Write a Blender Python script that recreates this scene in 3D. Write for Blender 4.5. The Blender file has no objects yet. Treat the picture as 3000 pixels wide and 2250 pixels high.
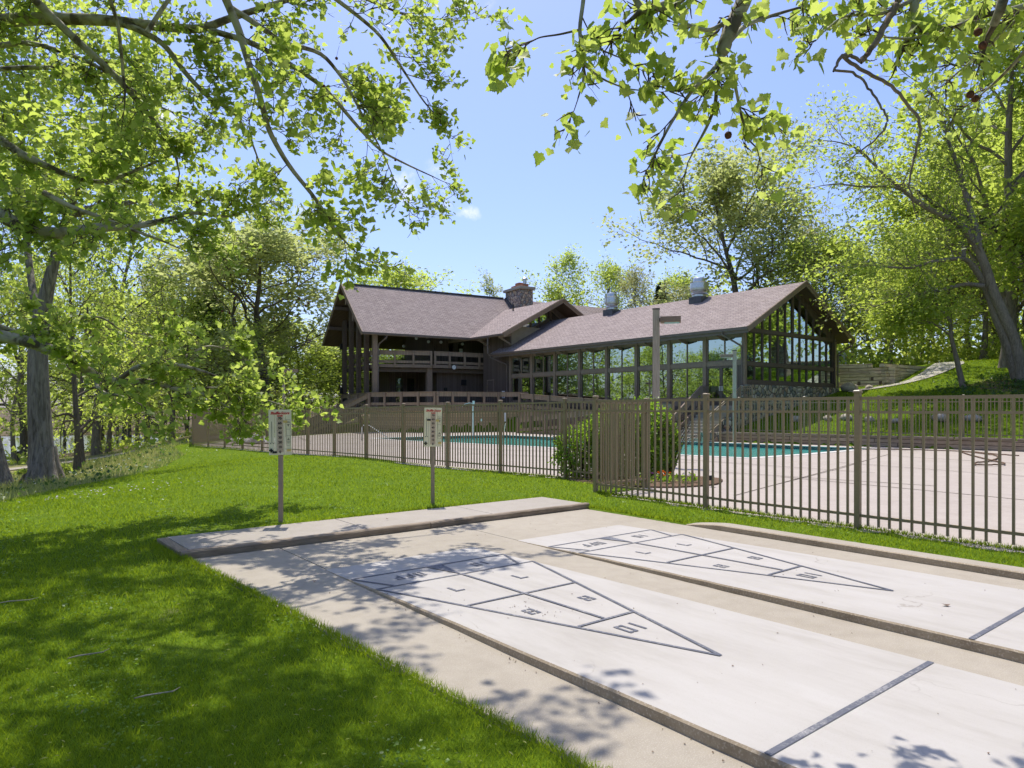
import bpy, math, random
import numpy as np
from mathutils import Vector, Matrix
R = math.radians
rng = np.random.default_rng(7)
random.seed(7)
scene = bpy.context.scene
COL = scene.collection

# ------------------------------------------------------------------ frames
HC = 1.62                      # eye height
A_W = math.atan2(0.619, 0.785) # yaw of the courts, fences and the glazed wing
A_H = math.atan2(0.502, 0.865) # yaw of the hall
CW, SW = math.cos(A_W), math.sin(A_W)
HALL_O = (-10.9, 49.65)
def WP(v, u, z=0.0):           # court/wing frame (across, along) -> world
    return (v*CW - u*SW, v*SW + u*CW, z)
def HP(s, t, z=0.0):
    c, k = math.cos(A_H), math.sin(A_H)
    return (HALL_O[0] + s*c - t*k, HALL_O[1] + s*k + t*c, z)
FW = Matrix.Rotation(A_W, 4, 'Z')
FH = Matrix.Translation((HALL_O[0], HALL_O[1], 0)) @ Matrix.Rotation(A_H, 4, 'Z')
FI = Matrix.Identity(4)

# ------------------------------------------------------------------ object helpers
def tag(o, label=None, cat=None, group=None, kind=None):
    if label: o['label'] = label
    if cat: o['category'] = cat
    if group: o['group'] = group
    if kind: o['kind'] = kind
    return o
def empty(name, loc, label, cat, group=None, rz=0.0):
    o = bpy.data.objects.new(name, None); COL.objects.link(o)
    o.location = loc; o.rotation_euler = (0, 0, rz); o.empty_display_size = 0.2
    return tag(o, label, cat, group)
def mat_of(o):
    return Matrix.Translation(o.location) @ o.rotation_euler.to_matrix().to_4x4()
WORLD = {}
def link(name, me, frame=FI, parent=None):
    o = bpy.data.objects.new(name, me); COL.objects.link(o)
    o.matrix_basis = frame
    if parent is not None:
        o.parent = parent
        if parent.parent is None:
            o.matrix_parent_inverse = parent.matrix_basis.inverted() if parent.type != 'EMPTY' else mat_of(parent).inverted()
        else:
            o.matrix_parent_inverse = WORLD[parent.name].inverted()
    WORLD[o.name] = frame.copy()
    return o
def np_mesh(name, verts, faces, mats=(), smooth=False):
    """verts (N,3); faces: array (M,k) or list of such arrays"""
    me = bpy.data.meshes.new(name)
    verts = np.asarray(verts, dtype=np.float32)
    if not isinstance(faces, list): faces = [faces]
    faces = [np.asarray(f, dtype=np.int32) for f in faces if len(f)]
    me.vertices.add(len(verts)); me.vertices.foreach_set('co', verts.ravel())
    loops = np.concatenate([f.ravel() for f in faces])
    sizes = np.concatenate([np.full(len(f), f.shape[1], dtype=np.int32) for f in faces])
    starts = np.concatenate([[0], np.cumsum(sizes)[:-1]]).astype(np.int32)
    me.loops.add(len(loops)); me.loops.foreach_set('vertex_index', loops)
    me.polygons.add(len(sizes)); me.polygons.foreach_set('loop_start', starts)
    try: me.polygons.foreach_set('loop_total', sizes)
    except Exception: pass
    if smooth: me.polygons.foreach_set('use_smooth', np.ones(len(sizes), dtype=bool))
    for m in mats: me.materials.append(m)
    me.update(calc_edges=True); me.validate()
    return me

class MB:
    """collects shapes and links them as ONE mesh object"""
    def __init__(s): s.v = []; s.f = []; s.m = []; s.mi = 0
    def add(s, vs, fs):
        n = len(s.v); s.v += [tuple(p) for p in vs]
        for f in fs: s.f.append([i+n for i in f]); s.m.append(s.mi)
        return s
    def box(s, x0, x1, y0, y1, z0, z1):
        x0, x1 = min(x0, x1), max(x0, x1); y0, y1 = min(y0, y1), max(y0, y1); z0, z1 = min(z0, z1), max(z0, z1)
        return s.add([(x0,y0,z0),(x1,y0,z0),(x1,y1,z0),(x0,y1,z0),(x0,y0,z1),(x1,y0,z1),(x1,y1,z1),(x0,y1,z1)],
              [(3,2,1,0),(4,5,6,7),(0,1,5,4),(1,2,6,5),(2,3,7,6),(3,0,4,7)])
    def bar(s, p, q, w, h, up=(0,0,1)):
        """box from p to q, w across, h along up (centred)"""
        p = Vector(p); q = Vector(q); d = (q-p)
        if d.length < 1e-6: return s
        dn = d.normalized(); u = Vector(up)
        x = dn.cross(u)
        if x.length < 1e-5: x = dn.cross(Vector((1,0,0)))
        x.normalize(); u = x.cross(dn).normalized()
        x = x*(w/2); u = u*(h/2)
        return s.add([p-x-u, p+x-u, p+x+u, p-x+u, q-x-u, q+x-u, q+x+u, q-x+u],
              [(0,1,2,3),(7,6,5,4),(4,5,1,0),(5,6,2,1),(6,7,3,2),(7,4,0,3)])
    def prism(s, pts, z0, z1):
        """pts ccw polygon [(x,y)], z0/z1 numbers or lists"""
        n = len(pts)
        a = z0 if isinstance(z0, (list, tuple)) else [z0]*n
        b = z1 if isinstance(z1, (list, tuple)) else [z1]*n
        vs = [(p[0],p[1],a[i]) for i, p in enumerate(pts)] + [(p[0],p[1],b[i]) for i, p in enumerate(pts)]
        return s.add(vs, [list(range(n))[::-1], list(range(n, 2*n))] + [(i,(i+1)%n,(i+1)%n+n,i+n) for i in range(n)])
    def extrude(s, pts3, off):
        """planar polygon (3d) extruded by vector off"""
        n = len(pts3); o = Vector(off)
        vs = [Vector(p) for p in pts3] + [Vector(p)+o for p in pts3]
        return s.add(vs, [list(range(n))[::-1], list(range(n,2*n))] + [(i,(i+1)%n,(i+1)%n+n,i+n) for i in range(n)])
    def tube(s, pts, rad, n=8, cap=True):
        pts = [Vector(p) for p in pts]; m = len(pts)
        rs = rad if isinstance(rad, (list, tuple, np.ndarray)) else [rad]*m
        vs = []; prev = None
        for i, p in enumerate(pts):
            d = (pts[min(i+1,m-1)] - pts[max(i-1,0)]).normalized()
            if prev is None:
                a = d.cross(Vector((0,0,1)))
                if a.length < 1e-3: a = d.cross(Vector((1,0,0)))
            else:
                a = prev - d*prev.dot(d)
            a.normalize(); b = d.cross(a); prev = a
            for k in range(n):
                t = 2*math.pi*k/n
                vs.append(p + a*(rs[i]*math.cos(t)) + b*(rs[i]*math.sin(t)))
        fs = [(i*n+k, i*n+(k+1)%n, (i+1)*n+(k+1)%n, (i+1)*n+k) for i in range(m-1) for k in range(n)]
        if cap: fs += [list(range(n))[::-1], list(range((m-1)*n, m*n))]
        return s.add(vs, fs)
    def lathe(s, prof, c=(0,0,0), n=16):
        vs = []
        for r, z in prof:
            for k in range(n):
                t = 2*math.pi*k/n; vs.append((c[0]+r*math.cos(t), c[1]+r*math.sin(t), c[2]+z))
        m = len(prof)
        fs = [(i*n+k, i*n+(k+1)%n, (i+1)*n+(k+1)%n, (i+1)*n+k) for i in range(m-1) for k in range(n)]
        return s.add(vs, fs + [list(range(n))[::-1], list(range((m-1)*n, m*n))])
    def ball(s, c, r, nu=10, nv=7, sq=(1,1,1), jit=0.0):
        prof = [(math.sin(math.pi*i/nv), -math.cos(math.pi*i/nv)) for i in range(nv+1)]
        vs = []
        for a, z in prof:
            for k in range(nu):
                t = 2*math.pi*k/nu; j = 1 + random.uniform(-jit, jit)
                vs.append((c[0]+r*sq[0]*a*math.cos(t)*j, c[1]+r*sq[1]*a*math.sin(t)*j, c[2]+r*sq[2]*z*j))
        fs = [(i*nu+k, i*nu+(k+1)%nu, (i+1)*nu+(k+1)%nu, (i+1)*nu+k) for i in range(nv) for k in range(nu)]
        return s.add(vs, fs)
    def mesh(s, name, mats, smooth=False):
        me = bpy.data.meshes.new(name); me.from_pydata([tuple(p) for p in s.v], [], s.f)
        for m in (mats if isinstance(mats, (list, tuple)) else [mats]): me.materials.append(m)
        if any(s.m): me.polygons.foreach_set('material_index', s.m)
        if smooth: me.polygons.foreach_set('use_smooth', [True]*len(me.polygons))
        me.update(); return me
    def build(s, name, mats, frame=FI, parent=None, smooth=False, bevel=0.0):
        o = link(name, s.mesh(name, mats, smooth), frame, parent)
        if bevel:
            b = o.modifiers.new('bevel', 'BEVEL'); b.width = bevel; b.segments = 2; b.limit_method = 'ANGLE'
        return o

# ------------------------------------------------------------------ material helpers
class NT:
    def __init__(s, name):
        s.m = bpy.data.materials.new(name); s.m.use_nodes = True
        s.t = s.m.node_tree; s.b = s.t.nodes['Principled BSDF']; s.out = s.t.nodes['Material Output']
    def n(s, typ, **kw):
        nd = s.t.nodes.new(typ)
        for k, v in kw.items(): setattr(nd, k, v)
        return nd
    def l(s, a, b): s.t.links.new(a, b)
    def coord(s, out='Object', scale=(1,1,1)):
        c = s.n('ShaderNodeTexCoord'); mp = s.n('ShaderNodeMapping'); mp.inputs['Scale'].default_value = scale
        s.l(c.outputs[out], mp.inputs['Vector']); return mp.outputs['Vector']
    def noise(s, scale, detail=4, rough=0.55, vec=None, dist=0.0):
        nd = s.n('ShaderNodeTexNoise'); nd.inputs['Scale'].default_value = scale
        nd.inputs['Detail'].default_value = detail; nd.inputs['Roughness'].default_value = rough; nd.inputs['Distortion'].default_value = dist
        s.l(vec if vec is not None else s.coord(), nd.inputs['Vector']); return nd.outputs['Fac']
    def ramp(s, fac, stops, interp='LINEAR'):
        r = s.n('ShaderNodeValToRGB'); r.color_ramp.interpolation = interp; e = r.color_ramp.elements
        while len(e) < len(stops): e.new(0.5)
        for i, (p, c) in enumerate(stops):
            e[i].position = p; e[i].color = (c[0], c[1], c[2], 1) if isinstance(c, (tuple, list)) else (c, c, c, 1)
        s.l(fac, r.inputs['Fac']); return r.outputs['Color']
    def mix(s, fac, a, b, mode='MIX'):
        m = s.n('ShaderNodeMix'); m.data_type = 'RGBA'; m.blend_type = mode
        for sock, v in ((m.inputs[0], fac), (m.inputs[6], a), (m.inputs[7], b)):
            if isinstance(v, (int, float)): sock.default_value = v if sock.type == 'VALUE' else (v, v, v, 1)
            elif isinstance(v, (tuple, list)): sock.default_value = (v[0], v[1], v[2], 1)
            else: s.l(v, sock)
        return m.outputs[2]
    def math(s, op, a, b=0.0):
        m = s.n('ShaderNodeMath'); m.operation = op
        for i, v in enumerate((a, b)):
            if isinstance(v, (int, float)): m.inputs[i].default_value = v
            else: s.l(v, m.inputs[i])
        return m.outputs[0]
    def bump(s, h, strength=0.3, dist=0.02):
        b = s.n('ShaderNodeBump'); b.inputs['Strength'].default_value = strength; b.inputs['Distance'].default_value = dist
        s.l(h, b.inputs['Height']); s.l(b.outputs['Normal'], s.b.inputs['Normal'])
    def col(s, c):
        if isinstance(c, (tuple, list)): s.b.inputs['Base Color'].default_value = (*c, 1)
        else: s.l(c, s.b.inputs['Base Color'])
    def set(s, rough=0.6, metal=0.0, spec=0.5):
        s.b.inputs['Roughness'].default_value = rough; s.b.inputs['Metallic'].default_value = metal
        s.b.inputs['Specular IOR Level'].default_value = spec
        return s.m

def noisy(name, c0, c1, scale=4.0, rough=0.7, spec=0.3, metal=0.0, bump=0.0, stretch=(1,1,1), detail=5, lo=0.3, hi=0.7, bd=0.01):
    t = NT(name); f = t.noise(scale, detail, 0.6, t.coord(scale=stretch))
    t.col(t.ramp(f, [(lo, c0), (hi, c1)]))
    if bump: t.bump(f, bump, bd)
    return t.set(rough, metal, spec)

M = {}
def concrete(name, base, dark, spk, stain=0.5, speck=140.0, joint=None):
    t = NT(name)
    big = t.noise(0.55, 5, 0.62); mid = t.noise(5.0, 6, 0.65); fine = t.noise(speck, 2, 0.6)
    c = t.ramp(big, [(0.32, dark), (0.66, base)])
    c = t.mix(0.5, c, t.ramp(mid, [(0.3, dark), (0.6, base)]))
    c = t.mix(t.ramp(fine, [(0.52, 0.0), (0.72, 0.55)]), c, spk)
    c = t.mix(t.ramp(t.noise(speck*0.45, 2, .6), [(0.3, 0.35), (0.42, 0.0)]), c, dark)
    t.col(c); t.bump(t.mix(0.5, fine, mid), 0.25, 0.004)
    return t.set(0.85, 0, 0.25)
M['walk'] = concrete('walkway_concrete', (0.375,0.33,0.265), (0.29,0.25,0.195), (0.54,0.49,0.41))
M['plat'] = concrete('platform_concrete', (0.36,0.32,0.275), (0.29,0.255,0.21), (0.49,0.45,0.41))
def worn_court():
    t = NT('worn_white_court'); big = t.noise(.7, 5, .65); st = t.noise(2.2, 6, .7, t.coord(scale=(1.6,.35,1))); fine = t.noise(170, 2, .6); mid = t.noise(9, 6, .7)
    c = t.ramp(big, [(.3, (0.37,0.34,0.305)), (.62, (0.44,0.41,0.375))]); c = t.mix(.55, c, t.ramp(st, [(.34, (0.35,0.32,0.28)), (.5, (0.43,0.40,0.365)), (.7, (0.475,0.45,0.42))]))
    c = t.mix(t.ramp(mid, [(.60, 0.0), (.78, .3)]), c, (0.36,0.32,0.27)); c = t.mix(t.ramp(fine, [(.28, .5), (.42, 0.0)]), c, (0.34,0.30,0.255))
    v = t.n('ShaderNodeTexVoronoi', feature='DISTANCE_TO_EDGE'); v.inputs['Scale'].default_value = .55; nn = t.n('ShaderNodeTexNoise'); nn.inputs['Scale'].default_value = 2.5; nn.inputs['Detail'].default_value = 5; t.l(t.coord(), nn.inputs['Vector'])
    ad = t.n('ShaderNodeVectorMath', operation='MULTIPLY_ADD'); t.l(nn.outputs['Color'], ad.inputs[0]); ad.inputs[1].default_value = (.5,.5,.5); t.l(t.coord(), ad.inputs[2]); t.l(ad.outputs[0], v.inputs['Vector'])
    cr = t.math('MULTIPLY', t.ramp(v.outputs['Distance'], [(.0, 1.0), (.0045, 0.0)]), t.ramp(big, [(.5, 0.0), (.6, .7)])); c = t.mix(cr, c, (0.24,0.21,0.175))
    t.col(c); t.bump(t.mix(.5, fine, mid), .2, .004); return t.set(.8, 0, .3)
M['edge'] = concrete('slab_edge_aggregate', (0.42,0.335,0.235), (0.24,0.185,0.12), (0.62,0.54,0.43), speck=70)
M['court'] = worn_court()
M['deckc'] = concrete('pool_deck_concrete', (0.42,0.365,0.32), (0.33,0.28,0.24), (0.50,0.445,0.405), speck=60)
M['step'] = concrete('stair_concrete', (0.38,0.34,0.28), (0.24,0.21,0.165), (0.5,0.46,0.4), speck=50)
def paint():
    t = NT('court_line_paint'); f = t.noise(45, 6, 0.75); k = t.noise(3, 4, .6); f = t.math('ADD', t.math('MULTIPLY', f, .7), t.math('MULTIPLY', k, .3)); c = t.mix(t.ramp(f, [(0.50, 0.0), (0.66, 0.75)]), (0.105,0.11,0.135), (0.42,0.40,0.38))
    t.col(c); return t.set(0.75, 0, 0.3)
M['paint'] = paint()
M['joint'] = noisy('joint_dark', (0.05,0.04,0.03), (0.12,0.09,0.06), 20)

def wood(name, c0, c1, grain=(1,1,1), scale=8, rough=0.75, bump=0.3):
    t = NT(name); v = t.coord(scale=grain)
    f = t.noise(scale, 6, 0.65, v, 0.4); k = t.noise(1.3, 3, 0.5)
    c = t.mix(0.35, t.ramp(f, [(0.3, c0), (0.68, c1)]), t.ramp(k, [(0.3, c0), (0.7, c1)]))
    t.col(c); t.bump(f, bump, 0.006); return t.set(rough, 0, 0.25)
M['timber'] = wood('weathered_timber', (0.12,0.085,0.055), (0.36,0.29,0.215), (1.5,14,14), 3)
M['timber_end'] = wood('weathered_timber_grain', (0.12,0.085,0.055), (0.36,0.29,0.215), (14,1.5,14), 3)
M['pole'] = wood('weathered_pole', (0.27,0.22,0.165), (0.54,0.46,0.37), (16,16,1.0), 3)
M['post'] = wood('sign_post_wood', (0.24,0.18,0.13), (0.42,0.335,0.25), (18,18,1.2), 3)
def boards(name, c0, c1, axis, width=0.14, groove=0.35, scale=6, rough=0.7, grain=None):
    """boards of one width: axis 0/1 = vertical boards counted along local x+y, 2 = horizontal boards counted along z"""
    t = NT(name); c = t.n('ShaderNodeTexCoord'); sp = t.n('ShaderNodeSeparateXYZ'); t.l(c.outputs['Object'], sp.inputs[0])
    a = sp.outputs['Z'] if axis == 2 else t.math('ADD', sp.outputs['X'], sp.outputs['Y'])
    q = t.math('DIVIDE', a, width); fr = t.math('FRACT', q); fl = t.math('FLOOR', q)
    wn = t.n('ShaderNodeTexWhiteNoise', noise_dimensions='1D'); t.l(fl, wn.inputs['W'])
    g = grain or ((3,3,.4) if axis != 2 else (.5,.5,6))
    f = t.noise(scale, 5, 0.65, t.coord(scale=g))
    col = t.mix(t.math('ADD', t.math('MULTIPLY', wn.outputs['Value'], 0.5), t.math('MULTIPLY', f, 0.5)), c0, c1)
    line = t.math('GREATER_THAN', t.math('ABSOLUTE', t.math('SUBTRACT', fr, 0.5)), 0.44)
    t.col(t.mix(t.math('MULTIPLY', line, groove), col, (c0[0]*.25, c0[1]*.25, c0[2]*.25)))
    t.bump(t.math('SUBTRACT', f, t.math('MULTIPLY', line, 2.0)), 0.3, 0.01)
    return t.set(rough, 0, 0.25)
DK0, DK1 = (0.095,0.068,0.055), (0.165,0.125,0.103)
M['siding'] = boards('dark_siding', DK0, DK1, 0, 0.15, 0.8)
M['darkwood'] = wood('dark_stained_wood', DK0, DK1, (2,2,2), 5)
M['soffit'] = boards('dark_soffit_boards', (0.10,0.066,0.048), (0.16,0.108,0.08), 0, 0.13, 0.5)
M['trim'] = wood('brown_trim_wood', (0.20,0.145,0.108), (0.30,0.222,0.168), (2,2,2), 5)
M['rail'] = boards('railing_boards', (0.24,0.17,0.12), (0.36,0.265,0.19), 0, 0.12, 0.75)
M['railpost'] = wood('railing_post_wood', (0.21,0.15,0.108), (0.30,0.22,0.16), (6,6,1), 4)
M['gutter'] = noisy('gutter_brown', (0.12,0.088,0.075), (0.16,0.12,0.10), 3, 0.45, 0.5)
M['skirt'] = boards('log_skirting', (0.34,0.23,0.13), (0.56,0.41,0.25), 2, 0.2, 0.8)
def timber_wall(name, c0, c1, h=0.2, L=2.2):
    t = NT(name); c = t.n('ShaderNodeTexCoord'); sp = t.n('ShaderNodeSeparateXYZ'); t.l(c.outputs['Object'], sp.inputs[0])
    cb = t.n('ShaderNodeCombineXYZ'); t.l(t.math('ADD', sp.outputs['X'], sp.outputs['Y']), cb.inputs[0]); t.l(sp.outputs['Z'], cb.inputs[1])
    b = t.n('ShaderNodeTexBrick'); t.l(cb.outputs[0], b.inputs['Vector']); b.inputs['Scale'].default_value = 1
    b.inputs['Brick Width'].default_value = L; b.inputs['Row Height'].default_value = h; b.inputs['Mortar Size'].default_value = 0.012
    b.inputs['Color1'].default_value = (*c0, 1); b.inputs['Color2'].default_value = (*c1, 1); b.inputs['Mortar'].default_value = (c0[0]*.22, c0[1]*.2, c0[2]*.18, 1)
    b.inputs['Bias'].default_value = 0.0
    f = t.noise(3, 6, 0.65, t.coord(scale=(1,1,7)))
    t.col(t.mix(0.8, b.outputs['Color'], t.ramp(f, [(0.3, (.45,.42,.4)), (0.65, (1.1,1.08,1.05))]), 'MULTIPLY'))
    t.bump(t.math('SUBTRACT', f, t.math('MULTIPLY', b.outputs['Fac'], 2)), .4, .015); return t.set(0.85, 0, 0.2)
M['twall'] = timber_wall('grey_timber_wall', (0.56,0.47,0.36), (0.74,0.65,0.53))
M['twall_low'] = timber_wall('brown_timber_wall', (0.30,0.225,0.155), (0.44,0.35,0.26), 0.17, 1.8)
def fencemat():
    t = NT('bronze_fence_paint'); f = t.noise(30, 4, .6); t.col(t.ramp(f, [(0.3, (0.255,0.185,0.108)), (0.7, (0.305,0.225,0.135))]))
    return t.set(0.42, 0.0, 0.5)
M['fence'] = fencemat()
def shingles():
    t = NT('brown_roof_shingles'); uv = t.n('ShaderNodeUVMap'); 
    b = t.n('ShaderNodeTexBrick'); t.l(uv.outputs['UV'], b.inputs['Vector']); b.inputs['Scale'].default_value = 1
    b.offset = 0.37; b.inputs['Brick Width'].default_value = 0.34; b.inputs['Row Height'].default_value = 0.145; b.inputs['Mortar Size'].default_value = 0.012
    b.inputs['Color1'].default_value = (0.28,0.225,0.205,1); b.inputs['Color2'].default_value = (0.375,0.312,0.284,1); b.inputs['Mortar'].default_value = (0.10,0.078,0.082,1)
    w = t.noise(1.1, 5, 0.6); g = t.noise(90, 2, .6)
    c = t.mix(0.5, b.outputs['Color'], t.ramp(w, [(0.3, (.88,.87,.88)), (0.7, (1.10,1.09,1.08))]), 'MULTIPLY')
    c = t.mix(0.35, c, t.ramp(g, [(0.3, (.75,.75,.77)), (0.7, (1.2,1.18,1.16))]), 'MULTIPLY')
    t.col(c); t.bump(t.math('SUBTRACT', g, b.outputs['Fac']), 0.5, 0.02); return t.set(0.9, 0, 0.2)
M['shingle'] = shingles()
def stones(name, scale, cols, dark):
    t = NT(name); v = t.coord(); n = t.n('ShaderNodeTexNoise'); n.inputs['Scale'].default_value = 2.2; t.l(v, n.inputs['Vector'])
    ad = t.n('ShaderNodeVectorMath', operation='MULTIPLY_ADD'); t.l(n.outputs['Color'], ad.inputs[0]); ad.inputs[1].default_value = (.16,.16,.16); t.l(v, ad.inputs[2])
    a = t.n('ShaderNodeTexVoronoi'); a.inputs['Scale'].default_value = scale; t.l(ad.outputs[0], a.inputs['Vector'])
    e = t.n('ShaderNodeTexVoronoi', feature='DISTANCE_TO_EDGE'); e.inputs['Scale'].default_value = scale; t.l(ad.outputs[0], e.inputs['Vector'])
    sp = t.n('ShaderNodeSeparateColor'); t.l(a.outputs['Color'], sp.inputs[0])
    k = len(cols); c = t.ramp(sp.outputs[0], [(i/k, cc) for i, cc in enumerate(cols)], 'CONSTANT')
    f = t.noise(14, 4, .6); c = t.mix(.5, c, t.ramp(f, [(.3, (.65,.65,.65)), (.7, (1.15,1.15,1.15))]), 'MULTIPLY')
    c = t.mix(t.ramp(e.outputs['Distance'], [(.02, 1.0), (.09, 0.0)]), c, dark)
    t.col(c); t.bump(t.ramp(e.outputs['Distance'], [(0, 0.0), (.3, 1.0)]), 1.0, 0.06); return t.set(.8, 0, .3)
SC = [(0.43,0.37,0.29),(0.25,0.24,0.215),(0.52,0.42,0.30),(0.36,0.29,0.225),(0.20,0.205,0.195),(0.56,0.49,0.40),(0.40,0.28,0.20)]
M['stone'] = stones('fieldstone_wall', 3.4, SC, (0.075,0.07,0.06))
M['stonec'] = stones('chimney_fieldstone', 3.4, [(0.52,0.43,0.34),(0.34,0.31,0.28),(0.60,0.46,0.35),(0.44,0.35,0.28),(0.28,0.27,0.26)], (0.12,0.07,0.06))
M['rock'] = noisy('grey_rock', (0.24,0.205,0.16), (0.52,0.46,0.38), 3.5, .85, .2, bump=.5, bd=.05)
M['terra'] = noisy('terracotta', (0.33,0.13,0.075), (0.45,0.19,0.115), 6, .8)
M['alu'] = noisy('galvanised_metal', (0.50,0.50,0.50), (0.68,0.68,0.67), 8, .32, .5, .9)
M['flash'] = noisy('dark_flashing', (0.045,0.05,0.06), (0.10,0.105,0.115), 5, .5, .5)
M['black'] = noisy('black_paint', (0.012,0.012,0.013), (0.03,0.03,0.032), 9, .4)
M['white'] = noisy('white_paint', (0.68,0.68,0.67), (0.80,0.80,0.79), 3, .4)
M['steel'] = noisy('polished_steel', (0.6,0.6,0.62), (0.75,0.75,0.77), 9, .15, .5, 1.0)
M['interior'] = noisy('interior_wall', (0.30,0.24,0.17), (0.40,0.33,0.25), 1.5, .8)
M['carpet'] = noisy('interior_floor', (0.10,0.085,0.065), (0.16,0.13,0.10), 2, .8)
M['cream'] = noisy('cream_sign_board', (0.78,0.70,0.46), (0.85,0.78,0.54), 3.0, .5)
M['pinkish'] = noisy('faded_pink_print', (0.58,0.43,0.30), (0.64,0.50,0.36), 8, .6)
M['red'] = noisy('red_print', (0.55,0.012,0.02), (0.66,0.025,0.035), 12, .5)
M['ink'] = noisy('dark_print', (0.012,0.012,0.015), (0.03,0.03,0.03), 10, .5)
M['faint'] = noisy('faded_print', (0.27,0.24,0.16), (0.33,0.30,0.2), 12, .6)
M['yellowp'] = noisy('yellow_plastic', (0.60,0.43,0.12), (0.68,0.52,0.18), 12, .4)
M['tarp'] = noisy('grey_tarpaulin', (0.36,0.33,0.32), (0.62,0.60,0.60), 5, .55, .4, bump=.8, bd=.05)
M['mulch'] = noisy('wood_mulch', (0.07,0.045,0.03), (0.24,0.16,0.11), 22, .95, .1, bump=1, bd=.03)
M['gravel'] = noisy('pale_gravel', (0.22,0.20,0.17), (0.62,0.58,0.52), 16, .9, .2, bump=1, bd=.05, detail=3)
M['pathm'] = noisy('path_asphalt', (0.26,0.225,0.185), (0.38,0.335,0.28), 3, .9, .2)
M['tile'] = noisy('pool_waterline_tile', (0.02,0.06,0.085), (0.04,0.12,0.15), 14, .3)
M['coping'] = concrete('pool_coping', (0.60,0.57,0.53), (0.5,0.47,0.43), (0.7,0.68,0.64), speck=50)

def glass(name, tint, refl):
    t = NT(name); t.t.nodes.remove(t.b)
    tr = t.n('ShaderNodeBsdfTransparent'); tr.inputs['Color'].default_value = (*tint, 1)
    gl = t.n('ShaderNodeBsdfGlossy'); gl.inputs['Roughness'].default_value = 0.012; gl.inputs['Color'].default_value = (.78,.92,.88,1)
    nb = t.noise(0.55, 2, .4); b = t.n('ShaderNodeBump'); b.inputs['Strength'].default_value = .06; b.inputs['Distance'].default_value = .05
    t.l(nb, b.inputs['Height']); t.l(b.outputs['Normal'], gl.inputs['Normal'])
    fr = t.n('ShaderNodeFresnel'); fr.inputs['IOR'].default_value = 1.5
    fac = t.math('MINIMUM', t.math('ADD', t.math('MULTIPLY', fr.outputs[0], 1.6), refl), 1.0)
    mx = t.n('ShaderNodeMixShader'); t.l(fac, mx.inputs[0]); t.l(tr.outputs[0], mx.inputs[1]); t.l(gl.outputs[0], mx.inputs[2])
    t.l(mx.outputs[0], t.out.inputs['Surface']); return t.m
M['glass'] = glass('window_glass', (.36,.44,.40), .50)
M['glassd'] = glass('porch_glass', (.45,.5,.48), .12)
def water(name, c0, c1, rough, bscale, bstr):
    t = NT(name); f = t.noise(0.25, 4, .6); t.col(t.ramp(f, [(.3, c0), (.7, c1)]))
    h = t.noise(bscale, 4, .6); t.bump(h, bstr, .05); t.b.inputs['IOR'].default_value = 1.33
    return t.set(rough, 0, .5)
M['pool'] = water('pool_water', (0.07,0.36,0.30), (0.12,0.45,0.37), .05, 2.2, .30)
M['lake'] = water('lake_water', (0.028,0.034,0.024), (0.05,0.055,0.038), .08, 1.3, .5)

def leaf(name, c0, c1, t0, t1, rough=.45, spec=.35, tw=.5):
    """two-sided leaf: diffuse + gloss + light passing through; hue varies from leaf to leaf"""
    t = NT(name); g = t.n('ShaderNodeNewGeometry'); n = t.noise(.35, 3, .5)
    f = t.math('ADD', t.math('MULTIPLY', g.outputs['Random Per Island'], .6), t.math('MULTIPLY', n, .4))
    t.col(t.mix(f, c0, c1)); t.set(rough, 0, spec)
    tl = t.n('ShaderNodeBsdfTranslucent'); t.l(t.mix(f, t0, t1), tl.inputs['Color'])
    mx = t.n('ShaderNodeMixShader'); mx.inputs[0].default_value = tw
    t.l(t.b.outputs[0], mx.inputs[1]); t.l(tl.outputs[0], mx.inputs[2]); t.l(mx.outputs[0], t.out.inputs['Surface'])
    return t.m
M['syc'] = leaf('sycamore_leaf', (0.10,0.155,0.025), (0.27,0.31,0.09), (0.36,0.54,0.03), (0.76,0.84,0.20), .5, .28, .57)
M['oakl'] = leaf('oak_leaf', (0.19,0.21,0.07), (0.35,0.36,0.16), (0.50,0.58,0.14), (0.70,0.74,0.32), .5, .35, .56)
M['mapl'] = leaf('maple_leaf', (0.14,0.185,0.032), (0.26,0.31,0.07), (0.52,0.66,0.07), (0.72,0.82,0.16), .45, .4, .60)
M['budl'] = leaf('budding_leaf', (0.20,0.21,0.075), (0.33,0.31,0.15), (0.42,0.45,0.13), (0.58,0.58,0.26), .5, .3, .45)
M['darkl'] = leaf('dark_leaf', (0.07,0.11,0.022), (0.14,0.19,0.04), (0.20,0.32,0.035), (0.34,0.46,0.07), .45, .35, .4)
M['spruce'] = leaf('spruce_needle', (0.015,0.035,0.016), (0.035,0.06,0.025), (0.02,0.05,0.015), (0.04,0.07,0.02), .6, .2, .25)
M['bushl'] = leaf('shrub_leaf', (0.085,0.16,0.022), (0.16,0.26,0.04), (0.28,0.48,0.02), (0.46,0.66,0.06), .4, .45, .5)
M['grassb'] = leaf('grass_blade', (0.105,0.165,0.006), (0.19,0.265,0.016), (0.32,0.46,0.012), (0.48,0.60,0.03), .5, .3, .45)
M['meadow'] = leaf('meadow_blade', (0.15,0.20,0.04), (0.40,0.37,0.16), (0.34,0.44,0.07), (0.56,0.55,0.22), .55, .3, .45)
M['groundcover'] = leaf('ground_ivy', (0.03,0.07,0.014), (0.07,0.125,0.03), (0.08,0.18,0.02), (0.18,0.30,0.05), .45, .4, .4)
for k, c in dict(orange=(.75,.20,.02), crimson=(.45,.02,.08), violet=(.30,.06,.30), lilac=(.62,.55,.70), buttery=(.75,.62,.12)).items():
    M['fl_'+k] = leaf('petal_'+k, c, tuple(min(1, x*1.2+.02) for x in c), c, c, .6, .2, .3)
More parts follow.
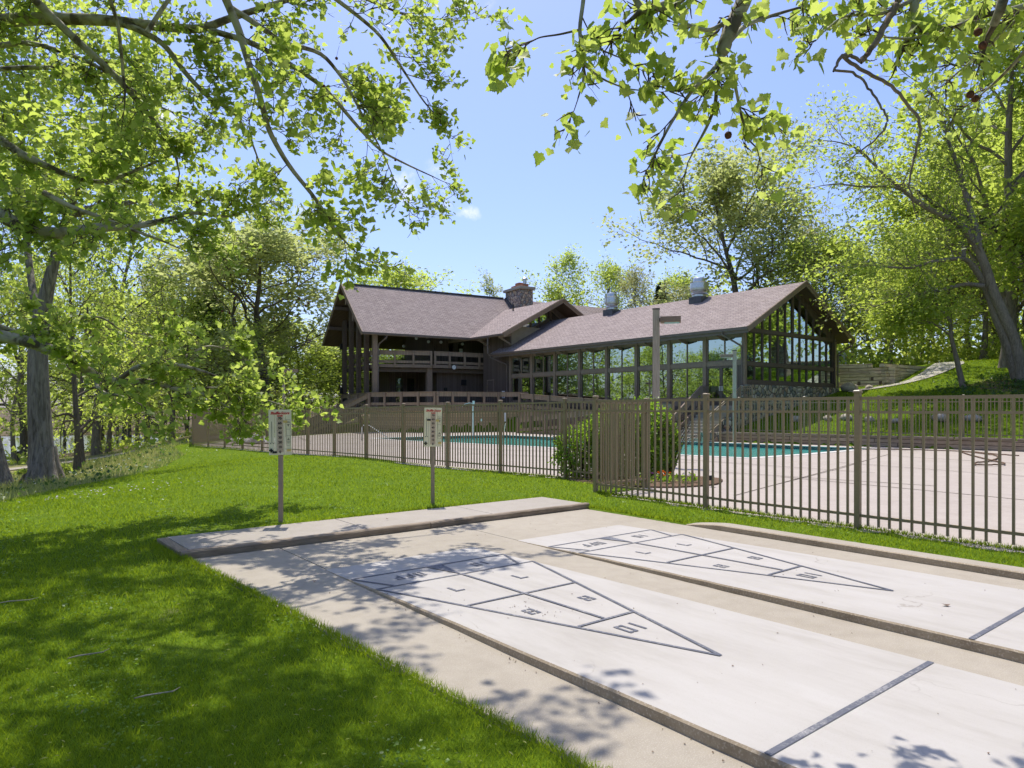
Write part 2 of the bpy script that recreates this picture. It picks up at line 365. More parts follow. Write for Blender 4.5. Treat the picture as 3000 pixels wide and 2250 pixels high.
def bark(name, c0, c1, vs=(9,9,1.2), sc=2.2, b=1.0, bd=.05):
    t = NT(name); v = t.coord(scale=vs); w = t.n('ShaderNodeTexNoise'); w.inputs['Scale'].default_value = sc; w.inputs['Detail'].default_value = 7; w.inputs['Roughness'].default_value = .65; w.inputs['Distortion'].default_value = .8
    t.l(v, w.inputs['Vector']); f = w.outputs['Fac']; k = t.noise(.8, 3, .5)
    c = t.mix(.3, t.ramp(f, [(.36, c0), (.6, c1)]), t.ramp(k, [(.3, c0), (.7, c1)])); t.col(c); t.bump(f, b, bd); return t.set(.9, 0, .2)
M['bark'] = bark('ridged_grey_bark', (0.085,0.07,0.055), (0.33,0.29,0.245), (7,7,1.0), 1.6, 1.0, .09)
M['barkd'] = bark('dark_bark', (0.065,0.054,0.044), (0.19,0.16,0.13), (9,9,1.5), 2.2, .8, .04)
M['barkm'] = bark('brown_bark', (0.12,0.096,0.074), (0.30,0.25,0.20), (10,10,1.5), 2.0, .6, .03)
def sycbark():
    t = NT('sycamore_bark'); f = t.noise(5.5, 5, .55, t.coord(scale=(1,1,1)), .6); k = t.noise(40, 3, .6)
    c = t.ramp(f, [(.40, (0.105,0.082,0.055)), (.47, (0.27,0.235,0.165)), (.58, (0.40,0.365,0.28))]); t.col(t.mix(.25, c, t.ramp(k, [(.3, (.5,.5,.5)), (.7, (1,1,1))]), 'MULTIPLY')); t.bump(f, .3, .01); return t.set(.75, 0, .3)
M['sycb'] = sycbark()
M['twig'] = noisy('twig_bark', (0.06,0.045,0.035), (0.15,0.115,0.085), 20, .85, .2)
M['deadwood'] = noisy('dead_branch_bark', (0.11,0.075,0.055), (0.30,0.225,0.175), 14, .9, .2, bump=.5)
M['seed'] = noisy('seed_ball', (0.07,0.028,0.018), (0.20,0.09,0.055), 60, .95, .1, bump=1, bd=.02)
# ------------------------------------------------------------------ camera, sky, sun
cd = bpy.data.cameras.new('camera'); cam = bpy.data.objects.new('camera', cd); COL.objects.link(cam); scene.camera = cam
cam.location = (0, 0, HC); cam.rotation_euler = (R(90), 0, 0)
cd.sensor_width = 36; cd.lens = 24.0; cd.shift_y = 73/3000; cd.clip_start = 0.05; cd.clip_end = 2000
SUN_EL, SUN_AZ = R(68.5), R(-12)
sd = Vector((math.sin(SUN_AZ)*math.cos(SUN_EL), math.cos(SUN_AZ)*math.cos(SUN_EL), math.sin(SUN_EL)))
ld = bpy.data.lights.new('sun', 'SUN'); sun = bpy.data.objects.new('sun', ld); COL.objects.link(sun)
ld.energy = 2.8; ld.angle = R(0.53); ld.color = (1.0, 0.95, 0.86)
sun.rotation_mode = 'QUATERNION'; sun.rotation_quaternion = sd.to_track_quat('Z', 'Y'); sun.location = sd*60
w = bpy.data.worlds.new('World'); scene.world = w; w.use_nodes = True
nt = w.node_tree; bg = nt.nodes['Background']
sky = nt.nodes.new('ShaderNodeTexSky'); sky.sky_type = 'NISHITA'; sky.sun_disc = False
sky.sun_elevation = SUN_EL; sky.sun_rotation = SUN_AZ; sky.air_density = 1.0; sky.dust_density = 1.6; sky.ozone_density = 3.0; sky.altitude = 100
# a few thin fair-weather clouds far up in the sky
tc = nt.nodes.new('ShaderNodeTexCoord')
def cloud_spot(x, y, rx, ry):
    mp = nt.nodes.new('ShaderNodeVectorMath'); mp.operation = 'SUBTRACT'; nt.links.new(tc.outputs['Generated'], mp.inputs[0])
    d = Vector((x, 1.0, y)).normalized(); mp.inputs[1].default_value = d
    sc = nt.nodes.new('ShaderNodeVectorMath'); sc.operation = 'MULTIPLY'; nt.links.new(mp.outputs[0], sc.inputs[0]); sc.inputs[1].default_value = (1/rx, 1/rx, 1/ry)
    ln = nt.nodes.new('ShaderNodeVectorMath'); ln.operation = 'LENGTH'; nt.links.new(sc.outputs[0], ln.inputs[0])
    mr = nt.nodes.new('ShaderNodeMapRange'); mr.inputs[1].default_value = 0.0; mr.inputs[2].default_value = 1.0; mr.inputs[3].default_value = 1.0; mr.inputs[4].default_value = 0.0; mr.interpolation_type = 'SMOOTHSTEP'
    nt.links.new(ln.outputs['Value'], mr.inputs[0]); return mr.outputs[0]
def wmath(op, a, b):
    m = nt.nodes.new('ShaderNodeMath'); m.operation = op
    for i, v in enumerate((a, b)):
        if isinstance(v, (int, float)): m.inputs[i].default_value = v
        else: nt.links.new(v, m.inputs[i])
    return m.outputs[0]
spots = [(-.13, .325, .10, .055), (-.063, .285, .03, .022), (-.165, .335, .05, .03), (-.06, .592, .08, .03), (.39, .345, .04, .02), (-.30,.29,.06,.03), (-.5,.42,.09,.04)]
acc = None
for x, y, rx, ry in spots:
    c_ = cloud_spot(x, y, rx, ry); acc = c_ if acc is None else wmath('MAXIMUM', acc, c_)
nz = nt.nodes.new('ShaderNodeTexNoise'); nz.inputs['Scale'].default_value = 19; nz.inputs['Detail'].default_value = 7; nz.inputs['Roughness'].default_value = .62
nt.links.new(tc.outputs['Generated'], nz.inputs['Vector'])
cm = nt.nodes.new('ShaderNodeMapRange'); cm.inputs[1].default_value = .30; cm.inputs[2].default_value = 1.25; cm.interpolation_type = 'SMOOTHSTEP'
nt.links.new(wmath('ADD', wmath('MULTIPLY', acc, .62), wmath('MULTIPLY', wmath('SUBTRACT', nz.outputs['Fac'], .5), wmath('MULTIPLY', wmath('POWER', acc, .6), 3.4))), cm.inputs[0])
mixc = nt.nodes.new('ShaderNodeMix'); mixc.data_type = 'RGBA'
tint = nt.nodes.new('ShaderNodeMix'); tint.data_type = 'RGBA'; tint.blend_type = 'MULTIPLY'; tint.inputs[0].default_value = 1.0; tint.inputs[7].default_value = (.86, .86, 1.02, 1)
nt.links.new(sky.outputs[0], tint.inputs[6])
nt.links.new(cm.outputs[0], mixc.inputs[0]); nt.links.new(tint.outputs[2], mixc.inputs[6]); mixc.inputs[7].default_value = (6.0, 6.0, 6.1, 1)
nt.links.new(mixc.outputs[2], bg.inputs['Color']); bg.inputs['Strength'].default_value = 0.114
scene.view_settings.view_transform = 'Standard'; scene.view_settings.look = 'None'; scene.view_settings.exposure = 0.88; scene.view_settings.gamma = 1.0
scene.render.engine = 'CYCLES'
cy = scene.cycles; cy.max_bounces = 10; cy.diffuse_bounces = 6; cy.glossy_bounces = 3; cy.transmission_bounces = 6; cy.transparent_max_bounces = 10
cy.caustics_reflective = False; cy.caustics_refractive = False; cy.sample_clamp_indirect = 6.0; cy.use_adaptive_sampling = True; cy.adaptive_threshold = 0.015

# ------------------------------------------------------------------ plan shapes (world x, y)
def poly_in(px, py, poly):
    inside = np.zeros(px.shape, dtype=bool); n = len(poly)
    for i in range(n):
        x0, y0 = poly[i]; x1, y1 = poly[(i+1) % n]
        c = (y0 > py) != (y1 > py)
        xi = (x1-x0)*(py-y0)/((y1-y0) if y1 != y0 else 1e-9) + x0
        inside ^= c & (px < xi)
    return inside
def W2(pts): return [WP(v, u)[:2] for v, u in pts]
WALK_L = [(1.79, 7.95), (2.19, 2.2), (2.52, -3.2)]       # left edge of the walkway (v,u)
walk_poly_vu = [(2.52,-3.2), (7.8,-3.2), (7.8,7.95), (1.79,7.95), (2.19,2.2)]
walk_poly = W2(walk_poly_vu)
plat_vu = [(1.74,7.94), (7.85,7.94), (7.83,9.08), (1.72,9.04)]
plat_poly = W2(plat_vu)
curb_poly = W2([(7.8,-3.2),(8.06,-3.2),(8.06,5.95),(7.8,5.95)])
pool_poly = [(-7.69,38.24),(-3.14,41.93),(-0.49,42.7),(2.82,39.1),(7.72,35.51),(14.73,28.29),(10.39,24.68),(7.91,22.89),(5.51,24.86),(2.07,28.76),(-2.46,32.83),(-5.68,35.51)]
pool_ccw = pool_poly[::-1]
F_L = [(2.8,14.2), (-6.5,25.0), (-16.3,34.9)]              # left fence line
F_R0 = (1.62, 13.2)                                        # corner post
deck_poly = [WP(9.32,9.3)[:2], WP(9.32,-3)[:2], (24,9.0), (28,18.5), (19.9,26.3), (10.6,34.2), (11.5,36.0), (9.5,38.5), (-1.0,49.5), (-5.2,47.4), (-10.3,49.9), (-13.5,46.5), (-14.2,41.5), (-16.0,37.0), (-16.2,34.7), (-11.4,29.75), (-6.6,24.85), (-2.0,19.5), (2.62,14.1)]

# ------------------------------------------------------------------ terrain
CP = np.array([(-3,2,0),(0,0,0),(3,5,0),(-6,4.5,-.03),(-4.5,8.5,.0),(-3.4,9.9,.075),(-1.4,11.6,.085),(1.2,12.6,.02),(-5.5,14,.06),(-2.85,20.3,-.09),(-1.28,18.7,-.06),
 (-7.74,26.2,-.155),(-12,30.5,-.2),(-16.4,34.8,-.24),(-8,18,.02),(-9.5,22,-.1),(-8.5,11,-.12),(-11.5,15.3,-.5),(-11.6,21,-.42),(-14.2,29.5,-.36),(-19,37.5,-.45),
 (-15,22,-.85),(-19.2,28,-1.5),(-23.4,36.7,-1.75),(-28,39,-1.9),(-33,54,-2.05),(-30,48,-1.95),(-24,45,-1.5),(-21,50,-.75),(-20,58,-.65),(-29,58,-1.02),(-27.4,58,-.62),(-24,58,-.5),(-35.3,62,-1.85),(-33,70,-1.6),(-21,62,-.9),(-36,47,-2.2),(-20.5,27,-1.55),
 (-9,6,-.25),(-12,8.5,-.55),(-20,10,-1.5),(-30,20,-2.1),(-45,30,-2.4),(-8,-4,-.2),(-30,-10,-2),(0,-12,.0),(20,-15,.2),(-40,-40,-2),(40,-40,1),
 (-40,58,-2.75),(-50,55,-2.9),(-46,66,-2.85),(-80,60,-3.2),(-55,85,-3.4),(-40,95,-3.2),(-28,75,-1.3),(-90,110,-2.2),(-60,118,-2.2),(-30,110,-1.5),(-150,100,-2),
 (10,34,.0),(10.8,34.9,.36),(14.5,31.9,.34),(19.9,27,.36),(24,22.5,.33),(28.5,18,.3),(12.3,35.6,.85),(15,37.6,1.45),(19.9,41.2,2.6),(24,42.6,3.3),(27.5,43.8,4.3),(17,33.5,1.1),(21,33,1.9),(23.7,36.5,2.75),(26.7,35.5,3.1),(26,30,1.9),(29.5,46,4.75),(34,44,4.9),(24,52,4.25),(40,34,4.6),(36,26,3.0),(30,22,1.4),
 (15,25,0),(0,30,-.05),(5,20,0),(18,15,.0),(30,8,.3),(40,15,1.5),(60,40,7),(60,80,7.5),(28,60,4.4),(25,80,5),(5,70,3.2),(12,55,3.2),(-8,72,1.5),(-14,60,.3),(-12,52,-.15),(-5,60,.8),(-17,44,-.35),(0,95,4),(60,0,3),
 (-300,0,-2),(-300,300,0),(0,300,9),(300,300,14),(300,0,10),(300,-150,6),(0,-150,1),(-300,-150,-2),(120,120,12),(120,20,9)], dtype=np.float64)
def _k(a, b): return np.sqrt(((a[:,None,:]-b[None,:,:])**2).sum(-1)+.5)
_A = np.zeros((len(CP)+3,)*2); _A[:-3,:-3] = _k(CP[:,:2], CP[:,:2]) - np.eye(len(CP))*0.25
_P = np.c_[np.ones(len(CP)), CP[:,:2]]; _A[:-3,-3:] = _P; _A[-3:,:-3] = _P.T
_wt = np.linalg.solve(_A, np.r_[CP[:,2], 0, 0, 0])
def H0(x, y):
    q = np.c_[np.ravel(x), np.ravel(y)].astype(np.float64); out = np.empty(len(q))
    for i in range(0, len(q), 20000):
        s_ = q[i:i+20000]; out[i:i+20000] = _k(s_, CP[:,:2]) @ _wt[:-3] + np.c_[np.ones(len(s_)), s_] @ _wt[-3:]
    return out.reshape(np.shape(x))
MOWN = [(-32,6),(-16,11.5),(-11.6,15.3),(-11.7,21),(-14.4,29.6),(-17.6,35.0),(-19.2,40),(-21,52),(-22,75)]
def seg_dist(px, py, line):
    best = np.full(px.shape, 1e9); sgn = np.zeros(px.shape)
    for (x0,y0),(x1,y1) in zip(line[:-1], line[1:]):
        dx, dy = x1-x0, y1-y0; t = np.clip(((px-x0)*dx+(py-y0)*dy)/(dx*dx+dy*dy), 0, 1)
        d = np.hypot(px-x0-t*dx, py-y0-t*dy); cr = dx*(py-y0)-dy*(px-x0)
        m = d < best; best = np.where(m, d, best); sgn = np.where(m, np.sign(cr), sgn)
    return best*sgn
def ground(x, y):
    x = np.asarray(x, float); y = np.asarray(y, float)
    return H0(x, y)
def gz(x, y): return float(ground(np.array([x]), np.array([y]))[0])
def axis(lo, a, b, hi, st):
    g = np.arange(a, b+1e-6, st); L = [a]; s_ = st
    while L[-1] > lo: s_ *= 1.25; L.append(L[-1]-s_)
    U = [g[-1]]; s_ = st
    while U[-1] < hi: s_ *= 1.25; U.append(U[-1]+s_)
    return np.r_[np.array(L[1:])[::-1], g, np.array(U[1:])]
gx = axis(-420, -34, 34, 420, .4); gy = axis(-200, -4, 62, 480, .4)
GX, GY = np.meshgrid(gx, gy); GZ = ground(GX, GY)
def shrink(poly, k):
    c = np.mean(np.array(poly), 0); return [tuple(c+(np.array(p)-c)*k) for p in poly]
def dip(poly, z_edge, z_in, d=.5):
    global GZ
    GZ = np.where(poly_in(GX, GY, poly), np.minimum(GZ, z_edge), GZ)
    P = np.array(poly); ins = poly_in(GX, GY, poly) & (np.abs(seg_dist(GX, GY, list(poly)+[poly[0]])) > d); GZ = np.where(ins, np.minimum(GZ, z_in), GZ)
_nr = np.minimum.reduce([np.abs(seg_dist(GX, GY, list(q)+[q[0]])) for q in (walk_poly, curb_poly)]); GZ = GZ - .03*np.clip(1-_nr/.7, 0, 1)
dip(deck_poly, -.032, -.30); dip(walk_poly, -.045, -.13); dip(curb_poly, -.03, -.03); dip(plat_poly, -.045, -.05, .4)
GZ = np.where(poly_in(GX, GY, shrink(pool_poly, 1.03)), -1.6, GZ)
rough = np.clip(seg_dist(GX, GY, MOWN)/1.2, 0, 1)
HILLBARE = np.exp(-(((GX-26.5)/3.2)**2+((GY-35)/3.0)**2))
wood_ = np.clip((GY-52)/10, 0, 1)*np.clip((-18-GX)/3, 0, 1) + np.clip((np.hypot(np.maximum(GX-20,0), np.maximum(GY-30,0))-26)/6, 0, 1)*(GX > 22) + np.clip((GY-66)/8, 0, 1)
wood_ = np.clip(wood_ + HILLBARE*.9, 0, 1)
nV = GX.size; ny, nx = GX.shape
idx = np.arange(nV).reshape(ny, nx)
F_ = np.stack([idx[:-1,:-1], idx[:-1,1:], idx[1:,1:], idx[1:,:-1]], -1).reshape(-1, 4)
def lawnmat():
    t = NT('lawn_soil_and_turf'); a = t.n('ShaderNodeVertexColor', layer_name='zone'); sp = t.n('ShaderNodeSeparateColor'); t.l(a.outputs['Color'], sp.inputs[0])
    n1 = t.noise(.45, 4, .6); n2 = t.noise(6, 5, .65); n3 = t.noise(70, 3, .65); n4 = t.noise(1.6, 4, .6)
    lawn = t.ramp(t.math('ADD', t.math('MULTIPLY', n1, .5), t.math('MULTIPLY', n2, .5)), [(.32, (0.075,0.13,0.004)), (.5, (0.11,0.18,0.007)), (.70, (0.155,0.215,0.018))])
    lawn = t.mix(t.ramp(n3, [(.35, .5), (.6, 0.0)]), lawn, (0.05,0.08,0.005))
    lawn = t.mix(t.ramp(n4, [(.66, 0.0), (.80, .75)]), lawn, (0.24,0.20,0.115))
    rg = t.ramp(n4, [(.35, (0.16,0.19,0.045)), (.55, (0.32,0.28,0.14)), (.7, (0.24,0.26,0.07))])
    rg = t.mix(t.ramp(n3, [(.35, .5), (.6, 0)]), rg, (0.06,0.06,0.025))
    fl = t.ramp(n2, [(.32, (0.075,0.05,0.032)), (.5, (0.16,0.115,0.08)), (.68, (0.07,0.105,0.025))])
    edge = t.math('ADD', t.math('MULTIPLY', t.math('SUBTRACT', n4, .5), .9), 0)
    w1 = t.ramp(t.math('ADD', sp.outputs[0], edge), [(.35, 0.0), (.6, 1.0)]); w2 = t.ramp(t.math('ADD', sp.outputs[1], edge), [(.35, 0.0), (.65, 1.0)])
    t.col(t.mix(w2, t.mix(w1, lawn, rg), fl)); t.bump(t.math('ADD', n3, n2), .5, .03); return t.set(.95, 0, .1)
M['lawn'] = lawnmat()
me = np_mesh('lawn', np.stack([GX, GY, GZ], -1).reshape(-1, 3), F_, [M['lawn']], smooth=True)
ca = me.color_attributes.new('zone', 'FLOAT_COLOR', 'POINT')
ca.data.foreach_set('color', np.stack([rough, wood_, np.zeros_like(GX), np.ones_like(GX)], -1).reshape(-1).astype(np.float32))
tag(link('lawn', me), kind='structure')

# lake, path and gravel
def sheet(name, poly, z, mat, kind='structure'):
    mb = MB(); mb.prism(poly, z-.02 if not isinstance(z, list) else [q-.02 for q in z], z); return tag(mb.build(name, mat), kind=kind)
lm = MB(); lm.add([(-400,20,-2.62),(-27,20,-2.62),(-24,120,-2.62),(-400,320,-2.62)], [(0,1,2,3)])
tag(lm.build('lake', M['lake']), kind='structure')
def ribbon(name, pts, width, mat, lift=.03, n=6):
    P = []
    for (x0,y0),(x1,y1) in zip(pts[:-1], pts[1:]):
        for k in range(n): P.append((x0+(x1-x0)*k/n, y0+(y1-y0)*k/n))
    P.append(pts[-1]); P = np.array(P); 
    for _ in range(4): P[1:-1] = (P[:-2]+P[2:]+2*P[1:-1])/4
    d = np.gradient(P, axis=0); d /= np.linalg.norm(d, axis=1)[:,None]; nn = np.c_[-d[:,1], d[:,0]]
    cols = 5; V = []
    wd = np.asarray(width if hasattr(width, '__len__') else [width]*len(P)); wd = np.interp(np.linspace(0,1,len(P)), np.linspace(0,1,len(wd)), wd)
    for c in range(cols):
        q = P + nn*((c/(cols-1)-.5)*wd)[:,None]; V.append(np.c_[q, ground(q[:,0], q[:,1])+lift])
    V = np.stack(V, 1); m_ = len(P); ii = np.arange(m_*cols).reshape(m_, cols)
    f = np.stack([ii[:-1,:-1], ii[:-1,1:], ii[1:,1:], ii[1:,:-1]], -1).reshape(-1,4)[:, ::-1]
    return tag(link(name, np_mesh(name, V.reshape(-1,3), f, [mat], True)), kind='structure')
ribbon('lakeside_path', [(-48,27),(-36,33),(-29.5,38.5),(-29.6,46),(-27.5,51),(-23,56),(-19,58),(-15,57)], 1.9, M['pathm'], .05)
ribbon('gravel_strip', [(20.2,40.9),(22.5,41.0),(24.6,41.6),(26.6,42.8),(28.3,44.4),(29.6,46.2)], [.5,.7,1.0,1.5,1.9,1.6], M['gravel'], .05)

# ------------------------------------------------------------------ walkway, platform, courts
ZS = np.array([(-3.2,.088),(0,.082),(1.7,.073),(2.5,.066),(3.5,.056),(4.5,.043),(5.0,.036),(5.5,.026),(6.0,.013),(6.35,.006),(6.55,.0035)])
def zs(u): return float(np.interp(u, ZS[:,0], ZS[:,1]))
mb = MB()
def slab_strip(v0, v1, u0, u1, z=0.0): mb.box(v0, v1, u0, u1, -.15, z)
mb.prism([(2.52,-3.2),(2.795,-3.2),(2.795,7.93),(1.79,7.93),(2.19,2.2)], -.15, 0.0)
mb.box(2.807, 5.265, -3.2, 7.93, -.15, 0.0); mb.box(5.277, 7.795, -3.2, 7.93, -.15, 0.0)
wk = mb.build('walkway', M['walk'], FW, bevel=.006); tag(wk, kind='structure')
mb = MB(); mb.box(2.79, 2.812, -3.2, 7.9, -.1, -.012); mb.box(5.26, 5.282, -3.2, 7.9, -.1, -.012)
tag(mb.build('walkway_joint', M['joint'], FW), kind='structure')
# platform slab with weathered timber edging
pf = tag(empty('concrete_platform', WP(4.8,8.5), 'raised concrete platform along the head of both courts, below the score boards', 'platform'))
mb = MB(); mb.prism([(1.86,8.045),(3.98,8.045),(3.98,9.06),(1.83,9.04)], -.05, .078); mb.box(3.992, 5.99, 8.045, 9.065, -.05, .078); mb.prism([(6.002,8.045),(7.85,8.045),(7.83,9.08),(6.002,9.07)], -.05, .078)
mb.build('slab', M['plat'], FW, pf, bevel=.006)
for v0, v1, j in ((1.75, 4.86, 0.0), (4.868, 7.87, .006)):
    b = MB(); n = 14
    xs = np.linspace(v0, v1, n+1); jz = rng.normal(0, .004, n+1); jy = rng.normal(0, .005, n+1)
    vs = [];
    for i in range(n+1):
        vs += [(xs[i], 7.945+jy[i]+j, -.03), (xs[i], 7.94+jy[i]+j, .070+jz[i]), (xs[i], 7.955+jy[i]+j, .085+jz[i]), (xs[i], 8.038, .085+jz[i]*.5), (xs[i], 8.04, -.03)]
    fs = [(i*5+k, (i+1)*5+k, (i+1)*5+(k+1)%5, i*5+(k+1)%5) for i in range(n) for k in range(5)] + [(0,1,2,3,4), tuple(n*5+k for k in (4,3,2,1,0))]
    b.add(vs, fs); b.build('timber_edging', M['timber'], FW, pf)
b = MB(); b.prism([(1.745,8.044),(1.855,8.044),(1.825,9.03),(1.715,9.02)], -.06, .075); b.build('timber_edging', M['timber_end'], FW, pf, bevel=.008)

def strip(mb, a, b, w0, w1=None, lift=.004):
    """painted stripe on a court from a to b (v,u)"""
    w1 = w0 if w1 is None else w1
    a = np.array(a, float); b = np.array(b, float); d = b-a; L = np.linalg.norm(d); n_ = np.array([-d[1], d[0]])/L; k = max(2, int(L/.08))
    vs = []
    for i in range(k+1):
        t = i/k; p = a+d*t; w_ = (w0+(w1-w0)*t)/2
        for s_ in (1, -1):
            q = p+n_*w_*s_; vs.append((q[0], q[1], zs(q[1])+lift))
    fs = [(2*i, 2*i+1, 2*i+3, 2*i+2) for i in range(k)]
    # keep the faces looking up
    nz = (vs[1][0]-vs[0][0])*(vs[2][1]-vs[0][1])-(vs[1][1]-vs[0][1])*(vs[2][0]-vs[0][0])
    mb.add(vs, fs if nz > 0 else [f[::-1] for f in fs])
GLY = {'1': [(.36,.64,0,1)], '0': [(0,.26,0,1),(.74,1,0,1),(.26,.44,.82,1),(.56,.74,.82,1),(.26,.44,0,.18),(.56,.74,0,.18)],
       '7': [(.0,1,.82,1),(.70,.98,0,.76)], '8': [(0,.26,.04,.46),(0,.26,.54,.96),(.74,1,.04,.46),(.74,1,.54,.96),(.26,.44,.82,.96),(.56,.74,.82,.96),(.26,.44,.04,.18),(.56,.74,.04,.18),(.26,.44,.40,.60),(.56,.74,.40,.60)],
       'F': [(0,.26,0,1),(.32,1,.82,1),(.32,.8,.42,.6)], 'O': [(0,.26,0,1),(.74,1,0,1),(.26,.44,.82,1),(.56,.74,.82,1),(.26,.44,0,.18),(.56,.74,0,.18)]}
def glyphs(text, v, u, h, w_, gap, par):
    """stencilled characters read from the far end of the court (turned half round)"""
    mb = MB(); n = len(text); tot = n*w_ + (n-1)*gap
    for i, ch in enumerate(text):
        x0 = -tot/2 + i*(w_+gap)
        for a, b, c, d in GLY[ch]:
            P = [(x0+a*w_, (c-.5)*h), (x0+b*w_, (c-.5)*h), (x0+b*w_, (d-.5)*h), (x0+a*w_, (d-.5)*h)]
            vs = [(v-px, u-py, zs(u-py)+.0045) for px, py in P]; mb.add(vs, [(0,1,2,3)])
    return mb.build('painted_number' if text[0].isdigit() else 'painted_word', M['paint'], FW, par)
def court(vc, label):
    hw = .915; v0, v1 = vc-hw, vc+hw
    root = empty('shuffleboard_court', WP(vc, 3.0, .0), label, 'shuffleboard court', 'shuffleboard courts beside the pool fence')
    us = np.r_[np.linspace(-3.2, 4.4, 39), np.linspace(4.5, 6.55, 22)]
    vs = []; n = len(us)
    for i, u in enumerate(us):
        z = zs(u); e = min(.012, z*.4)
        jl = rng.normal(0, .0025); jr = rng.normal(0, .0025)
        vs += [(v0-.004+jl, u, -.02), (v0+jl, u, z-e), (v0+e+jl, u, z), (v1-e+jr, u, z), (v1+jr, u, z-e), (v1+.004+jr, u, -.02)]
    mb = MB(); fs_e = []; fs_t = []
    for i in range(n-1):
        a, b = i*6, (i+1)*6
        for k in range(5): (fs_t if k == 2 else fs_e).append((a+k, a+k+1, b+k+1, b+k))
    mb.v = [tuple(p) for p in vs]; mb.f = [list(f) for f in fs_e] + [list(f) for f in fs_t]; mb.m = [1]*len(fs_e) + [0]*len(fs_t)
    mb.f.append([(n-1)*6+k for k in range(6)]); mb.m.append(0); mb.f.append([5,4,3,2,1,0]); mb.m.append(1)
    mb.build('slab', [M['court'], M['edge']], FW, root)
    t = MB(); lw = .029
    b0, b1, ap = (vc-.905, 5.47), (vc+.905, 5.47), (vc, 2.56)
    def on(side, u): k = (5.47-u)/(5.47-2.56); return vc + side*.905*(1-k)
    strip(t, b0, b1, lw); strip(t, (b0[0]+.01, b0[1]-.012), ap, lw, lw, .0050); strip(t, (b1[0]-.01, b1[1]-.012), ap, lw, lw, .0060)
    strip(t, (on(-1,4.51)+.02,4.51), (on(1,4.51)-.02,4.51), lw, lw, .0066); strip(t, (on(-1,3.55)+.02,3.55), (on(1,3.55)-.02,3.55), lw, lw, .0066)
    strip(t, (vc,5.45), (vc,3.57), lw, lw, .0072)
    strip(t, (vc-.905,5.98), (vc+.905,5.98), lw); strip(t, (vc-.9,5.965), (vc-.72,5.49), lw, lw, .0050); strip(t, (vc+.9,5.965), (vc+.72,5.49), lw, lw, .0050)
    strip(t, (vc,5.965), (vc,5.485), .19, .012, .0072)
    t.build('scoring_triangle', M['paint'], FW, root)
    d = MB(); strip(d, (v0+.012, 1.69), (v1-.012, 1.69), .036); d.build('dead_line', M['paint'], FW, root)
    glyphs('10', vc, 3.30, .17, .085, .035, root)
    for s_ in (-1, 1): glyphs('8', vc+s_*.3, 4.06, .15, .10, 0, root); glyphs('7', vc+s_*.36, 5.02, .16, .10, 0, root)
    glyphs('10', vc+.42, 5.74, .16, .075, .035, root); glyphs('OFF', vc-.42, 5.74, .16, .085, .035, root)
    return root
court(3.69, 'white concrete shuffleboard court nearer the grass, dappled with leaf shade at its scoring triangle')
court(6.16, 'fully sunlit white shuffleboard court nearer the brown pool fence')
# kerb on the fence side
kr = empty('concrete_kerb', WP(7.93, 2.0), 'long rough concrete kerb between the walkway and the grass by the fence', 'kerb')
mb = MB(); us = np.r_[np.linspace(-3.2, 5.2, 20), np.linspace(5.3, 5.98, 8)]; vs = []; n = len(us)
for u in us:
    z = .072*min(1, max(0.04, (6.0-u)/.55))**.7; j = rng.normal(0, .003)
    vs += [(7.797+j, u, -.1), (7.80+j, u, z-.01), (7.815+j, u, z), (8.04, u, z), (8.055, u, z-.01), (8.06, u, -.1)]
for i in range(n-1):
    for k in range(5): mb.mi = 0 if k == 2 else 1; mb.add([vs[i*6+k], vs[i*6+k+1], vs[(i+1)*6+k+1], vs[(i+1)*6+k]], [(0,1,2,3)])
mb.build('kerb_body', [M['walk'], M['edge']], FW, kr)

# ------------------------------------------------------------------ pool
ZD = -.02
def ring_fill(outer, inner, z, name, mat):
    """deck with a hole for the pool, as one mesh"""
    from mathutils.geometry import tessellate_polygon
    P = [Vector((x, y, 0)) for x, y in outer]; Q = [Vector((x, y, 0)) for x, y in inner]
    tri = tessellate_polygon([P, Q]); allp = outer+inner
    oz = [z if x > -1 or gz(x, y) > z-.03 else gz(x, y)+.012 for x, y in outer]
    vs = [(x, y, q) for (x, y), q in zip(outer, oz)]+[(x, y, z) for x, y in inner]; fs = []
    for a, b, c in tri:
        ar = (allp[b][0]-allp[a][0])*(allp[c][1]-allp[a][1])-(allp[b][1]-allp[a][1])*(allp[c][0]-allp[a][0])
        fs.append((a, b, c) if ar > 0 else (a, c, b))
    n = len(outer); mb = MB(); mb.add(vs, fs); lo = [(x, y, q-.14) for (x, y), q in zip(outer, oz)]
    mb.add([(x, y, q) for (x, y), q in zip(outer, oz)]+lo, [(i, (i+1)%n, (i+1)%n+n, i+n) for i in range(n)])
    return tag(mb.build(name, mat), kind='structure')
cop_out = shrink(pool_poly, 1.0)
def offset(poly, d):
    P = np.array(poly); n = len(P); area = sum(P[i][0]*P[(i+1)%n][1]-P[(i+1)%n][0]*P[i][1] for i in range(n)); sg = 1 if area > 0 else -1
    out = []
    for i in range(n):
        a = P[i]-P[i-1]; b = P[(i+1)%n]-P[i]; na = np.array([a[1], -a[0]])/np.linalg.norm(a)*sg; nb = np.array([b[1], -b[0]])/np.linalg.norm(b)*sg
        m_ = (na+nb); m_ /= np.linalg.norm(m_); out.append(tuple(P[i]+m_*d/max(.35, m_@na)))
    return out
cop = offset(pool_poly, .35)
ring_fill(deck_poly, cop[::-1], ZD, 'pool_deck', M['deckc'])
mb = MB(); n = len(pool_poly)
for i in range(n):
    j = (i+1)%n; a, b, c, d = cop[i], cop[j], pool_poly[j], pool_poly[i]
    mb.prism([a, b, c, d], ZD-.12, ZD+.012)
tag(mb.build('pool_coping', M['coping']), kind='structure')
mb = MB()
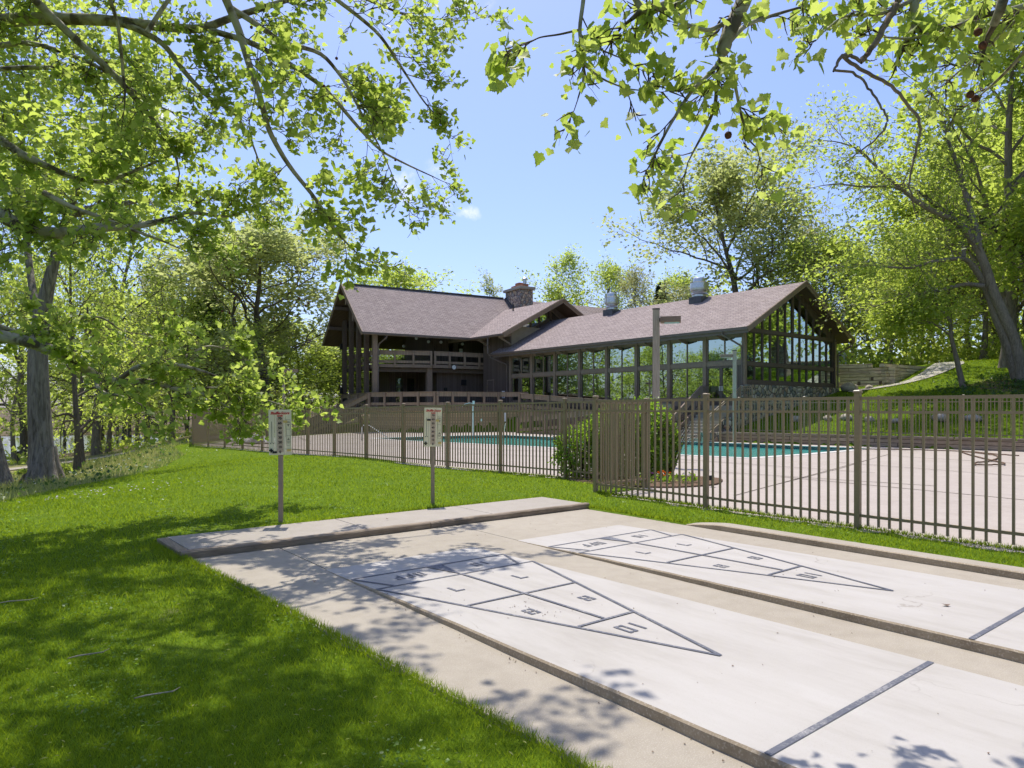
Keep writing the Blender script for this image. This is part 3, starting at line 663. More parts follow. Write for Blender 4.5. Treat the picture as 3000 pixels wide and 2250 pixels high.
for i in range(n):
    a, b = pool_poly[i], pool_poly[(i+1)%n]; mb.add([(a[0],a[1],ZD-.02),(b[0],b[1],ZD-.02),(b[0],b[1],-1.5),(a[0],a[1],-1.5)], [(0,1,2,3)])
tag(mb.build('pool_wall', M['tile']), kind='structure')
mb = MB(); mb.add([(x, y, ZD-.16) for x, y in pool_ccw], [list(range(n))])
tag(mb.build('pool_water', M['pool']), kind='structure')
# saw-cut joints in the pool deck
mb = MB()
for (x0,y0),(x1,y1) in [((4.2,12.9),(13.5,24.5)),((8.6,9.3),(20,22)),((9.3,17.5),(4.0,24)),((1.8,21),(9.0,14.5)),((-2,25.5),(5.6,20.8)),((-6,30.2),(1.6,26.4)),((-9.2,32.6),(-3,30.6)),((12,8),(6.5,16.5)),((15,12),(10,21)),((18,16),(13.3,23.5)),((-12,36),(-7.5,38.5)),((-10,34),(-12.5,40))]:
    mb.bar((x0,y0,ZD+.004),(x1,y1,ZD+.004), .035, .002)
tag(mb.build('deck_joint', M['joint']), kind='structure')
# ------------------------------------------------------------------ metal picket fences
def post_mesh(h, w_=.075):
    mb = MB(); mb.box(-w_/2, w_/2, -w_/2, w_/2, -.1, h); return mb
def fence(name, pts, label, height=1.83, group=None, pick=.125, pw=.026, zoff=0.0, skip_first=False):
    """pts: list of (x,y,z) post positions; one panel between each two posts"""
    root = empty(name, pts[0], label, 'fence', group)
    for (a, b) in zip(pts[:-1], pts[1:]):
        a = Vector(a); b = Vector(b); d = Vector((b.x-a.x, b.y-a.y, 0)); L = d.length; d.normalize(); nrm = Vector((-d.y, d.x, 0))
        mb = MB(); p0 = a + d*.038 + Vector((0,0,random.gauss(0,.005))); p1 = b - d*.038 + Vector((0,0,random.gauss(0,.005)))
        for hz, hh in ((height-.05, .042), (height-.24, .034), (.17, .036)):
            mb.bar(p0+Vector((0,0,hz)), p1+Vector((0,0,hz)), .036, hh)
        k = max(1, int(round(L/pick))); 
        for i in range(1, k):
            q = a + (b-a)*(i/k)
            mb.bar(q+Vector((0,0,.035)), q+Vector((0,0,height-.055)), pw, pw, nrm)
        mb.build('panel', M['fence'], FI, root)
    ang = math.atan2(pts[1][1]-pts[0][1], pts[1][0]-pts[0][0])
    for i, p in enumerate(pts):
        if skip_first and i == 0: continue
        fr = Matrix.Translation(p) @ Matrix.Rotation(ang, 4, 'Z') @ Matrix.Rotation(random.gauss(0, .003), 4, 'X') @ Matrix.Rotation(random.gauss(0, .003), 4, 'Y')
        po = post_mesh(height+.02).build('post', M['fence'], fr, root, bevel=.006)
        cb = MB(); cb.lathe([(.001,.028),(.03,.026),(.046,.014),(.048,.0),(.048,-.012)][::-1], (0,0,height+.032), 4)
        cb.v = [((x+y)*.98, (y-x)*.98, z) for x, y, z in cb.v]
        cb.build('cap', M['fence'], fr, po)
    return root
def along(p, q, n): return [(p[0]+(q[0]-p[0])*i/n, p[1]+(q[1]-p[1])*i/n) for i in range(n+1)]
rt = [(1.62,13.2),(3.18,11.2),(4.73,9.34),(6.28,7.43),(7.8,5.5),(9.33,3.57)]
FG = 'brown picket fence round the pool'
fence('picket_fence', [(x, y, 0.0 if i < 3 else -.0) for i, (x, y) in enumerate(rt)], 'near run of brown metal picket fence along the sunlit court and its kerb', 1.82, FG, pick=.135, pw=.028)
fence('picket_fence', [(1.685,13.262,0),(2.80,14.2,0)], 'short return of brown picket fence between the corner post and the green shrub', 1.79, FG, pick=.13, skip_first=True)
l1 = along((2.8,14.2),(-6.5,25.0),6); l2 = along((-6.5,25.0),(-16.3,34.9),7)[1:]
def lz(y): return float(np.interp(y, [14.2,16.3,18.8,20.4,22.7,24.7,26.3,34.9], [0,.0,-.04,-.07,-.1,-.13,-.155,-.24]))
fl = [(x, y, lz(y)) for x, y in l1+l2]
fence('picket_fence', fl, 'long brown picket fence across the lawn behind both score boards', 1.82, FG, pick=.122, pw=.027, skip_first=True)
bk = along((10.75,34.55),(28.6,19.0),10); bk = [(11.35,34.1)]+[(11.35+(27.9-11.35)*i/7, 34.1+(19.6-34.1)*i/7) for i in range(1,8)]
fence('picket_fence', [(x, y, .40) for x, y in bk], 'brown picket fence on top of the low timber wall at the foot of the hill', 1.75, FG, pick=.13, pw=.026)
fence('picket_fence', [(-16.3,34.9,-.24),(-17.6,37.6,-.3),(-18.6,40.3,-.4),(-19.2,43,-.45)], 'brown picket fence turning back from the far corner towards the woods', 1.82, FG, pick=.122, pw=.027, skip_first=True)

# ------------------------------------------------------------------ score boards
def text_mesh(body, size, shear=0.0, offset=0.0, name='lettering', ext=.002):
    cu = bpy.data.curves.new(name, 'FONT'); cu.body = body; cu.size = size; cu.shear = shear; cu.offset = offset; cu.align_x = 'CENTER'; cu.align_y = 'CENTER'; cu.extrude = ext; cu.resolution_u = 3
    o = bpy.data.objects.new(name, cu); COL.objects.link(o)
    dg = bpy.context.evaluated_depsgraph_get(); me = bpy.data.meshes.new_from_object(o.evaluated_get(dg))
    bpy.data.objects.remove(o); bpy.data.curves.remove(cu); return me
def text(body, size, x, z, mat, frame, par, name='lettering', shear=0, offset=0, y=-.004, ext=.002, sx=1.0):
    me = text_mesh(body, size, shear, offset, name, ext); me.materials.clear(); me.materials.append(M[mat])
    fr = frame @ Matrix.Translation((x, y, z)) @ Matrix.Rotation(R(90), 4, 'X') @ Matrix.Diagonal((sx, 1, 1, 1))
    return link(name, me, fr, par)
def score_board(x, y, z, bw, bz0, bz1, rot, tilt, label, marks):
    root = empty('score_board', (x, y, z), label, 'score board', 'score boards behind the platform', rot)
    fr = Matrix.Translation((x, y, z)) @ Matrix.Rotation(rot, 4, 'Z')
    mb = MB(); mb.box(-.028, .028, .0, .06, -.3, bz1-.06); mb.build('post', M['post'], fr, root, bevel=.006)
    fb = fr @ Matrix.Translation((0, -.012, (bz0+bz1)/2)) @ Matrix.Rotation(tilt, 4, 'Y')
    h = (bz1-bz0)/2; wd = bw/2
    # board cut into panels by its two slots, so the slots are real gaps
    sx = [-wd, -wd*.50, -wd*.465, wd*.47, wd*.505, wd]
    mb = MB()
    mb.box(sx[0], sx[1], 0, .012, -h, h); mb.box(sx[2], sx[3], 0, .012, -h, h); mb.box(sx[4], sx[5], 0, .012, -h, h)
    for a, b in ((1,2),(3,4)): mb.box(sx[a], sx[b], .0005, .0115, h*.78, h-.0005); mb.box(sx[a], sx[b], .0005, .0115, -h+.0005, -h*.92)
    bo = mb.build('board', M['cream'], fb, root)
    pk = MB(); pk.box(-wd*.30, wd*.29, -.0025, -.0004, -h*.88, h*.66); pk.build('number_strip', M['pinkish'], fb, bo)
    text('Shuffle-Score', bw*.168, 0, h*.845, 'red', fb, bo, 'title_lettering', .35, bw*.0035, sx=.93)
    text('GAME', bw*.088, 0, h*.72, 'red', fb, bo, 'title_lettering', 0, bw*.0045, sx=1.05)
    for i in range(8):
        text(str(70-10*i), bw*.165, 0, h*(.605-.2105*i), 'ink', fb, bo, 'number', 0, bw*.0025, y=-.0055)
    ln = MB()
    for i in range(7): ln.box(-wd*.27, wd*.26, -.004, -.0027, h*(.50-.2105*i)-.0015, h*(.50-.2105*i)+.0015)
    for x0, z0, x1, z1 in ((.56,.56,.92,.56),(.56,.13,.92,.13),(.56,-.15,.92,-.15),(.56,-.58,.92,-.58)):
        ln.box(x0*wd, x1*wd, -.003, -.0003, z0*h-.0015, z0*h+.0015)
    for xx in (.56,.92): ln.box(xx*wd-.0012, xx*wd+.0012, -.0032, -.0002, -.58*h, .56*h)
    for zc, s_ in ((.33,-1),(-.33,1)):
        ln.extrude([(.62*wd,-.003,(zc-.03*s_)*h),(.86*wd,-.003,(zc-.03*s_)*h),(.74*wd,-.003,(zc+.09*s_)*h)][::s_], (0,.0027,0))
        ln.box(.60*wd, .88*wd, -.003, -.0003, (zc-.10*s_)*h-.004, (zc-.10*s_)*h+.004); ln.box(.64*wd, .84*wd, -.003, -.0003, (zc-.15*s_)*h-.003, (zc-.15*s_)*h+.003)
    ln.build('printed_panel', M['faint'], fb, bo)
    sl = MB(); sl.box(-wd*.745, -wd*.715, -.003, -.0003, -h*.47, h*.48)
    for t0, t1 in ((R(35),R(75)),(R(105),R(145))):
        for k in range(4):
            a = t0+(t1-t0)*k/4; b = t0+(t1-t0)*(k+1)/4
            sl.bar((-wd*.73+wd*.2*math.cos(a),-.002,-h*.56+wd*.2*math.sin(a)),(-wd*.73+wd*.2*math.cos(b),-.002,-h*.56+wd*.2*math.sin(b)), .003, .007, (0,0,1))
    sl.build('printed_arrow', M['ink'], fb, bo)
    for kind, mx, mz in marks:
        b = MB()
        if kind == 'cross':
            b.box(-.026,.026,-.012,-.0005,-.009,.009); b.box(-.009,.009,-.0118,-.0006,.009,.027); b.box(-.009,.009,-.0118,-.0006,-.027,-.009); b.build('marker_knob', M['black'], fb @ Matrix.Translation((mx*wd,0,mz*h)), root)
        elif kind == 'black':
            b.box(-.03,.012,-.014,-.0005,-.014,.014); b.tube([(.014,-.014,0),(.014,-.001,0)], .016, 10); b.build('marker_slider', M['black'], fb @ Matrix.Translation((mx*wd,0,mz*h)), root, bevel=.003)
        else:
            b.box(-.03,.024,-.013,-.0005,-.015,.015); b.build('marker_slider', M['yellowp'], fb @ Matrix.Translation((mx*wd,0,mz*h)), root, bevel=.004)
    return root
score_board(-3.13, 9.22, .07, .297, .93, 1.54, R(6), R(-.8), 'cream score board with its black slider down at 0, nearer the lawn slope', [('cross',-.79,-.80),('black',-.47,-.88),('yellow',.5,.475),('yellow2',.8,-.79)])
score_board(-1.28, 11.05, .08, .285, .93, 1.56, R(14), R(.8), 'cream score board with its black slider up at 60, farther from the lawn slope', [('cross',-.8,-.83),('black',-.47,.37),('yellow',.52,.345),('yellow2',.83,-.80)])

# ------------------------------------------------------------------ lamp posts
def lamp(x, y, z0, z1, w_, bx, label, arm=1, rot=0.0, sq=True):
    root = empty('lamp_post', (x, y, z0), label, 'lamp post', 'wooden lamp posts about the pool', rot)
    fr = Matrix.Translation((x, y, 0)) @ Matrix.Rotation(rot, 4, 'Z')
    mb = MB(); mb.box(-w_/2, w_/2, -w_/2, w_/2, z0-.4, z1-.03); po = mb.build('pole', M['pole'], fr, root, bevel=.012)
    c = MB(); c.box(-w_*.54, w_*.54, -w_*.54, w_*.54, z1-.03, z1); c.build('cap', M['black'], fr, po)
    L, Wd, Hh, dz = bx
    h = MB(); x0 = arm*(w_/2+.02); x1 = arm*(w_/2+.02+L)
    zt = z1-dz
    h.box(x0, x1, -Wd/2, Wd/2, zt-Hh, zt)
    hd = h.build('lamp_head', M['trim'], fr, root, bevel=.012)
    g = MB(); g.box(x0+arm*L*.2, x1-arm*.04, -Wd/2+.04, Wd/2-.04, zt-Hh-.012, zt-Hh-.001); g.build('lens', M['alu'], fr, hd)
    b = MB(); b.box(arm*w_/2, x0, -.05, .05, zt-Hh*.8, zt-Hh*.2); b.build('arm', M['black'], fr, root)
    return root
lamp(4.33, 20.5, -.02, 4.63, .20, (.60,.40,.17,.26), 'tall weathered lamp post behind the green shrub, its brown lamp box lit by sun', 1, R(-14))
lamp(10.76, 33.0, .30, 4.46, .17, (.55,.36,.15,.20), 'slim pale lamp post beside the concrete stairs, its lamp box on the left', -1, R(-14))
lamp(-14.05, 42.0, -.1, 4.28, .15, (.75,.36,.17,.22), 'pale lamp post half hidden by leaves above the nearer score board', 1, R(8))

# ------------------------------------------------------------------ small things round the pool
sh = empty('pool_shower', (-2.4,42.6,-.02), 'white shower pole with a small pipe head at the far pool edge', 'shower')
b = MB(); b.tube([(-2.4,42.6,-.05),(-2.4,42.6,2.12)], .075, 12); b.build('pole', M['white'], FI, sh, smooth=False)
b = MB(); b.tube([(-2.4,42.55,1.95),(-2.65,42.5,2.0),(-2.95,42.45,1.92),(-3.05,42.44,1.8)], .02, 6); b.build('pipe', M['alu'], FI, sh); b = MB(); b.lathe([(.02,.06),(.06,0),(.06,-.015)][::-1], (-3.05,42.44,1.76), 10); b.build('shower_head', M['alu'], FI, sh)
b = MB(); b.box(-1.95,-1.82,42.55,42.6,.85,1.0); b.build('control_box', M['white'], FI, sh)
hr = MB(); hr.tube([(-7.95,36.2,-.05),(-7.95,36.2,.62),(-7.9,36.22,.74),(-7.75,36.3,.78),(-7.6,36.36,.74),(-6.75,36.75,.12),(-6.55,36.85,-.1)], .028, 8)
tag(hr.build('pool_handrail', M['white'], FI, None, True), 'bent white handrail leading down into the left end of the pool', 'handrail')
hr = MB(); hr.tube([(-.50,43.1,-.05),(-.47,43.1,.35),(-.42,43.08,.72),(-.33,42.9,.76),(-.30,42.6,.4),(-.30,42.45,-.1)], .025, 8)
tag(hr.build('pool_handrail', M['steel'], FI, None, True), 'shiny steel handrail glinting at the far corner of the pool', 'handrail')
tp = MB(); n = 26; vs = []
for i in range(n):
    t = i/(n-1); x = -14.6+2.9*t; y = 35.6-.9*t+.15*math.sin(t*9); r_ = .20+.09*math.sin(t*13+1)+.05*math.sin(t*31); r_ *= math.sin(math.pi*min(1, max(.04, t*1.0)))**.35
    for k in range(9):
        a = math.pi*k/8; vs.append((x+.25*math.sin(t*5)*.3, y-math.cos(a)*(.42+.1*math.sin(t*17)), -.1+math.sin(a)*r_*1.5+.02*random.random()))
tp.add(vs, [(i*9+k, i*9+k+1, (i+1)*9+k+1, (i+1)*9+k) for i in range(n-1) for k in range(8)])
tag(tp.build('folded_tarpaulin', M['tarp'], FI, None, True), 'long crumpled grey tarpaulin lying behind the far end of the fence', 'tarpaulin')
hz = [(14.34,28.83),(13.76,27.34),(15.16,27.34),(16.16,26.7),(17.12,26.17),(17.02,24.79),(16.69,23.34),(15.16,21.45),(14.15,20.62),(13.77,20.35),(13.36,19.7),(13.78,19.6),(14.33,19.85),(14.68,20.35),(15.15,21.74),(16.26,24.41),(17.14,26.17),(17.29,25.18),(17.24,24.04),(17.48,23.54)]
hp = np.array(hz); hp = np.c_[np.interp(np.linspace(0,19,96), range(20), hp[:,0]), np.interp(np.linspace(0,19,96), range(20), hp[:,1])]
for _ in range(3): hp[1:-1] = (hp[:-2]+2*hp[1:-1]+hp[2:])/4
hb = MB(); hb.tube([(x, y, .012+.012*(i % 7 == 0)) for i, (x, y) in enumerate(hp)], .022, 6)
tag(hb.build('garden_hose', M['mulch'], FI, None, True), 'brown hose looped over the pale pool deck', 'hose')
sp = empty('garden_spotlight', (4.2,14.35,0), 'little black spotlight on a spike at the end of the flower bed', 'spotlight')
b = MB(); b.tube([(4.2,14.35,-.05),(4.2,14.35,.13)], .012, 6); b.build('spike', M['black'], FI, sp)
b = MB(); b.box(4.13,4.24,14.3,14.4,.12,.22); b.build('lamp_head', M['black'], FI, sp, bevel=.01)

# low timber wall under the back fence, big timber wall on the hill
lw = empty('low_timber_wall', (15,31,0), 'low brown timber retaining wall running along the back edge of the pool deck', 'retaining wall')
fr = Matrix.Translation((10.3,34.35,0)) @ Matrix.Rotation(math.atan2(18.2-34.35, 28.6-10.3), 4, 'Z')
b = MB(); b.box(0, 24.4, .0, .22, -.2, .38); b.build('timber_courses', M['twall_low'], fr, lw, bevel=.01)
b = MB()
for k in range(12): b.box(.02+k*2.03, 2.0+k*2.03, -.02, .2, .384, .47+.006*(k % 3))
b.build('cap_timber', M['timber'], fr, lw, bevel=.012)
def timber_wall_thing(name, corners, z0s, z1s, label, steps):
    root = empty(name, (corners[0][0], corners[0][1], z0s[0]), label, 'retaining wall')
    for i in range(len(corners)-1):
        a, b = corners[i], corners[i+1]; L = math.hypot(b[0]-a[0], b[1]-a[1])
        fr = Matrix.Translation((a[0], a[1], 0)) @ Matrix.Rotation(math.atan2(b[1]-a[1], b[0]-a[0]), 4, 'Z')
        m_ = MB(); z = z0s[i]-.5; k = 0; rows = 9; hh = (z1s[i]-z)/rows
        for r_ in range(rows):
            back = .05*r_; off = .03*(r_ % 2) + (.16 if r_ >= rows//2 else 0)
            L1 = L*(steps[i] if r_ == rows-1 else 1)
            m_.box(-.02+.05*(r_ % 2), L1, back+off, back+off+.3, z+.003, z+hh-.012); z += hh
        m_.build('timber_courses', M['twall'], fr, root, bevel=.012)
        m_ = MB()
        for kx in range(6):
            xx = .6+kx*L/6.2+random.uniform(-.2,.2); rr = random.randrange(2, 8); zz = z0s[i]-.5+hh*rr
            m_.box(xx, xx+.17, .05*rr+.03*(rr % 2)+(.16 if rr >= rows//2 else 0)-.006, .6, zz+.014, zz+hh-.022)
        m_.build('tie_back_end', M['darkwood'], fr, root)
    return root
timber_wall_thing('timber_retaining_wall', [(20.6,43.2),(23.15,41.4),(27.9,44.7)], [2.5,2.75], [4.45,4.42], 'tall stepped wall of weathered grey timbers beside the glazed gable', [.6,1.0])
def rock(x, y, r_, label, sq=(1,.8,.65), lift=.3, group='boulders on the grass slope'):
    z = gz(x, y); b = MB(); r_ = r_ if r_ > .5 else r_*.8; b.ball((0,0,0), r_, 14, 9, (sq[0]*random.uniform(.85,1.25), sq[1], sq[2]*random.uniform(.8,1.15)), .11)
    sub = b.build('boulder', M['rock'], Matrix.Translation((x, y, z+r_*sq[2]*lift)) @ Matrix.Rotation(random.uniform(0,6), 4, 'Z'), None, True)
    return tag(sub, label, 'boulder', group)
rock(20.55, 41.6, .62, 'largest smooth grey boulder, at the foot of the tall timber wall', (1,.8,.62), .35); rock(21.55, 41.2, .34, 'smaller grey boulder tucked beside the largest one', (1,.8,.6), .3)
for i, (x, y, r_, lb) in enumerate([(15.9,34.4,.30,'boulder behind the back fence, nearest the stone foundation'),(16.6,33.9,.36,'rounded boulder behind the back fence beside two others'),(17.2,32.9,.26,'low boulder half sunk in the grass behind the back fence'),(17.9,31.8,.27,'small boulder standing alone behind the back fence'),(19.4,31.0,.42,'wide flat boulder behind the back fence post'),(20.4,30.2,.33,'pointed dark boulder at the far side of the grass bank'),(14.6,35.1,.33,'boulder in the shade under the glazed gable')]): rock(x, y, r_, lb, (1.2,.8,.75), .4)
# ------------------------------------------------------------------ the lodge
lodge = empty('lodge', (2.0, 47.0, 0.0), 'big dark brown timber lodge with shingled gable roofs and a long glazed wing', 'lodge')
V0, U0, UL, VB = 31.94, 20.66, 40.64, 41.45
VR = 36.7; ZE, SL = 5.83, .52
FLR = 1.8
def rz_w(v): return ZE + SL*((v if v <= VR else 2*VR-v)-31.04)
def roof_slab(name, pts, thick, frame, parent, mats=None):
    """pts: 4 corners of the shingled top: eave a, eave b, ridge b, ridge a"""
    P = [Vector(p) for p in pts]; e = (P[1]-P[0]).normalized(); up = (P[3]-P[0]); up = (up-e*up.dot(e)).normalized()
    mb = MB(); n = len(P); lo = [p-Vector((0,0,thick)) for p in P]
    nrm = e.cross(up)
    mb.mi = 0; mb.add(P, [list(range(n)) if nrm.z > 0 else list(range(n))[::-1]])
    mb.mi = 1; mb.add(lo, [list(range(n))[::-1]])
    mb.mi = 2; mb.add(P+lo, [(i,(i+1)%n,(i+1)%n+n,i+n) for i in range(n)])
    me = mb.mesh(name, [M['shingle'], M['soffit'], M['trim']])
    uvl = me.uv_layers.new(name='UVMap')
    for lp in me.loops:
        d = me.vertices[lp.vertex_index].co - P[0]; uvl.data[lp.index].uv = (d.dot(e), d.dot(up))
    return link(name, me, frame, parent)
def wpart(name, mb, mat, par=None, bevel=0): return mb.build(name, mat, FW, par or lodge, bevel=bevel)
def hpart(name, mb, mat, par=None, bevel=0): return mb.build(name, mat, FH, par or lodge, bevel=bevel)
def window(pts, nrm, frame, fw=.05, depth=.09, mull=(), mat='trim', gl='glass', recess=.045):
    """pts: planar outline (local), nrm: outward unit normal; frame bars as a mesh, the glass as its child"""
    P = [Vector(p) for p in pts]; nv = Vector(nrm); n = len(P); c = sum(P, Vector())/n
    mb = MB(); ins = []
    for i in range(n):
        a, b = P[i], P[(i+1)%n]; d = (b-a).normalized(); inn = nv.cross(d)
        if inn.dot(c-a) < 0: inn = -inn
        q = [a+d*0, b, b+inn*fw-d*fw*.0, a+inn*fw]
        mb.extrude([x - nv*depth for x in ([a, b, b+inn*fw, a+inn*fw])], nv*(depth-.001*(i % 2)))
    for k in mull:   # upright bars at fractions of the way from P0 to P1 (bottom), P3 to P2 (top)
        a = P[0].lerp(P[1], k); b = P[3].lerp(P[2], k); mb.bar(a+(b-a)*.01-nv*depth*.5, b-(b-a)*.01-nv*depth*.5, fw*1.25, depth*.9, nv)
    o = mb.build('window', M[mat], frame, lodge)
    g = MB(); g.add([p - nv*recess + (c-p)*.004 for p in P], [list(range(n))])
    g.build('pane', M[gl], frame, o)
    return o
# -- long wing: floor, stone base, posts, rails, windows
b = MB(); b.box(V0+.1, VB-.1, U0+.15, 44.5, 1.5, FLR); wpart('floor', b, M['carpet'])
b = MB(); b.box(V0-.12, V0+.15, U0-.02, UL+3, -.6, FLR-.02); wpart('foundation', b, M['darkwood'])
b = MB(); b.box(V0-.22, VB+.1, U0-.28, U0+.14, -1.2, 2.9); wpart('stone_base', b, M['stone'])
BAY = (UL-U0)/8
for i in range(9):
    b = MB(); u = U0+BAY*i; hw = .11 if i else .14
    b.box(V0-.10, V0+.12, u-hw if i else u-.03, u+hw, FLR-.1, 5.62); wpart('post', b, M['trim'], bevel=.01)
for i in range(8):
    ua, ub = U0+BAY*i+.11+(.03 if i == 0 else 0), U0+BAY*(i+1)-.11
    b = MB(); b.box(V0-.05, V0+.09, ua, ub, 3.96, 4.20); wpart('mid_rail', b, M['trim'])
    b = MB(); b.box(V0-.04, V0+.09, ua, ub, 5.50, 5.70); wpart('top_rail', b, M['trim'])
    if i:
        b = MB(); b.box(V0-.04, V0+.09, ua, ub, FLR-.1, 2.22); wpart('sill_rail', b, M['trim'])
    N = (-1, 0, 0)
    window([(V0, ub, 4.205), (V0, ua, 4.205), (V0, ua, 5.495), (V0, ub, 5.495)], N, FW, mull=(.5,))
    if i: window([(V0, ub, 2.225), (V0, ua, 2.225), (V0, ua, 3.955), (V0, ub, 3.955)], N, FW, mull=(.5,))
    # braced rafter tail
    b = MB(); uc = (ua+ub)/2
    b.bar((V0-.06, uc, 5.38), (V0-.78, uc, 5.55), .09, .14); b.bar((V0-.8, uc, 5.56), (V0+.1, uc, 5.9), .09, .12); wpart('rafter_tail', b, M['railpost'])
# door bay
ua, ub = U0+.15, U0+BAY-.12
for k, (a, c) in enumerate(((ua+.45, ua+1.30), (ua+1.31, ub-.02))):
    d = MB()
    for q in ((a, a+.09, FLR, 3.95), (c-.09, c, FLR, 3.95), (a+.0905, c-.0905, FLR, 2.05), (a+.0905, c-.0905, 3.84, 3.95)): d.box(V0-.03, V0+.03, *q)
    dd = wpart('door', d, M['darkwood']); g = MB(); g.add([(V0-.005, a+.09, 2.05), (V0-.005, c-.09, 2.05), (V0-.005, c-.09, 3.84), (V0-.005, a+.09, 3.84)], [(0,1,2,3)]); wpart('pane', g, M['glass'], dd)
    h = MB(); hx = c-.12 if k == 0 else a+.02; h.box(V0-.045, V0-.032, hx, hx+.1, 2.6, 2.86); h.tube([(V0-.045,hx+.05,2.66),(V0-.09,hx+.05,2.68),(V0-.09,hx+.05,2.8),(V0-.045,hx+.05,2.82)], .012, 6); wpart('handle', h, M['alu'], dd)
b = MB(); b.box(V0-.03, V0+.05, ua, ua+.44, FLR, 3.95); wpart('side_panel', b, M['siding'])
# -- glazed gable end
def gz_top(v): return rz_w(v)-.52
rows = [(3.15, 3.92), (4.13, 5.72)]
b = MB(); b.box(V0+.14, VB-.1, U0-.04, U0+.1, 2.9, 3.14); wpart('sill_beam', b, M['darkwood'])
b = MB(); b.box(V0+.14, VB-.1, U0-.05, U0+.1, 3.925, 4.125); wpart('mid_rail', b, M['darkwood'])
b = MB(); b.box(V0+.14, VB-.1, U0-.05, U0+.1, 5.725, 5.91); wpart('top_rail', b, M['darkwood'])
b = MB(); b.box(VB-.1, VB+.14, U0-.1, U0+.16, 2.5, 5.9); wpart('post', b, M['darkwood'])
NP = 12; pw = (VB-.1-V0-.14)/NP
for i in range(NP):
    a = V0+.14+pw*i; c = a+pw; ai, ci = a+.035, c-.035
    for z0, z1 in rows: window([(ai, U0, z0), (ci, U0, z0), (ci, U0, z1), (ai, U0, z1)], (0,-1,0), FW, .03, .08, mat='darkwood')
    ta, tc = gz_top(ai), gz_top(ci)
    if max(ta, tc) > 6.0:
        lo = 5.915
        if min(ta, tc) > lo+.05: pts = [(ai,U0,lo),(ci,U0,lo),(ci,U0,tc),(ai,U0,ta)]
        else:
            if ta < tc: x0 = ai+(lo-ta)/(tc-ta)*(ci-ai); pts = [(x0,U0,lo),(ci,U0,lo),(ci,U0,tc)]
            else: x1 = ai+(ta-lo)/(ta-tc)*(ci-ai); pts = [(ai,U0,lo),(x1,U0,lo),(ai,U0,ta)]
        window(pts, (0,-1,0), FW, .03, .08, mat='darkwood')
    if i:
        b = MB(); b.box(a-.033, a+.033, U0-.02, U0+.08, 3.14, 3.92); b.box(a-.033, a+.033, U0-.0201, U0+.0799, 4.13, 5.72)
        if gz_top(a) > 6: b.box(a-(.033 if i != 6 else .09), a+(.033 if i != 6 else .09), U0-.0202, U0+.0798, 5.912, gz_top(a)+.02)
        wpart('mullion', b, M['darkwood'])
# dark boarding between the glass and the roof
for sgn in (1, -1):
    va = V0 if sgn == 1 else VB; b = MB()
    pts = [(va, U0-.03, 5.9), (va+sgn*.75, U0-.03, 5.915), (VR, U0-.03, gz_top(VR)), (VR, U0-.03, rz_w(VR)-.16), (va, U0-.03, rz_w(va)-.16)]
    b.extrude(pts[::sgn], (0,.1,0)); wpart('gable_boarding', b, M['siding'])
# -- wing roof
TH = .16; UG = U0-.76; UR = 41.6
roof_slab('roof', [(31.04,UR+.55,ZE),(31.04,UG,ZE),(VR,UG,rz_w(VR)),(VR,UR+.2,rz_w(VR))], TH, FW, lodge)
roof_slab('roof', [(42.36,UG,ZE),(42.36,UR+.2,ZE),(VR,UR+.2,rz_w(VR)-.003),(VR,UG,rz_w(VR)-.003)], TH, FW, lodge)
for sgn, ve in ((1,31.0),(-1,42.4)):
    b = MB(); b.bar((ve, UG-.03, ZE-.09-.02), (VR-sgn*.001, UG-.03, rz_w(VR)-.09), .05, .30, (0,0,1)); b.bar((ve, UG-.07, ZE-.03), (VR-sgn*.001, UG-.07, rz_w(VR)-.01), .03, .13, (0,0,1)); wpart('bargeboard', b, M['trim'])
b = MB(); b.box(30.93, 31.035, UG-.02, UR+.56, ZE-.14, ZE-.005); b.box(30.91, 31.035, UG-.02, UR+.56, ZE-.018, ZE-.002)
b.box(31.05, 31.10, UG+.02, UR+.5, ZE-.30, ZE-.165); wpart('gutter', b, M['gutter'])
b = MB(); b.tube([(30.98,U0+.75,ZE-.14),(30.98,U0+.75,ZE-.28),(31.75,U0+.12,4.95),(31.80,U0+.10,4.75),(31.80,U0+.10,1.9)], .05, 8); wpart('downspout', b, M['gutter'])
b = MB(); b.tube([(30.98,UR+.3,ZE-.14),(30.98,UR+.3,ZE-.3),(31.78,UL+.35,5.0),(31.80,UL+.30,4.8),(31.80,UL+.30,1.6)], .05, 8); wpart('downspout', b, M['gutter'])
b = MB(); b.bar((41.6,U0-.25,5.0),(42.3,U0-.6,5.5), .06, .06); b.tube([(42.42,UG+.1,ZE-.15),(42.42,UG+.1,5.5),(41.75,U0-.1,5.0),(41.72,U0-.1,2.5)], .05, 8); wpart('downspout', b, M['gutter'])
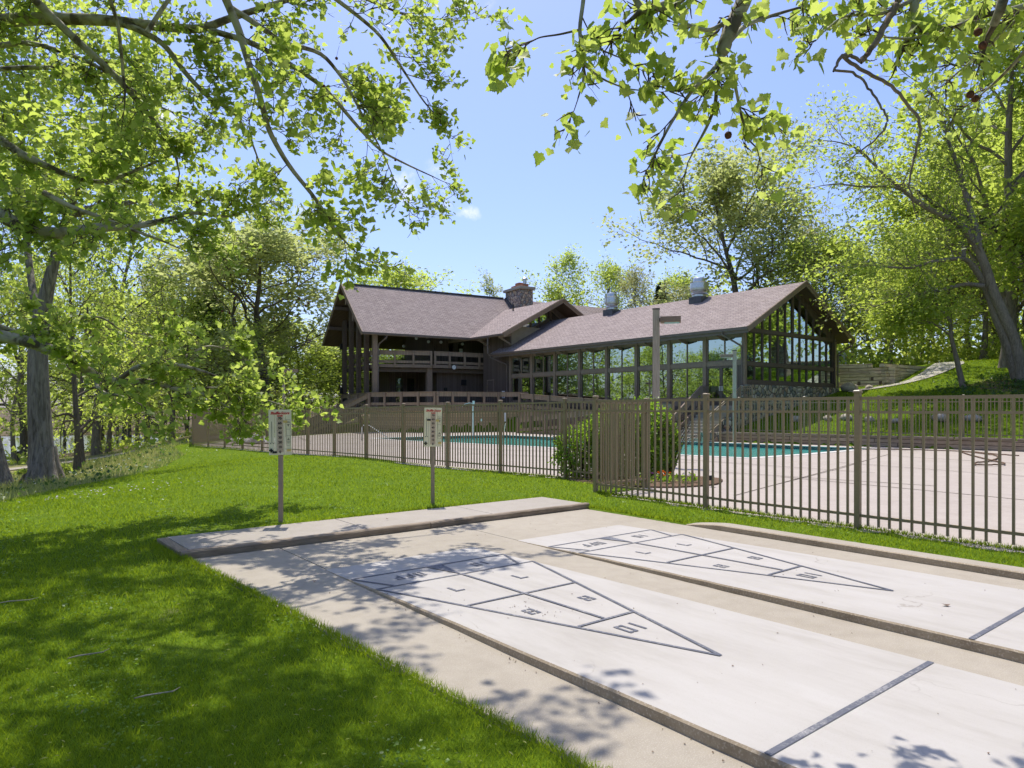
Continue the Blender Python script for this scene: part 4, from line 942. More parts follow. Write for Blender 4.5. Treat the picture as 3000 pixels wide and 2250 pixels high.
# back glazing and rear floor beam, inner furniture of the wing
b = MB()
for i in range(9): b.box(VB-.1, VB+.1, U0+BAY*i-.12, U0+BAY*i+.12, 1.8, 5.7)
b.box(VB-.09, VB+.09, U0+.13, UL, 1.2, 2.6); b.box(VB-.08, VB+.08, U0+.13, UL, 3.95, 4.2); b.box(VB-.08, VB+.08, U0+.13, UL, 5.5, 5.8); rwl = wpart('rear_wall', b, M['trim'])
b = MB(); b.add([(VB,U0+.14,2.6),(VB,UL,2.6),(VB,UL,5.5),(VB,U0+.14,5.5)], [(0,1,2,3)]); wpart('pane', b, M['glass'], rwl)
b = MB(); b.box(V0+.2, VB-.2, 41.0, 41.2, 1.8, 8.0); wpart('inner_wall', b, M['interior'])
for i in range(1, 8):
    b = MB(); u = U0+BAY*i; b.bar((V0+.1,u,5.55),(VR,u,7.95), .16, .35); b.bar((VB-.1,u,5.55),(VR,u,7.96), .16, .35); b.box(V0+.12, VB-.12, u-.08, u+.08, 5.35, 5.6); wpart('roof_truss', b, M['darkwood'])
for i in range(6):
    for v in (34.2, 38.5):
        b = MB(); u = U0+1.6+3.1*i; b.box(v-.15, v+.15, u, u+1.25, 5.12, 5.2); wpart('ceiling_light', b, M['white'])
# -- roof fans
for u, v, r_ in ((34.4, 36.35, .47), (26.7, 36.2, .52)):
    z0 = rz_w(v)-.3; base = MB(); base.box(v-.46, v+.46, u-.46, u+.46, z0-.3, z0+.5); fan = wpart('roof_fan', base, M['flash'], bevel=.01)
    h = MB(); zz = z0+.52; h.lathe([(r_*.86,0),(r_*.86,.12),(r_*1.0,.16),(r_*.80,.30),(r_*.78,.36),(r_*1.08,.40),(r_*1.10,.52),(r_*1.08,.86),(r_*1.10,.90),(r_*.78,.94),(r_*.74,1.14),(r_*.66,1.20),(.02,1.22)], (v, u, zz), 28)
    q = h.build('hood', M['alu'], FW, fan, smooth=False)
# -- taller cross gable between hall and wing
ZC, VE, UC, UCW = 7.22, 30.74, 40.0, 41.55
def rz_c(v): return ZC + SL*((v if v <= VR else 2*VR-v)-VE)
roof_slab('roof', [(VE,47.5,ZC),(VE,UC,ZC),(VR,UC,rz_c(VR)),(VR,49,rz_c(VR))], .2, FW, lodge)
roof_slab('roof', [(2*VR-VE,UC,ZC),(2*VR-VE,49,ZC),(VR,49,rz_c(VR)-.003),(VR,UC,rz_c(VR)-.003)], .2, FW, lodge)
for sgn, ve in ((1,VE-.04),(-1,2*VR-VE+.04)):
    b = MB(); b.bar((ve, UC-.03, ZC-.12), (VR-sgn*.001, UC-.03, rz_c(VR)-.10), .05, .36); b.bar((ve, UC-.08, ZC-.05), (VR-sgn*.001, UC-.08, rz_c(VR)-.02), .04, .15); wpart('bargeboard', b, M['railpost'])
b = MB(); b.box(VE-.11, VE-.005, UC-.02, 44.6, ZC-.15, ZC-.01); wpart('gutter', b, M['gutter'])
b = MB(); b.tube([(VE-.05,UC+1.9,ZC-.15),(VE-.05,UC+1.9,5.84)], .055, 8); wpart('downspout', b, M['gutter'])
for i, uu in enumerate((40.7, 43.4)):
    b = MB(); b.bar((VE+.1,uu,7.0),(VE+1.25,uu,7.25),.11,.2); b.bar((VE+.25,uu,6.95),(VE+1.25,uu,6.5),.09,.12); wpart('rafter_tail', b, M['railpost'])
# clerestory
vs_ = [32.95,33.83,34.72,35.6,36.5]
for i, a in enumerate(vs_):
    c = a+.80 if i < 4 else None
    if i < 4: pts = [(a,UCW,rz_w(a)+.22),(c,UCW,rz_w(c)+.22),(c,UCW,rz_c(c)-.42),(a,UCW,rz_c(a)-.42)]
    else: a = 36.78; c = 38.3; pts = [(a,UCW,rz_w(a)+.2),(38.4,UCW,rz_w(38.4)+.25),(38.35,UCW,rz_c(38.35)-.72),(a,UCW,rz_c(a)-.62)]
    window(pts, (0,-1,0), FW, .05, .1)
b = MB()
b.extrude([(V0-.02,UCW+.02,rz_w(V0)-.1),(32.93,UCW+.02,rz_w(32.93)-.1),(32.93,UCW+.02,rz_c(32.93)-.21),(V0-.02,UCW+.02,rz_c(V0)-.21)], (0,.15,0))
b.extrude([(32.94,UCW+.021,rz_w(32.94)-.1),(36.6,UCW+.021,rz_w(36.6)-.1),(36.6,UCW+.021,rz_w(36.6)+.21),(32.94,UCW+.021,rz_w(32.94)+.21)], (0,.15,0))
b.extrude([(32.94,UCW+.021,rz_c(32.94)-.41),(36.6,UCW+.021,rz_c(36.6)-.41),(36.6,UCW+.021,rz_c(36.6)-.22),(32.94,UCW+.021,rz_c(32.94)-.22)], (0,.15,0))
for a in vs_[1:]: b.extrude([(a-.075,UCW+.015,rz_w(a)+.2),(a-.003,UCW+.015,rz_w(a)+.2),(a-.003,UCW+.015,rz_c(a)-.4),(a-.075,UCW+.015,rz_c(a)-.4)], (0,.12,0))
b.extrude([(36.605,UCW+.01,rz_w(36.6)-.1),(36.76,UCW+.01,rz_w(36.7)-.1),(36.76,UCW+.01,rz_c(36.7)-.3),(36.605,UCW+.01,rz_c(36.6)-.22)], (0,.14,0))
b.extrude([(36.77,UCW+.02,rz_c(36.77)-.62),(38.36,UCW+.02,rz_c(38.36)-.72),(40.5,UCW+.02,rz_w(40.5)),(42.6,UCW+.02,rz_c(42.6)-.21),(36.77,UCW+.02,rz_c(36.77)-.21)], (0,.15,0))
wpart('clerestory_wall', b, M['siding'])
b = MB(); b.extrude([(33,44.5,6),(41,44.5,6),(41,44.5,8.6),(VR,44.5,10),(33,44.5,8.1)], (0,.1,0)); wpart('inner_wall', b, M['interior'])
# link wall with service door, left of the long windows
b = MB(); b.box(V0, V0+.15, UL+.12, 44.2, FLR-.3, 7.55); wpart('link_wall', b, M['siding'])
b = MB(); b.box(V0-.04, V0-.002, UL+2.05, UL+3.0, FLR, 3.85); sd_ = wpart('door', b, M['darkwood'])
b = MB(); b.box(V0-.06, V0-.041, UL+2.05, UL+2.12, FLR, 3.92); b.box(V0-.06, V0-.041, UL+2.93, UL+3.0, FLR, 3.92); b.box(V0-.061, V0-.041, UL+2.121, UL+2.929, 3.85, 3.92); wpart('frame', b, M['trim'], sd_)
b = MB(); b.box(V0-.02, V0-.003, UL+.75, UL+1.1, 2.45, 3.0); np_ = wpart('notice', b, M['white']); b = MB()
for k in range(5): b.box(V0-.024, V0-.0205, UL+.8, UL+1.05-.05*(k%2), 2.52+.085*k, 2.55+.085*k)
wpart('printed_lines', b, M['tile'], np_)
# -- hall: roof
ZH, RH = 7.25, 11.60
roof_slab('roof', [(0,0,ZH),(27.5,0,ZH),(27.5,5.4,RH),(0,5.4,RH)], .2, FH, lodge)
roof_slab('roof', [(27.5,10.8,ZH),(0,10.8,ZH),(0,5.4,RH-.003),(27.5,5.4,RH-.003)], .2, FH, lodge)
b = MB(); b.bar((.9,5.4,RH+.03),(14.8,5.4,RH+.03), .3, .07); hpart('ridge_vent', b, M['flash'])
for sgn, te in ((1,-.04),(-1,10.84)):
    b = MB(); b.bar((-.03,te,ZH-.12),(-.03,5.4-sgn*.001,RH-.10), .05, .3); hpart('bargeboard', b, M['trim'])
b = MB(); b.box(-.02, 9.7, -.12, -.006, ZH-.16, ZH-.01); hpart('gutter', b, M['gutter'])
b = MB(); b.tube([(1.85,-.06,ZH-.16),(1.85,-.06,ZH-.32),(1.42,.42,6.45),(1.38,.48,6.2),(1.38,.48,1.9)], .06, 8); hpart('downspout', b, M['gutter'])
def hroof(t): return ZH-.2 + (RH-ZH)/5.4*(t if t <= 5.4 else 10.8-t)
for t in (2.05, 3.85, 6.95, 8.75):
    b = MB(); b.box(-.06, 14, t-.12, t+.12, hroof(t)-.46, hroof(t)-.19 if t < 5.4 else hroof(t)-.19); hpart('purlin', b, M['darkwood'])
    b = MB(); b.box(-.10, -.062, t-.09, t+.09, hroof(t)-.44, hroof(t)-.02); hpart('purlin_end', b, M['alu'] if False else M['railpost'])
for k, t in enumerate((.62, 2.55, 4.5, 6.45, 8.4)):
    b = MB(); b.box(1.0, 1.32, t-.18, t-.03, FLR-.6, hroof(t-.1)-.01); b.box(1.0, 1.32, t+.03, t+.18, FLR-.6, hroof(t)-.01); b.box(1.08, 1.24, t-.029, t+.029, FLR-.6, hroof(t)-.1); hpart('post', b, M['darkwood' if k else 'trim'])
b = MB(); b.box(5.2, 5.6, .15, .55, FLR-.3, 4.85); hpart('post', b, M['trim'], bevel=.01)
# hall walls: porch back wall, boarded lower wall, balcony wall, closed gable
b = MB(); b.box(6.3, 12.2, .9, 1.05, FLR-.4, 4.8); hpart('lower_wall', b, M['siding'])
b = MB(); b.box(6.3, 6.45, 1.05, 5.2, FLR, 4.8); hpart('porch_side_wall', b, M['siding'])
b = MB()
for s0, s1 in ((3.9,4.25),(5.0,5.25),(6.0,6.29)): b.box(s0, s1, 4.6, 4.75, FLR, 4.8)
b.box(3.9, 6.29, 4.601, 4.749, 4.2, 4.8); hpart('porch_back_wall', b, M['siding'])
for s0, s1 in ((4.26,4.99),(5.26,5.99)):
    window([(s0,4.66,FLR+.05),(s1,4.66,FLR+.05),(s1,4.66,4.19),(s0,4.66,4.19)], (0,-1,0), FH, .05, .08, mat='darkwood', gl='glassd')
b = MB(); b.box(3.75, 3.9, 4.6, 9.6, FLR, 4.8); hpart('porch_side_wall', b, M['siding'])
zt = lambda t: hroof(t)-.02
b = MB(); b.extrude([(7.0,3.1,5.05),(7.0,9.6,5.05),(7.0,9.6,zt(9.6)),(7.0,5.4,zt(5.4)),(7.0,3.1,zt(3.1))], (.15,0,0)); hpart('upper_gable_wall', b, M['siding'])
b = MB()
for s0, s1, z0, z1 in ((7.16,8.3,5.05,zt(3.1)),(8.3,8.85,7.15,zt(3.1)-.001),(8.85,9.15,5.05,zt(3.1)),(9.15,9.75,7.15,zt(3.1)-.001),(9.75,14,5.05,zt(3.1))): b.box(s0, s1, 3.1, 3.25, z0, z1)
hpart('balcony_wall', b, M['siding'])
for s0, s1 in ((8.31,8.84),(9.16,9.74)):
    window([(s0,3.15,5.1),(s1,3.15,5.1),(s1,3.15,7.14),(s0,3.15,7.14)], (0,-1,0), FH, .07, .08, mat='darkwood', gl='glass')
b = MB(); b.box(9.3, 9.6, 3.06, 3.095, 6.35, 6.65); hpart('notice', b, M['white'])
for s_, t_, z_ in ((5.6,3.4,7.35),(6.35,3.0,7.5),(6.75,3.6,7.15),(7.6,3.0,7.1),(4.9,4.4,6.75),(9.35,2.6,7.0)):
    b = MB(); b.ball((s_,t_,z_), .13, 12, 8); g = hpart('globe_light', b, M['white'])
    c_ = MB(); c_.tube([(s_,t_,z_+.12),(s_,t_,z_+.7)], .012, 5); hpart('stem', c_, M['black'], g)
b = MB(); b.box(7.2, 27, 9.5, 9.65, .2, 7.6); hpart('rear_wall', b, M['siding'])
b = MB(); b.extrude([(27,.5,0),(27,10.3,0),(27,10.3,zt(10.3)),(27,5.4,zt(5.4)),(27,.5,zt(.5))], (.12,0,0)); hpart('end_wall', b, M['siding'])
# -- balcony
def railing(name, p, q, par, floor=True, band=(.70,1.0), low=(.08,.28), nposts=4, ph=1.04, frame=FI, mat='rail', postw=.15, pickets=True, rim=None, out=1):
    p = Vector(p); q = Vector(q); d = q-p; L = Vector((d.x,d.y,0)).length; dn = Vector((d.x,d.y,0)).normalized(); nr = Vector((dn.y,-dn.x,0))*out
    mb = MB()
    for z0, z1, th in ((band[0],band[1],.05),(low[0],low[1],.05)):
        a = [p+Vector((0,0,z0))-nr*th/2, q+Vector((0,0,z0))-nr*th/2, q+Vector((0,0,z1))-nr*th/2, p+Vector((0,0,z1))-nr*th/2]
        mb.extrude([tuple(x) for x in a], tuple(nr*th))
    # boards rotate with the run so that the stripes count along it
    ang = math.atan2(dn.y, dn.x); fr = Matrix.Translation(p) @ Matrix.Rotation(ang, 4, 'Z'); inv = fr.inverted()
    mb.v = [tuple(inv @ Vector(v)) for v in mb.v]
    o = mb.build(name, M[mat], frame @ fr, par)
    cp = MB(); cp.bar(p+Vector((0,0,band[1]+.02)), q+Vector((0,0,band[1]+.02)), .13, .035); cp.build('cap_rail', M['railpost'], frame, o)
    ps = MB()
    for i in range(nposts):
        t = i/(nposts-1); c = p.lerp(q, min(max(t, .012), .988)) + nr*.085
        s2 = MB(); a = c-dn*postw/2; 
        s2.extrude([tuple(c-dn*postw/2-nr*.055+Vector((0,0,-.12))), tuple(c+dn*postw/2-nr*.055+Vector((0,0,-.12))), tuple(c+dn*postw/2+nr*.055+Vector((0,0,-.12))), tuple(c-dn*postw/2+nr*.055+Vector((0,0,-.12)))], (0,0,ph+.10))
        s2.build('railing_post', M['railpost'], frame, o)
    if pickets:
        pk = MB(); k = int(L/.13)
        for i in range(1, k):
            c = p.lerp(q, i/k)+nr*.0; pk.bar(c+Vector((0,0,low[1]-.02)), c+Vector((0,0,band[0]+.02)), .022, .022, nr)
        pk.build('balusters', M['black'], frame, o)
    return o
Hp = lambda s, t, z: Vector((s, t, z))
FB = 5.02
b = MB(); b.prism([(1.45,1.25),(5.53,-.05),(10.9,-.05),(10.9,3.1),(7.1,3.1),(7.1,9.4),(1.5,9.4)], FB-.12, FB); hpart('balcony_floor', b, M['darkwood'])
b = MB(); b.bar((1.4,1.2,FB-.13),(5.5,-.1,FB-.13), .08, .24); b.bar((5.53,-.1,FB-.13),(10.9,-.1,FB-.13), .08, .24); hpart('balcony_rim', b, M['trim'])
b = MB(); b.bar((1.5,1.6,FB-.42),(5.5,.3,FB-.42), .15, .3); b.bar((5.5,.34,FB-.42),(10.9,.34,FB-.42), .15, .3)
for s_ in (2.2,3.4,4.6,7,8.5,10): b.bar((s_,1.1,FB-.25),(s_,4.6,FB-.25), .1, .22)
hpart('balcony_beam', b, M['darkwood'])
railing('balcony_railing', Hp(1.45,1.2,FB), Hp(5.45,-.08,FB), lodge, nposts=4, frame=FH)
railing('balcony_railing', Hp(5.62,-.09,FB), Hp(10.8,-.09,FB), lodge, nposts=5, frame=FH)
railing('balcony_railing', Hp(1.4,9.2,FB), Hp(1.4,1.4,FB), lodge, nposts=5, frame=FH)
b = MB(); b.bar((1.42,9.2,FB-.15),(1.42,1.4,FB-.15), .1, .3); hpart('balcony_rim', b, M['darkwood'])
# clock, speakers, floodlights on the walls: parts fixed to the building
ck = tag(MB().lathe([(.001,0),(.185,0),(.20,.012),(.20,.05),(.001,.05)][::1], (0,0,0), 28).build('wall_clock', M['black'], FH @ Matrix.Translation((7.25,-.19,FB-.16)) @ Matrix.Rotation(R(90),4,'X'), None), 'round white clock with a black rim on the edge of the balcony', 'clock')
fc = MB(); fc.lathe([(.001,.051),(.17,.051),(.17,.054),(.001,.054)], (0,0,0), 28); fcm = fc.build('dial', M['white'], FH @ Matrix.Translation((7.25,-.19,FB-.16)) @ Matrix.Rotation(R(90),4,'X'), ck)
hd = MB()
for k in range(12):
    a = R(30*k); hd.bar((.135*math.sin(a),.135*math.cos(a),.056),(.16*math.sin(a),.16*math.cos(a),.056), .012 if k % 3 else .018, .003)
hd.bar((0,0,.058),(.045,.08,.058), .014, .003); hd.bar((0,0,.0605),(-.06,-.10,.0605), .010, .003); hd.build('hands', M['black'], FH @ Matrix.Translation((7.25,-.19,FB-.16)) @ Matrix.Rotation(R(90),4,'X'), ck)
for s_, t_, z_ in ((.86,8.4,6.6),(.86,8.4,2.9),(1.9,.35,6.75),(7.0,.82,2.8)):
    b = MB(); b.box(s_-.1, s_+.1, t_-.12, t_+.1, z_, z_+.5); hpart('loudspeaker', b, M['black'], bevel=.02)
b = MB(); b.box(8.5,8.8,.80,.895,3.6,3.85); b.box(8.42,8.88,.86,.899,3.5,3.95); hpart('wall_lantern', b, M['black'])
# -- chimney
b = MB(); b.box(15.05, 16.35, 2.75, 5.4, 8.4, 12.12); ch = hpart('chimney', b, M['stonec'], bevel=.03)
b = MB(); b.box(14.88, 16.52, 2.58, 5.57, 12.12, 12.36); hpart('cap', b, M['plat'], ch, bevel=.03)
for t0, t1, z1 in ((2.85,3.4,12.62),(3.45,4.1,12.80),(4.15,4.8,12.62)):
    b = MB(); b.box(15.3, 15.95, t0, t1, 12.36, z1); hpart('flue', b, M['terra'], ch, bevel=.02)
b = MB(); b.lathe([(.16,0),(.16,.5),(.22,.52),(.22,.62),(.10,.72)], (15.7,3.1,12.5), 12); hpart('flue_cap', b, M['alu'], ch)
b = MB(); b.extrude([(14.85,2.5,hroof(2.5)+.22),(15.04,2.5,hroof(2.5)+.22),(15.04,5.2,hroof(5.2)+.24),(14.85,5.2,hroof(5.2)+.24)], (0,0,.18)); hpart('flashing', b, M['flash'], ch)
b = MB(); b.tube([(36.0,45.5,9.6),(36.0,45.5,10.5)], .06, 8); wpart('vent_pipe', b, M['black'])
# -- lower deck (world coordinates)
dk = [(-10.45,49.95),(-5.25,47.3),(-.96,49.3),(1.15,48.6),(2.9,50.4),(1.0,53.5),(-3,56),(-9,60),(-14.2,57.2)]
b = MB(); b.prism(dk, FLR-.12, FLR); b.build('deck_floor', M['darkwood'], FI, lodge)
for (a, c) in ((dk[0],dk[1]),(dk[1],dk[2]),(dk[2],dk[3])):
    d = Vector((c[0]-a[0], c[1]-a[1], 0)); L = d.length; d.normalize(); fr = Matrix.Translation((a[0],a[1],0)) @ Matrix.Rotation(math.atan2(d.y,d.x),4,'Z')
    b = MB(); b.box(.02, L-.02, .10, .25, -.5, FLR-.32); b.build('deck_skirting', M['twall_low' if False else 'skirt'], fr, lodge)
    b = MB(); b.box(0, L, -.04, .08, FLR-.31, FLR-.01); b.build('deck_rim', M['trim'], fr, lodge)
V3 = lambda p, z: Vector((p[0], p[1], z))
railing('deck_railing', V3(dk[0],FLR), V3(dk[1],FLR), lodge, nposts=5); railing('deck_railing', V3(dk[1],FLR), V3(dk[2],FLR), lodge, nposts=5); railing('deck_railing', V3(dk[2],FLR), V3(dk[3],FLR), lodge, nposts=2)
railing('deck_railing', V3(dk[-1],FLR), V3((-10.6,50.2),FLR), lodge, nposts=4)
sb = MB(); sb.box(-.3,-.02,-.03,.0,.72,1.35); 
sp_ = sb.build('notice', M['white'], Matrix.Translation((-.35,48.98,0)) @ Matrix.Rotation(R(-5),4,'Z'), lodge)
# timber stair from the deck down to the lawn
st = empty('deck_stairs', (-12,50.5,0), 'dark timber stairs descending from the lower deck towards the woods', 'stairs')
A0 = Vector((-10.5,50.0,FLR)); A1 = Vector((-15.2,51.6,-.35)); B0 = Vector((-11.7,52.4,FLR)); B1 = Vector((-16.4,54.0,-.35))
for i in range(12):
    t = i/12; p = A0.lerp(A1, t); q = B0.lerp(B1, t); b = MB(); b.bar(p+Vector((-.2,.05,-.08)), q+Vector((-.2,.05,-.08)), .36, .05); b.build('tread', M['railpost'], FI, st)
for a, c in ((A0,A1),(B0,B1)):
    b = MB(); b.bar(a+Vector((0,0,-.18)), c+Vector((0,0,-.18)), .07, .32); b.build('stringer', M['darkwood'], FI, st)
    railing('stair_railing', a, c, st, nposts=5, band=(.62,.95))
# -- long wooden ramp in front of the windows
rp = empty('wooden_ramp', WP(29.5,31), 'long switchback wooden ramp with boarded railings before the glazed wing', 'ramp')
def Wv(v, u, z): return Vector(WP(v, u, z))
def run(va, vb, ua, ub, za, zb):
    b = MB(); b.extrude([(va,ua,za),(vb,ua,za),(vb,ub,zb),(va,ub,zb)], (0,0,-.12)); b.build('ramp_floor', M['railpost'], FW, rp)
run(30.2, 31.4, 37.6, 24.4, 1.68, .86); run(28.95, 30.1, 24.4, 36.2, .85, .0)
b = MB(); b.box(28.95, 31.4, 23.0, 24.38, .72, .86); b.build('landing', M['railpost'], FW, rp)
def skirt(v, ua, ub, za, zb):
    b = MB(); b.extrude([(v,ua,-.3),(v,ub,-.3),(v,ub,zb-.02),(v,ua,za-.02)], (.06,0,0)); b.build('ramp_skirting', M['rail'], FW, rp)
skirt(30.2, 37.6, 24.4, 1.62, .8); skirt(28.97, 24.4, 36.2, .8, -.02); skirt(28.97, 23.0, 24.4, .82, .82)
railing('ramp_railing', Wv(30.2,37.5,1.68), Wv(30.2,24.5,.86), rp, nposts=9, ph=1.06, out=1); railing('ramp_railing', Wv(28.95,36.1,0), Wv(28.95,24.4,.85), rp, nposts=9, ph=1.06, out=1); railing('ramp_railing', Wv(28.95,24.3,.86), Wv(28.95,23.1,.86), rp, nposts=2)
# -- concrete stairs and their railings
cs = empty('concrete_stairs', WP(29.8,21.8), 'flight of pale concrete steps up to the glass doors', 'stairs')
NS = 11; ru, rr = .31, FLR/NS
for i in range(NS):
    va = 28.35+ru*i; b = MB(); b.box(va, 31.8, 20.85, 22.75, rr*i-.001 if i else -.3, rr*(i+1)); b.build('step', M['step'], FW, cs, bevel=.01)
b = MB(); b.box(31.76, V0-.125, 20.8, 23.2, .4, FLR-.004); b.build('landing', M['step'], FW, cs)
def sloped(p, q, par, mat, n): return railing('stair_railing', p, q, par, nposts=n, mat='rail', band=(.72,1.0), low=(.05,.10))
b = MB(); b.bar(WP(28.5,22.9,.85), WP(31.3,22.9,2.75), .09, .34); b.bar(WP(31.3,22.9,2.72), WP(31.85,22.9,2.72), .09, .32); b.bar(WP(28.6,22.9,.15), WP(31.2,22.9,1.75), .08, .22)
for k in range(5): p = 28.55+.68*k; zz = .1+(k*.68)*.6; b.bar(WP(p,22.9,zz-.1), WP(p,22.9,zz+1.0), .1, .1)
o_ = b.build('timber_handrail', M['trim'], FI, cs); b = MB()
for k in range(14): p = 28.7+.2*k; zz = .2+(k*.2)*.64; b.bar(WP(p,22.9,zz), WP(p,22.9,zz+.65), .02, .02)
b.build('balusters', M['black'], FI, o_)
def metal_rail(name, pts, z_h=1.0, pick=.12):
    b = MB()
    for a, c in zip(pts[:-1], pts[1:]):
        a = Vector(a); c = Vector(c); L = (c-a).length; k = int(L/pick)
        for hz in (z_h, z_h-.12, .1): b.bar(a+Vector((0,0,hz)), c+Vector((0,0,hz)), .035, .035)
        for i in range(k+1): q = a.lerp(c, i/k); b.bar(q+Vector((0,0,.05)), q+Vector((0,0,z_h)), .018, .018)
    for p in pts: b.bar(Vector(p), Vector(p)+Vector((0,0,z_h+.05)), .05, .05)
    return b.build(name, M['fence'], FI, cs)
metal_rail('metal_railing', [WP(28.4,20.7,.05), WP(31.6,20.7,FLR), WP(31.72,20.1,FLR)]); metal_rail('metal_railing', [WP(31.7,20.1,FLR), WP(31.7,20.55,FLR)])
b = MB(); b.box(28.3, 31.75, 20.35, 20.8, -.3, .45); b.box(30.2,31.75,20.351,20.799,.45,1.2); b.build('side_wall', M['stone'], FW, cs)
# van on the car park behind the gable
van = empty('parked_van', (25.0, 57.0, 0), 'white van parked on the hill behind the glazed gable', 'van')
zv = gz(25, 57)
fv = Matrix.Translation((25.0, 57.0, zv)) @ Matrix.Rotation(R(-12), 4, 'Z')
b = MB(); prof = [(-2.75,.35),(2.62,.35),(2.66,1.0),(2.55,1.62),(2.38,1.95),(2.0,2.02),(-1.15,2.02),(-1.75,1.45),(-2.7,1.12),(-2.8,.8)]
b.extrude([(x, -.95, z) for x, z in prof], (0, 1.9, 0)); b.build('body', M['white'], fv, van, bevel=.06)
for x0, x1 in ((-1.05,-.2),(-.05,.95),(1.05,2.1)):
    b = MB(); b.box(x0, x1, -.962, -.945, 1.25, 1.75); b.build('window', M['flash'], fv, van, bevel=.01)
b = MB(); b.extrude([(-1.2,-.8,1.93),(-1.74,-.85,1.45),(-1.74,.85,1.45),(-1.2,.8,1.93)], (-.03,0,.03)); b.build('windscreen', M['flash'], fv, van)
for x in (-1.75, 1.65):
    for y in (-.9, .75):
        b = MB(); b.tube([(x,y-.05,.33),(x,y+.2,.33)], .33, 18); wh = b.build('wheel', M['black'], fv, van); b = MB(); b.tube([(x,y-.07,.33),(x,y-.02,.33)], .19, 14); b.build('rim', M['alu'], fv, wh)
for y in (-.93, .8):
    b = MB(); b.box(2.50, 2.68, y-.03, y+.13, 1.0, 1.6); b.build('tail_light', M['red'], fv, van)
b = MB(); b.bar((-1,-.7,2.12),(1.9,-.7,2.12),.04,.04); b.bar((-1,.7,2.12),(1.9,.7,2.12),.04,.04); b.bar((-.8,-.75,2.12),(-.8,.75,2.12),.04,.05); b.bar((1.6,-.75,2.12),(1.6,.75,2.12),.04,.05); b.build('roof_rack', M['alu'], fv, van)
# ------------------------------------------------------------------ vegetation tools
def unit(a): return a/np.maximum(1e-9, np.linalg.norm(a, axis=-1, keepdims=True))
half = [(0,0),(.11,-.04),(.23,-.12),(.33,-.06),(.48,-.09),(.47,.07),(.58,.13),(.72,.31),(.58,.34),(.55,.45),(.40,.47),(.37,.59),(.29,.62),(.26,.78),(.13,.80)]
_sy = [(x,y,.16*x-.22*(y-.3)**2-.10*x*x) for x,y in half]
SYC_T = np.array(_sy+[(0,1.0,-.12)]+[(-x,y,z) for x,y,z in _sy[:0:-1]]+[(0,.36,-.05)])
SYC_F = np.array([(i,(i+1)%30,30) for i in range(30)])
RH_T = np.array([(0,0,0),(.36,.46,.10),(0,1,0),(-.36,.46,.10)]); RH_F = np.array([(0,1,2),(0,2,3)])
TUFT_T = np.array([(0,0,0),(.30,.35,.12),(.12,.62,0),(.28,.95,-.05),(-.05,.78,.08),(-.34,.72,.02),(-.22,.38,.14)]); TUFT_F = np.array([(0,1,2),(0,2,4),(2,3,4),(0,4,6),(4,5,6)])
def leaf_mesh(name, C, tip, nrm, size, T, F, mat):
    C = np.asarray(C); tip = unit(np.asarray(tip)); side = unit(np.cross(tip, nrm)); nn = np.cross(side, tip)
    V = C[:,None,:] + size[:,None,None]*(T[None,:,0:1]*side[:,None,:] + T[None,:,1:2]*tip[:,None,:] + T[None,:,2:3]*nn[:,None,:])
    k = len(T); f = (F[None]+np.arange(len(C))[:,None,None]*k).reshape(-1, F.shape[1])
    return np_mesh(name, V.reshape(-1,3), f, [mat])
def tubes_mesh(name, branches, mat, smooth=True):
    """branches: list of (pts (n,3), radii (n,), sides)"""
    VV = []; FF = []; base = 0
    for P, r, n in branches:
        m_ = len(P); D = unit(np.gradient(P, axis=0)); a = np.cross(D, np.array([.31,.17,.93])); a = unit(a); b = np.cross(D, a)
        th = np.arange(n)*2*np.pi/n
        ring = P[:,None,:] + r[:,None,None]*(np.cos(th)[None,:,None]*a[:,None,:]+np.sin(th)[None,:,None]*b[:,None,:])
        VV.append(ring.reshape(-1,3)); i = np.arange(m_-1)[:,None]*n; k = np.arange(n)[None,:]; k2 = (k+1)%n
        FF.append((np.stack([i+k, i+k2, i+n+k2, i+n+k], -1).reshape(-1,4))+base); base += m_*n
    return np_mesh(name, np.concatenate(VV), np.concatenate(FF), [mat], smooth)
def joined(name, ms):
    vs = []; fs = []; mi = []; mats = []; base = 0
    for k, m_ in enumerate(ms):
        v = np.empty(len(m_.vertices)*3, np.float32); m_.vertices.foreach_get('co', v); vs.append(v.reshape(-1,3))
        l = np.empty(len(m_.loops), np.int32); m_.loops.foreach_get('vertex_index', l); n = len(m_.loops)//len(m_.polygons)
        fs.append(l.reshape(-1, n)+base); mi += [k]*len(m_.polygons); base += len(m_.vertices); mats.append(m_.materials[0])
    me = np_mesh(name, np.concatenate(vs), fs, mats); me.polygons.foreach_set('material_index', np.array(mi, np.int32)); me.update()
    for m_ in ms: bpy.data.meshes.remove(m_)
    return me
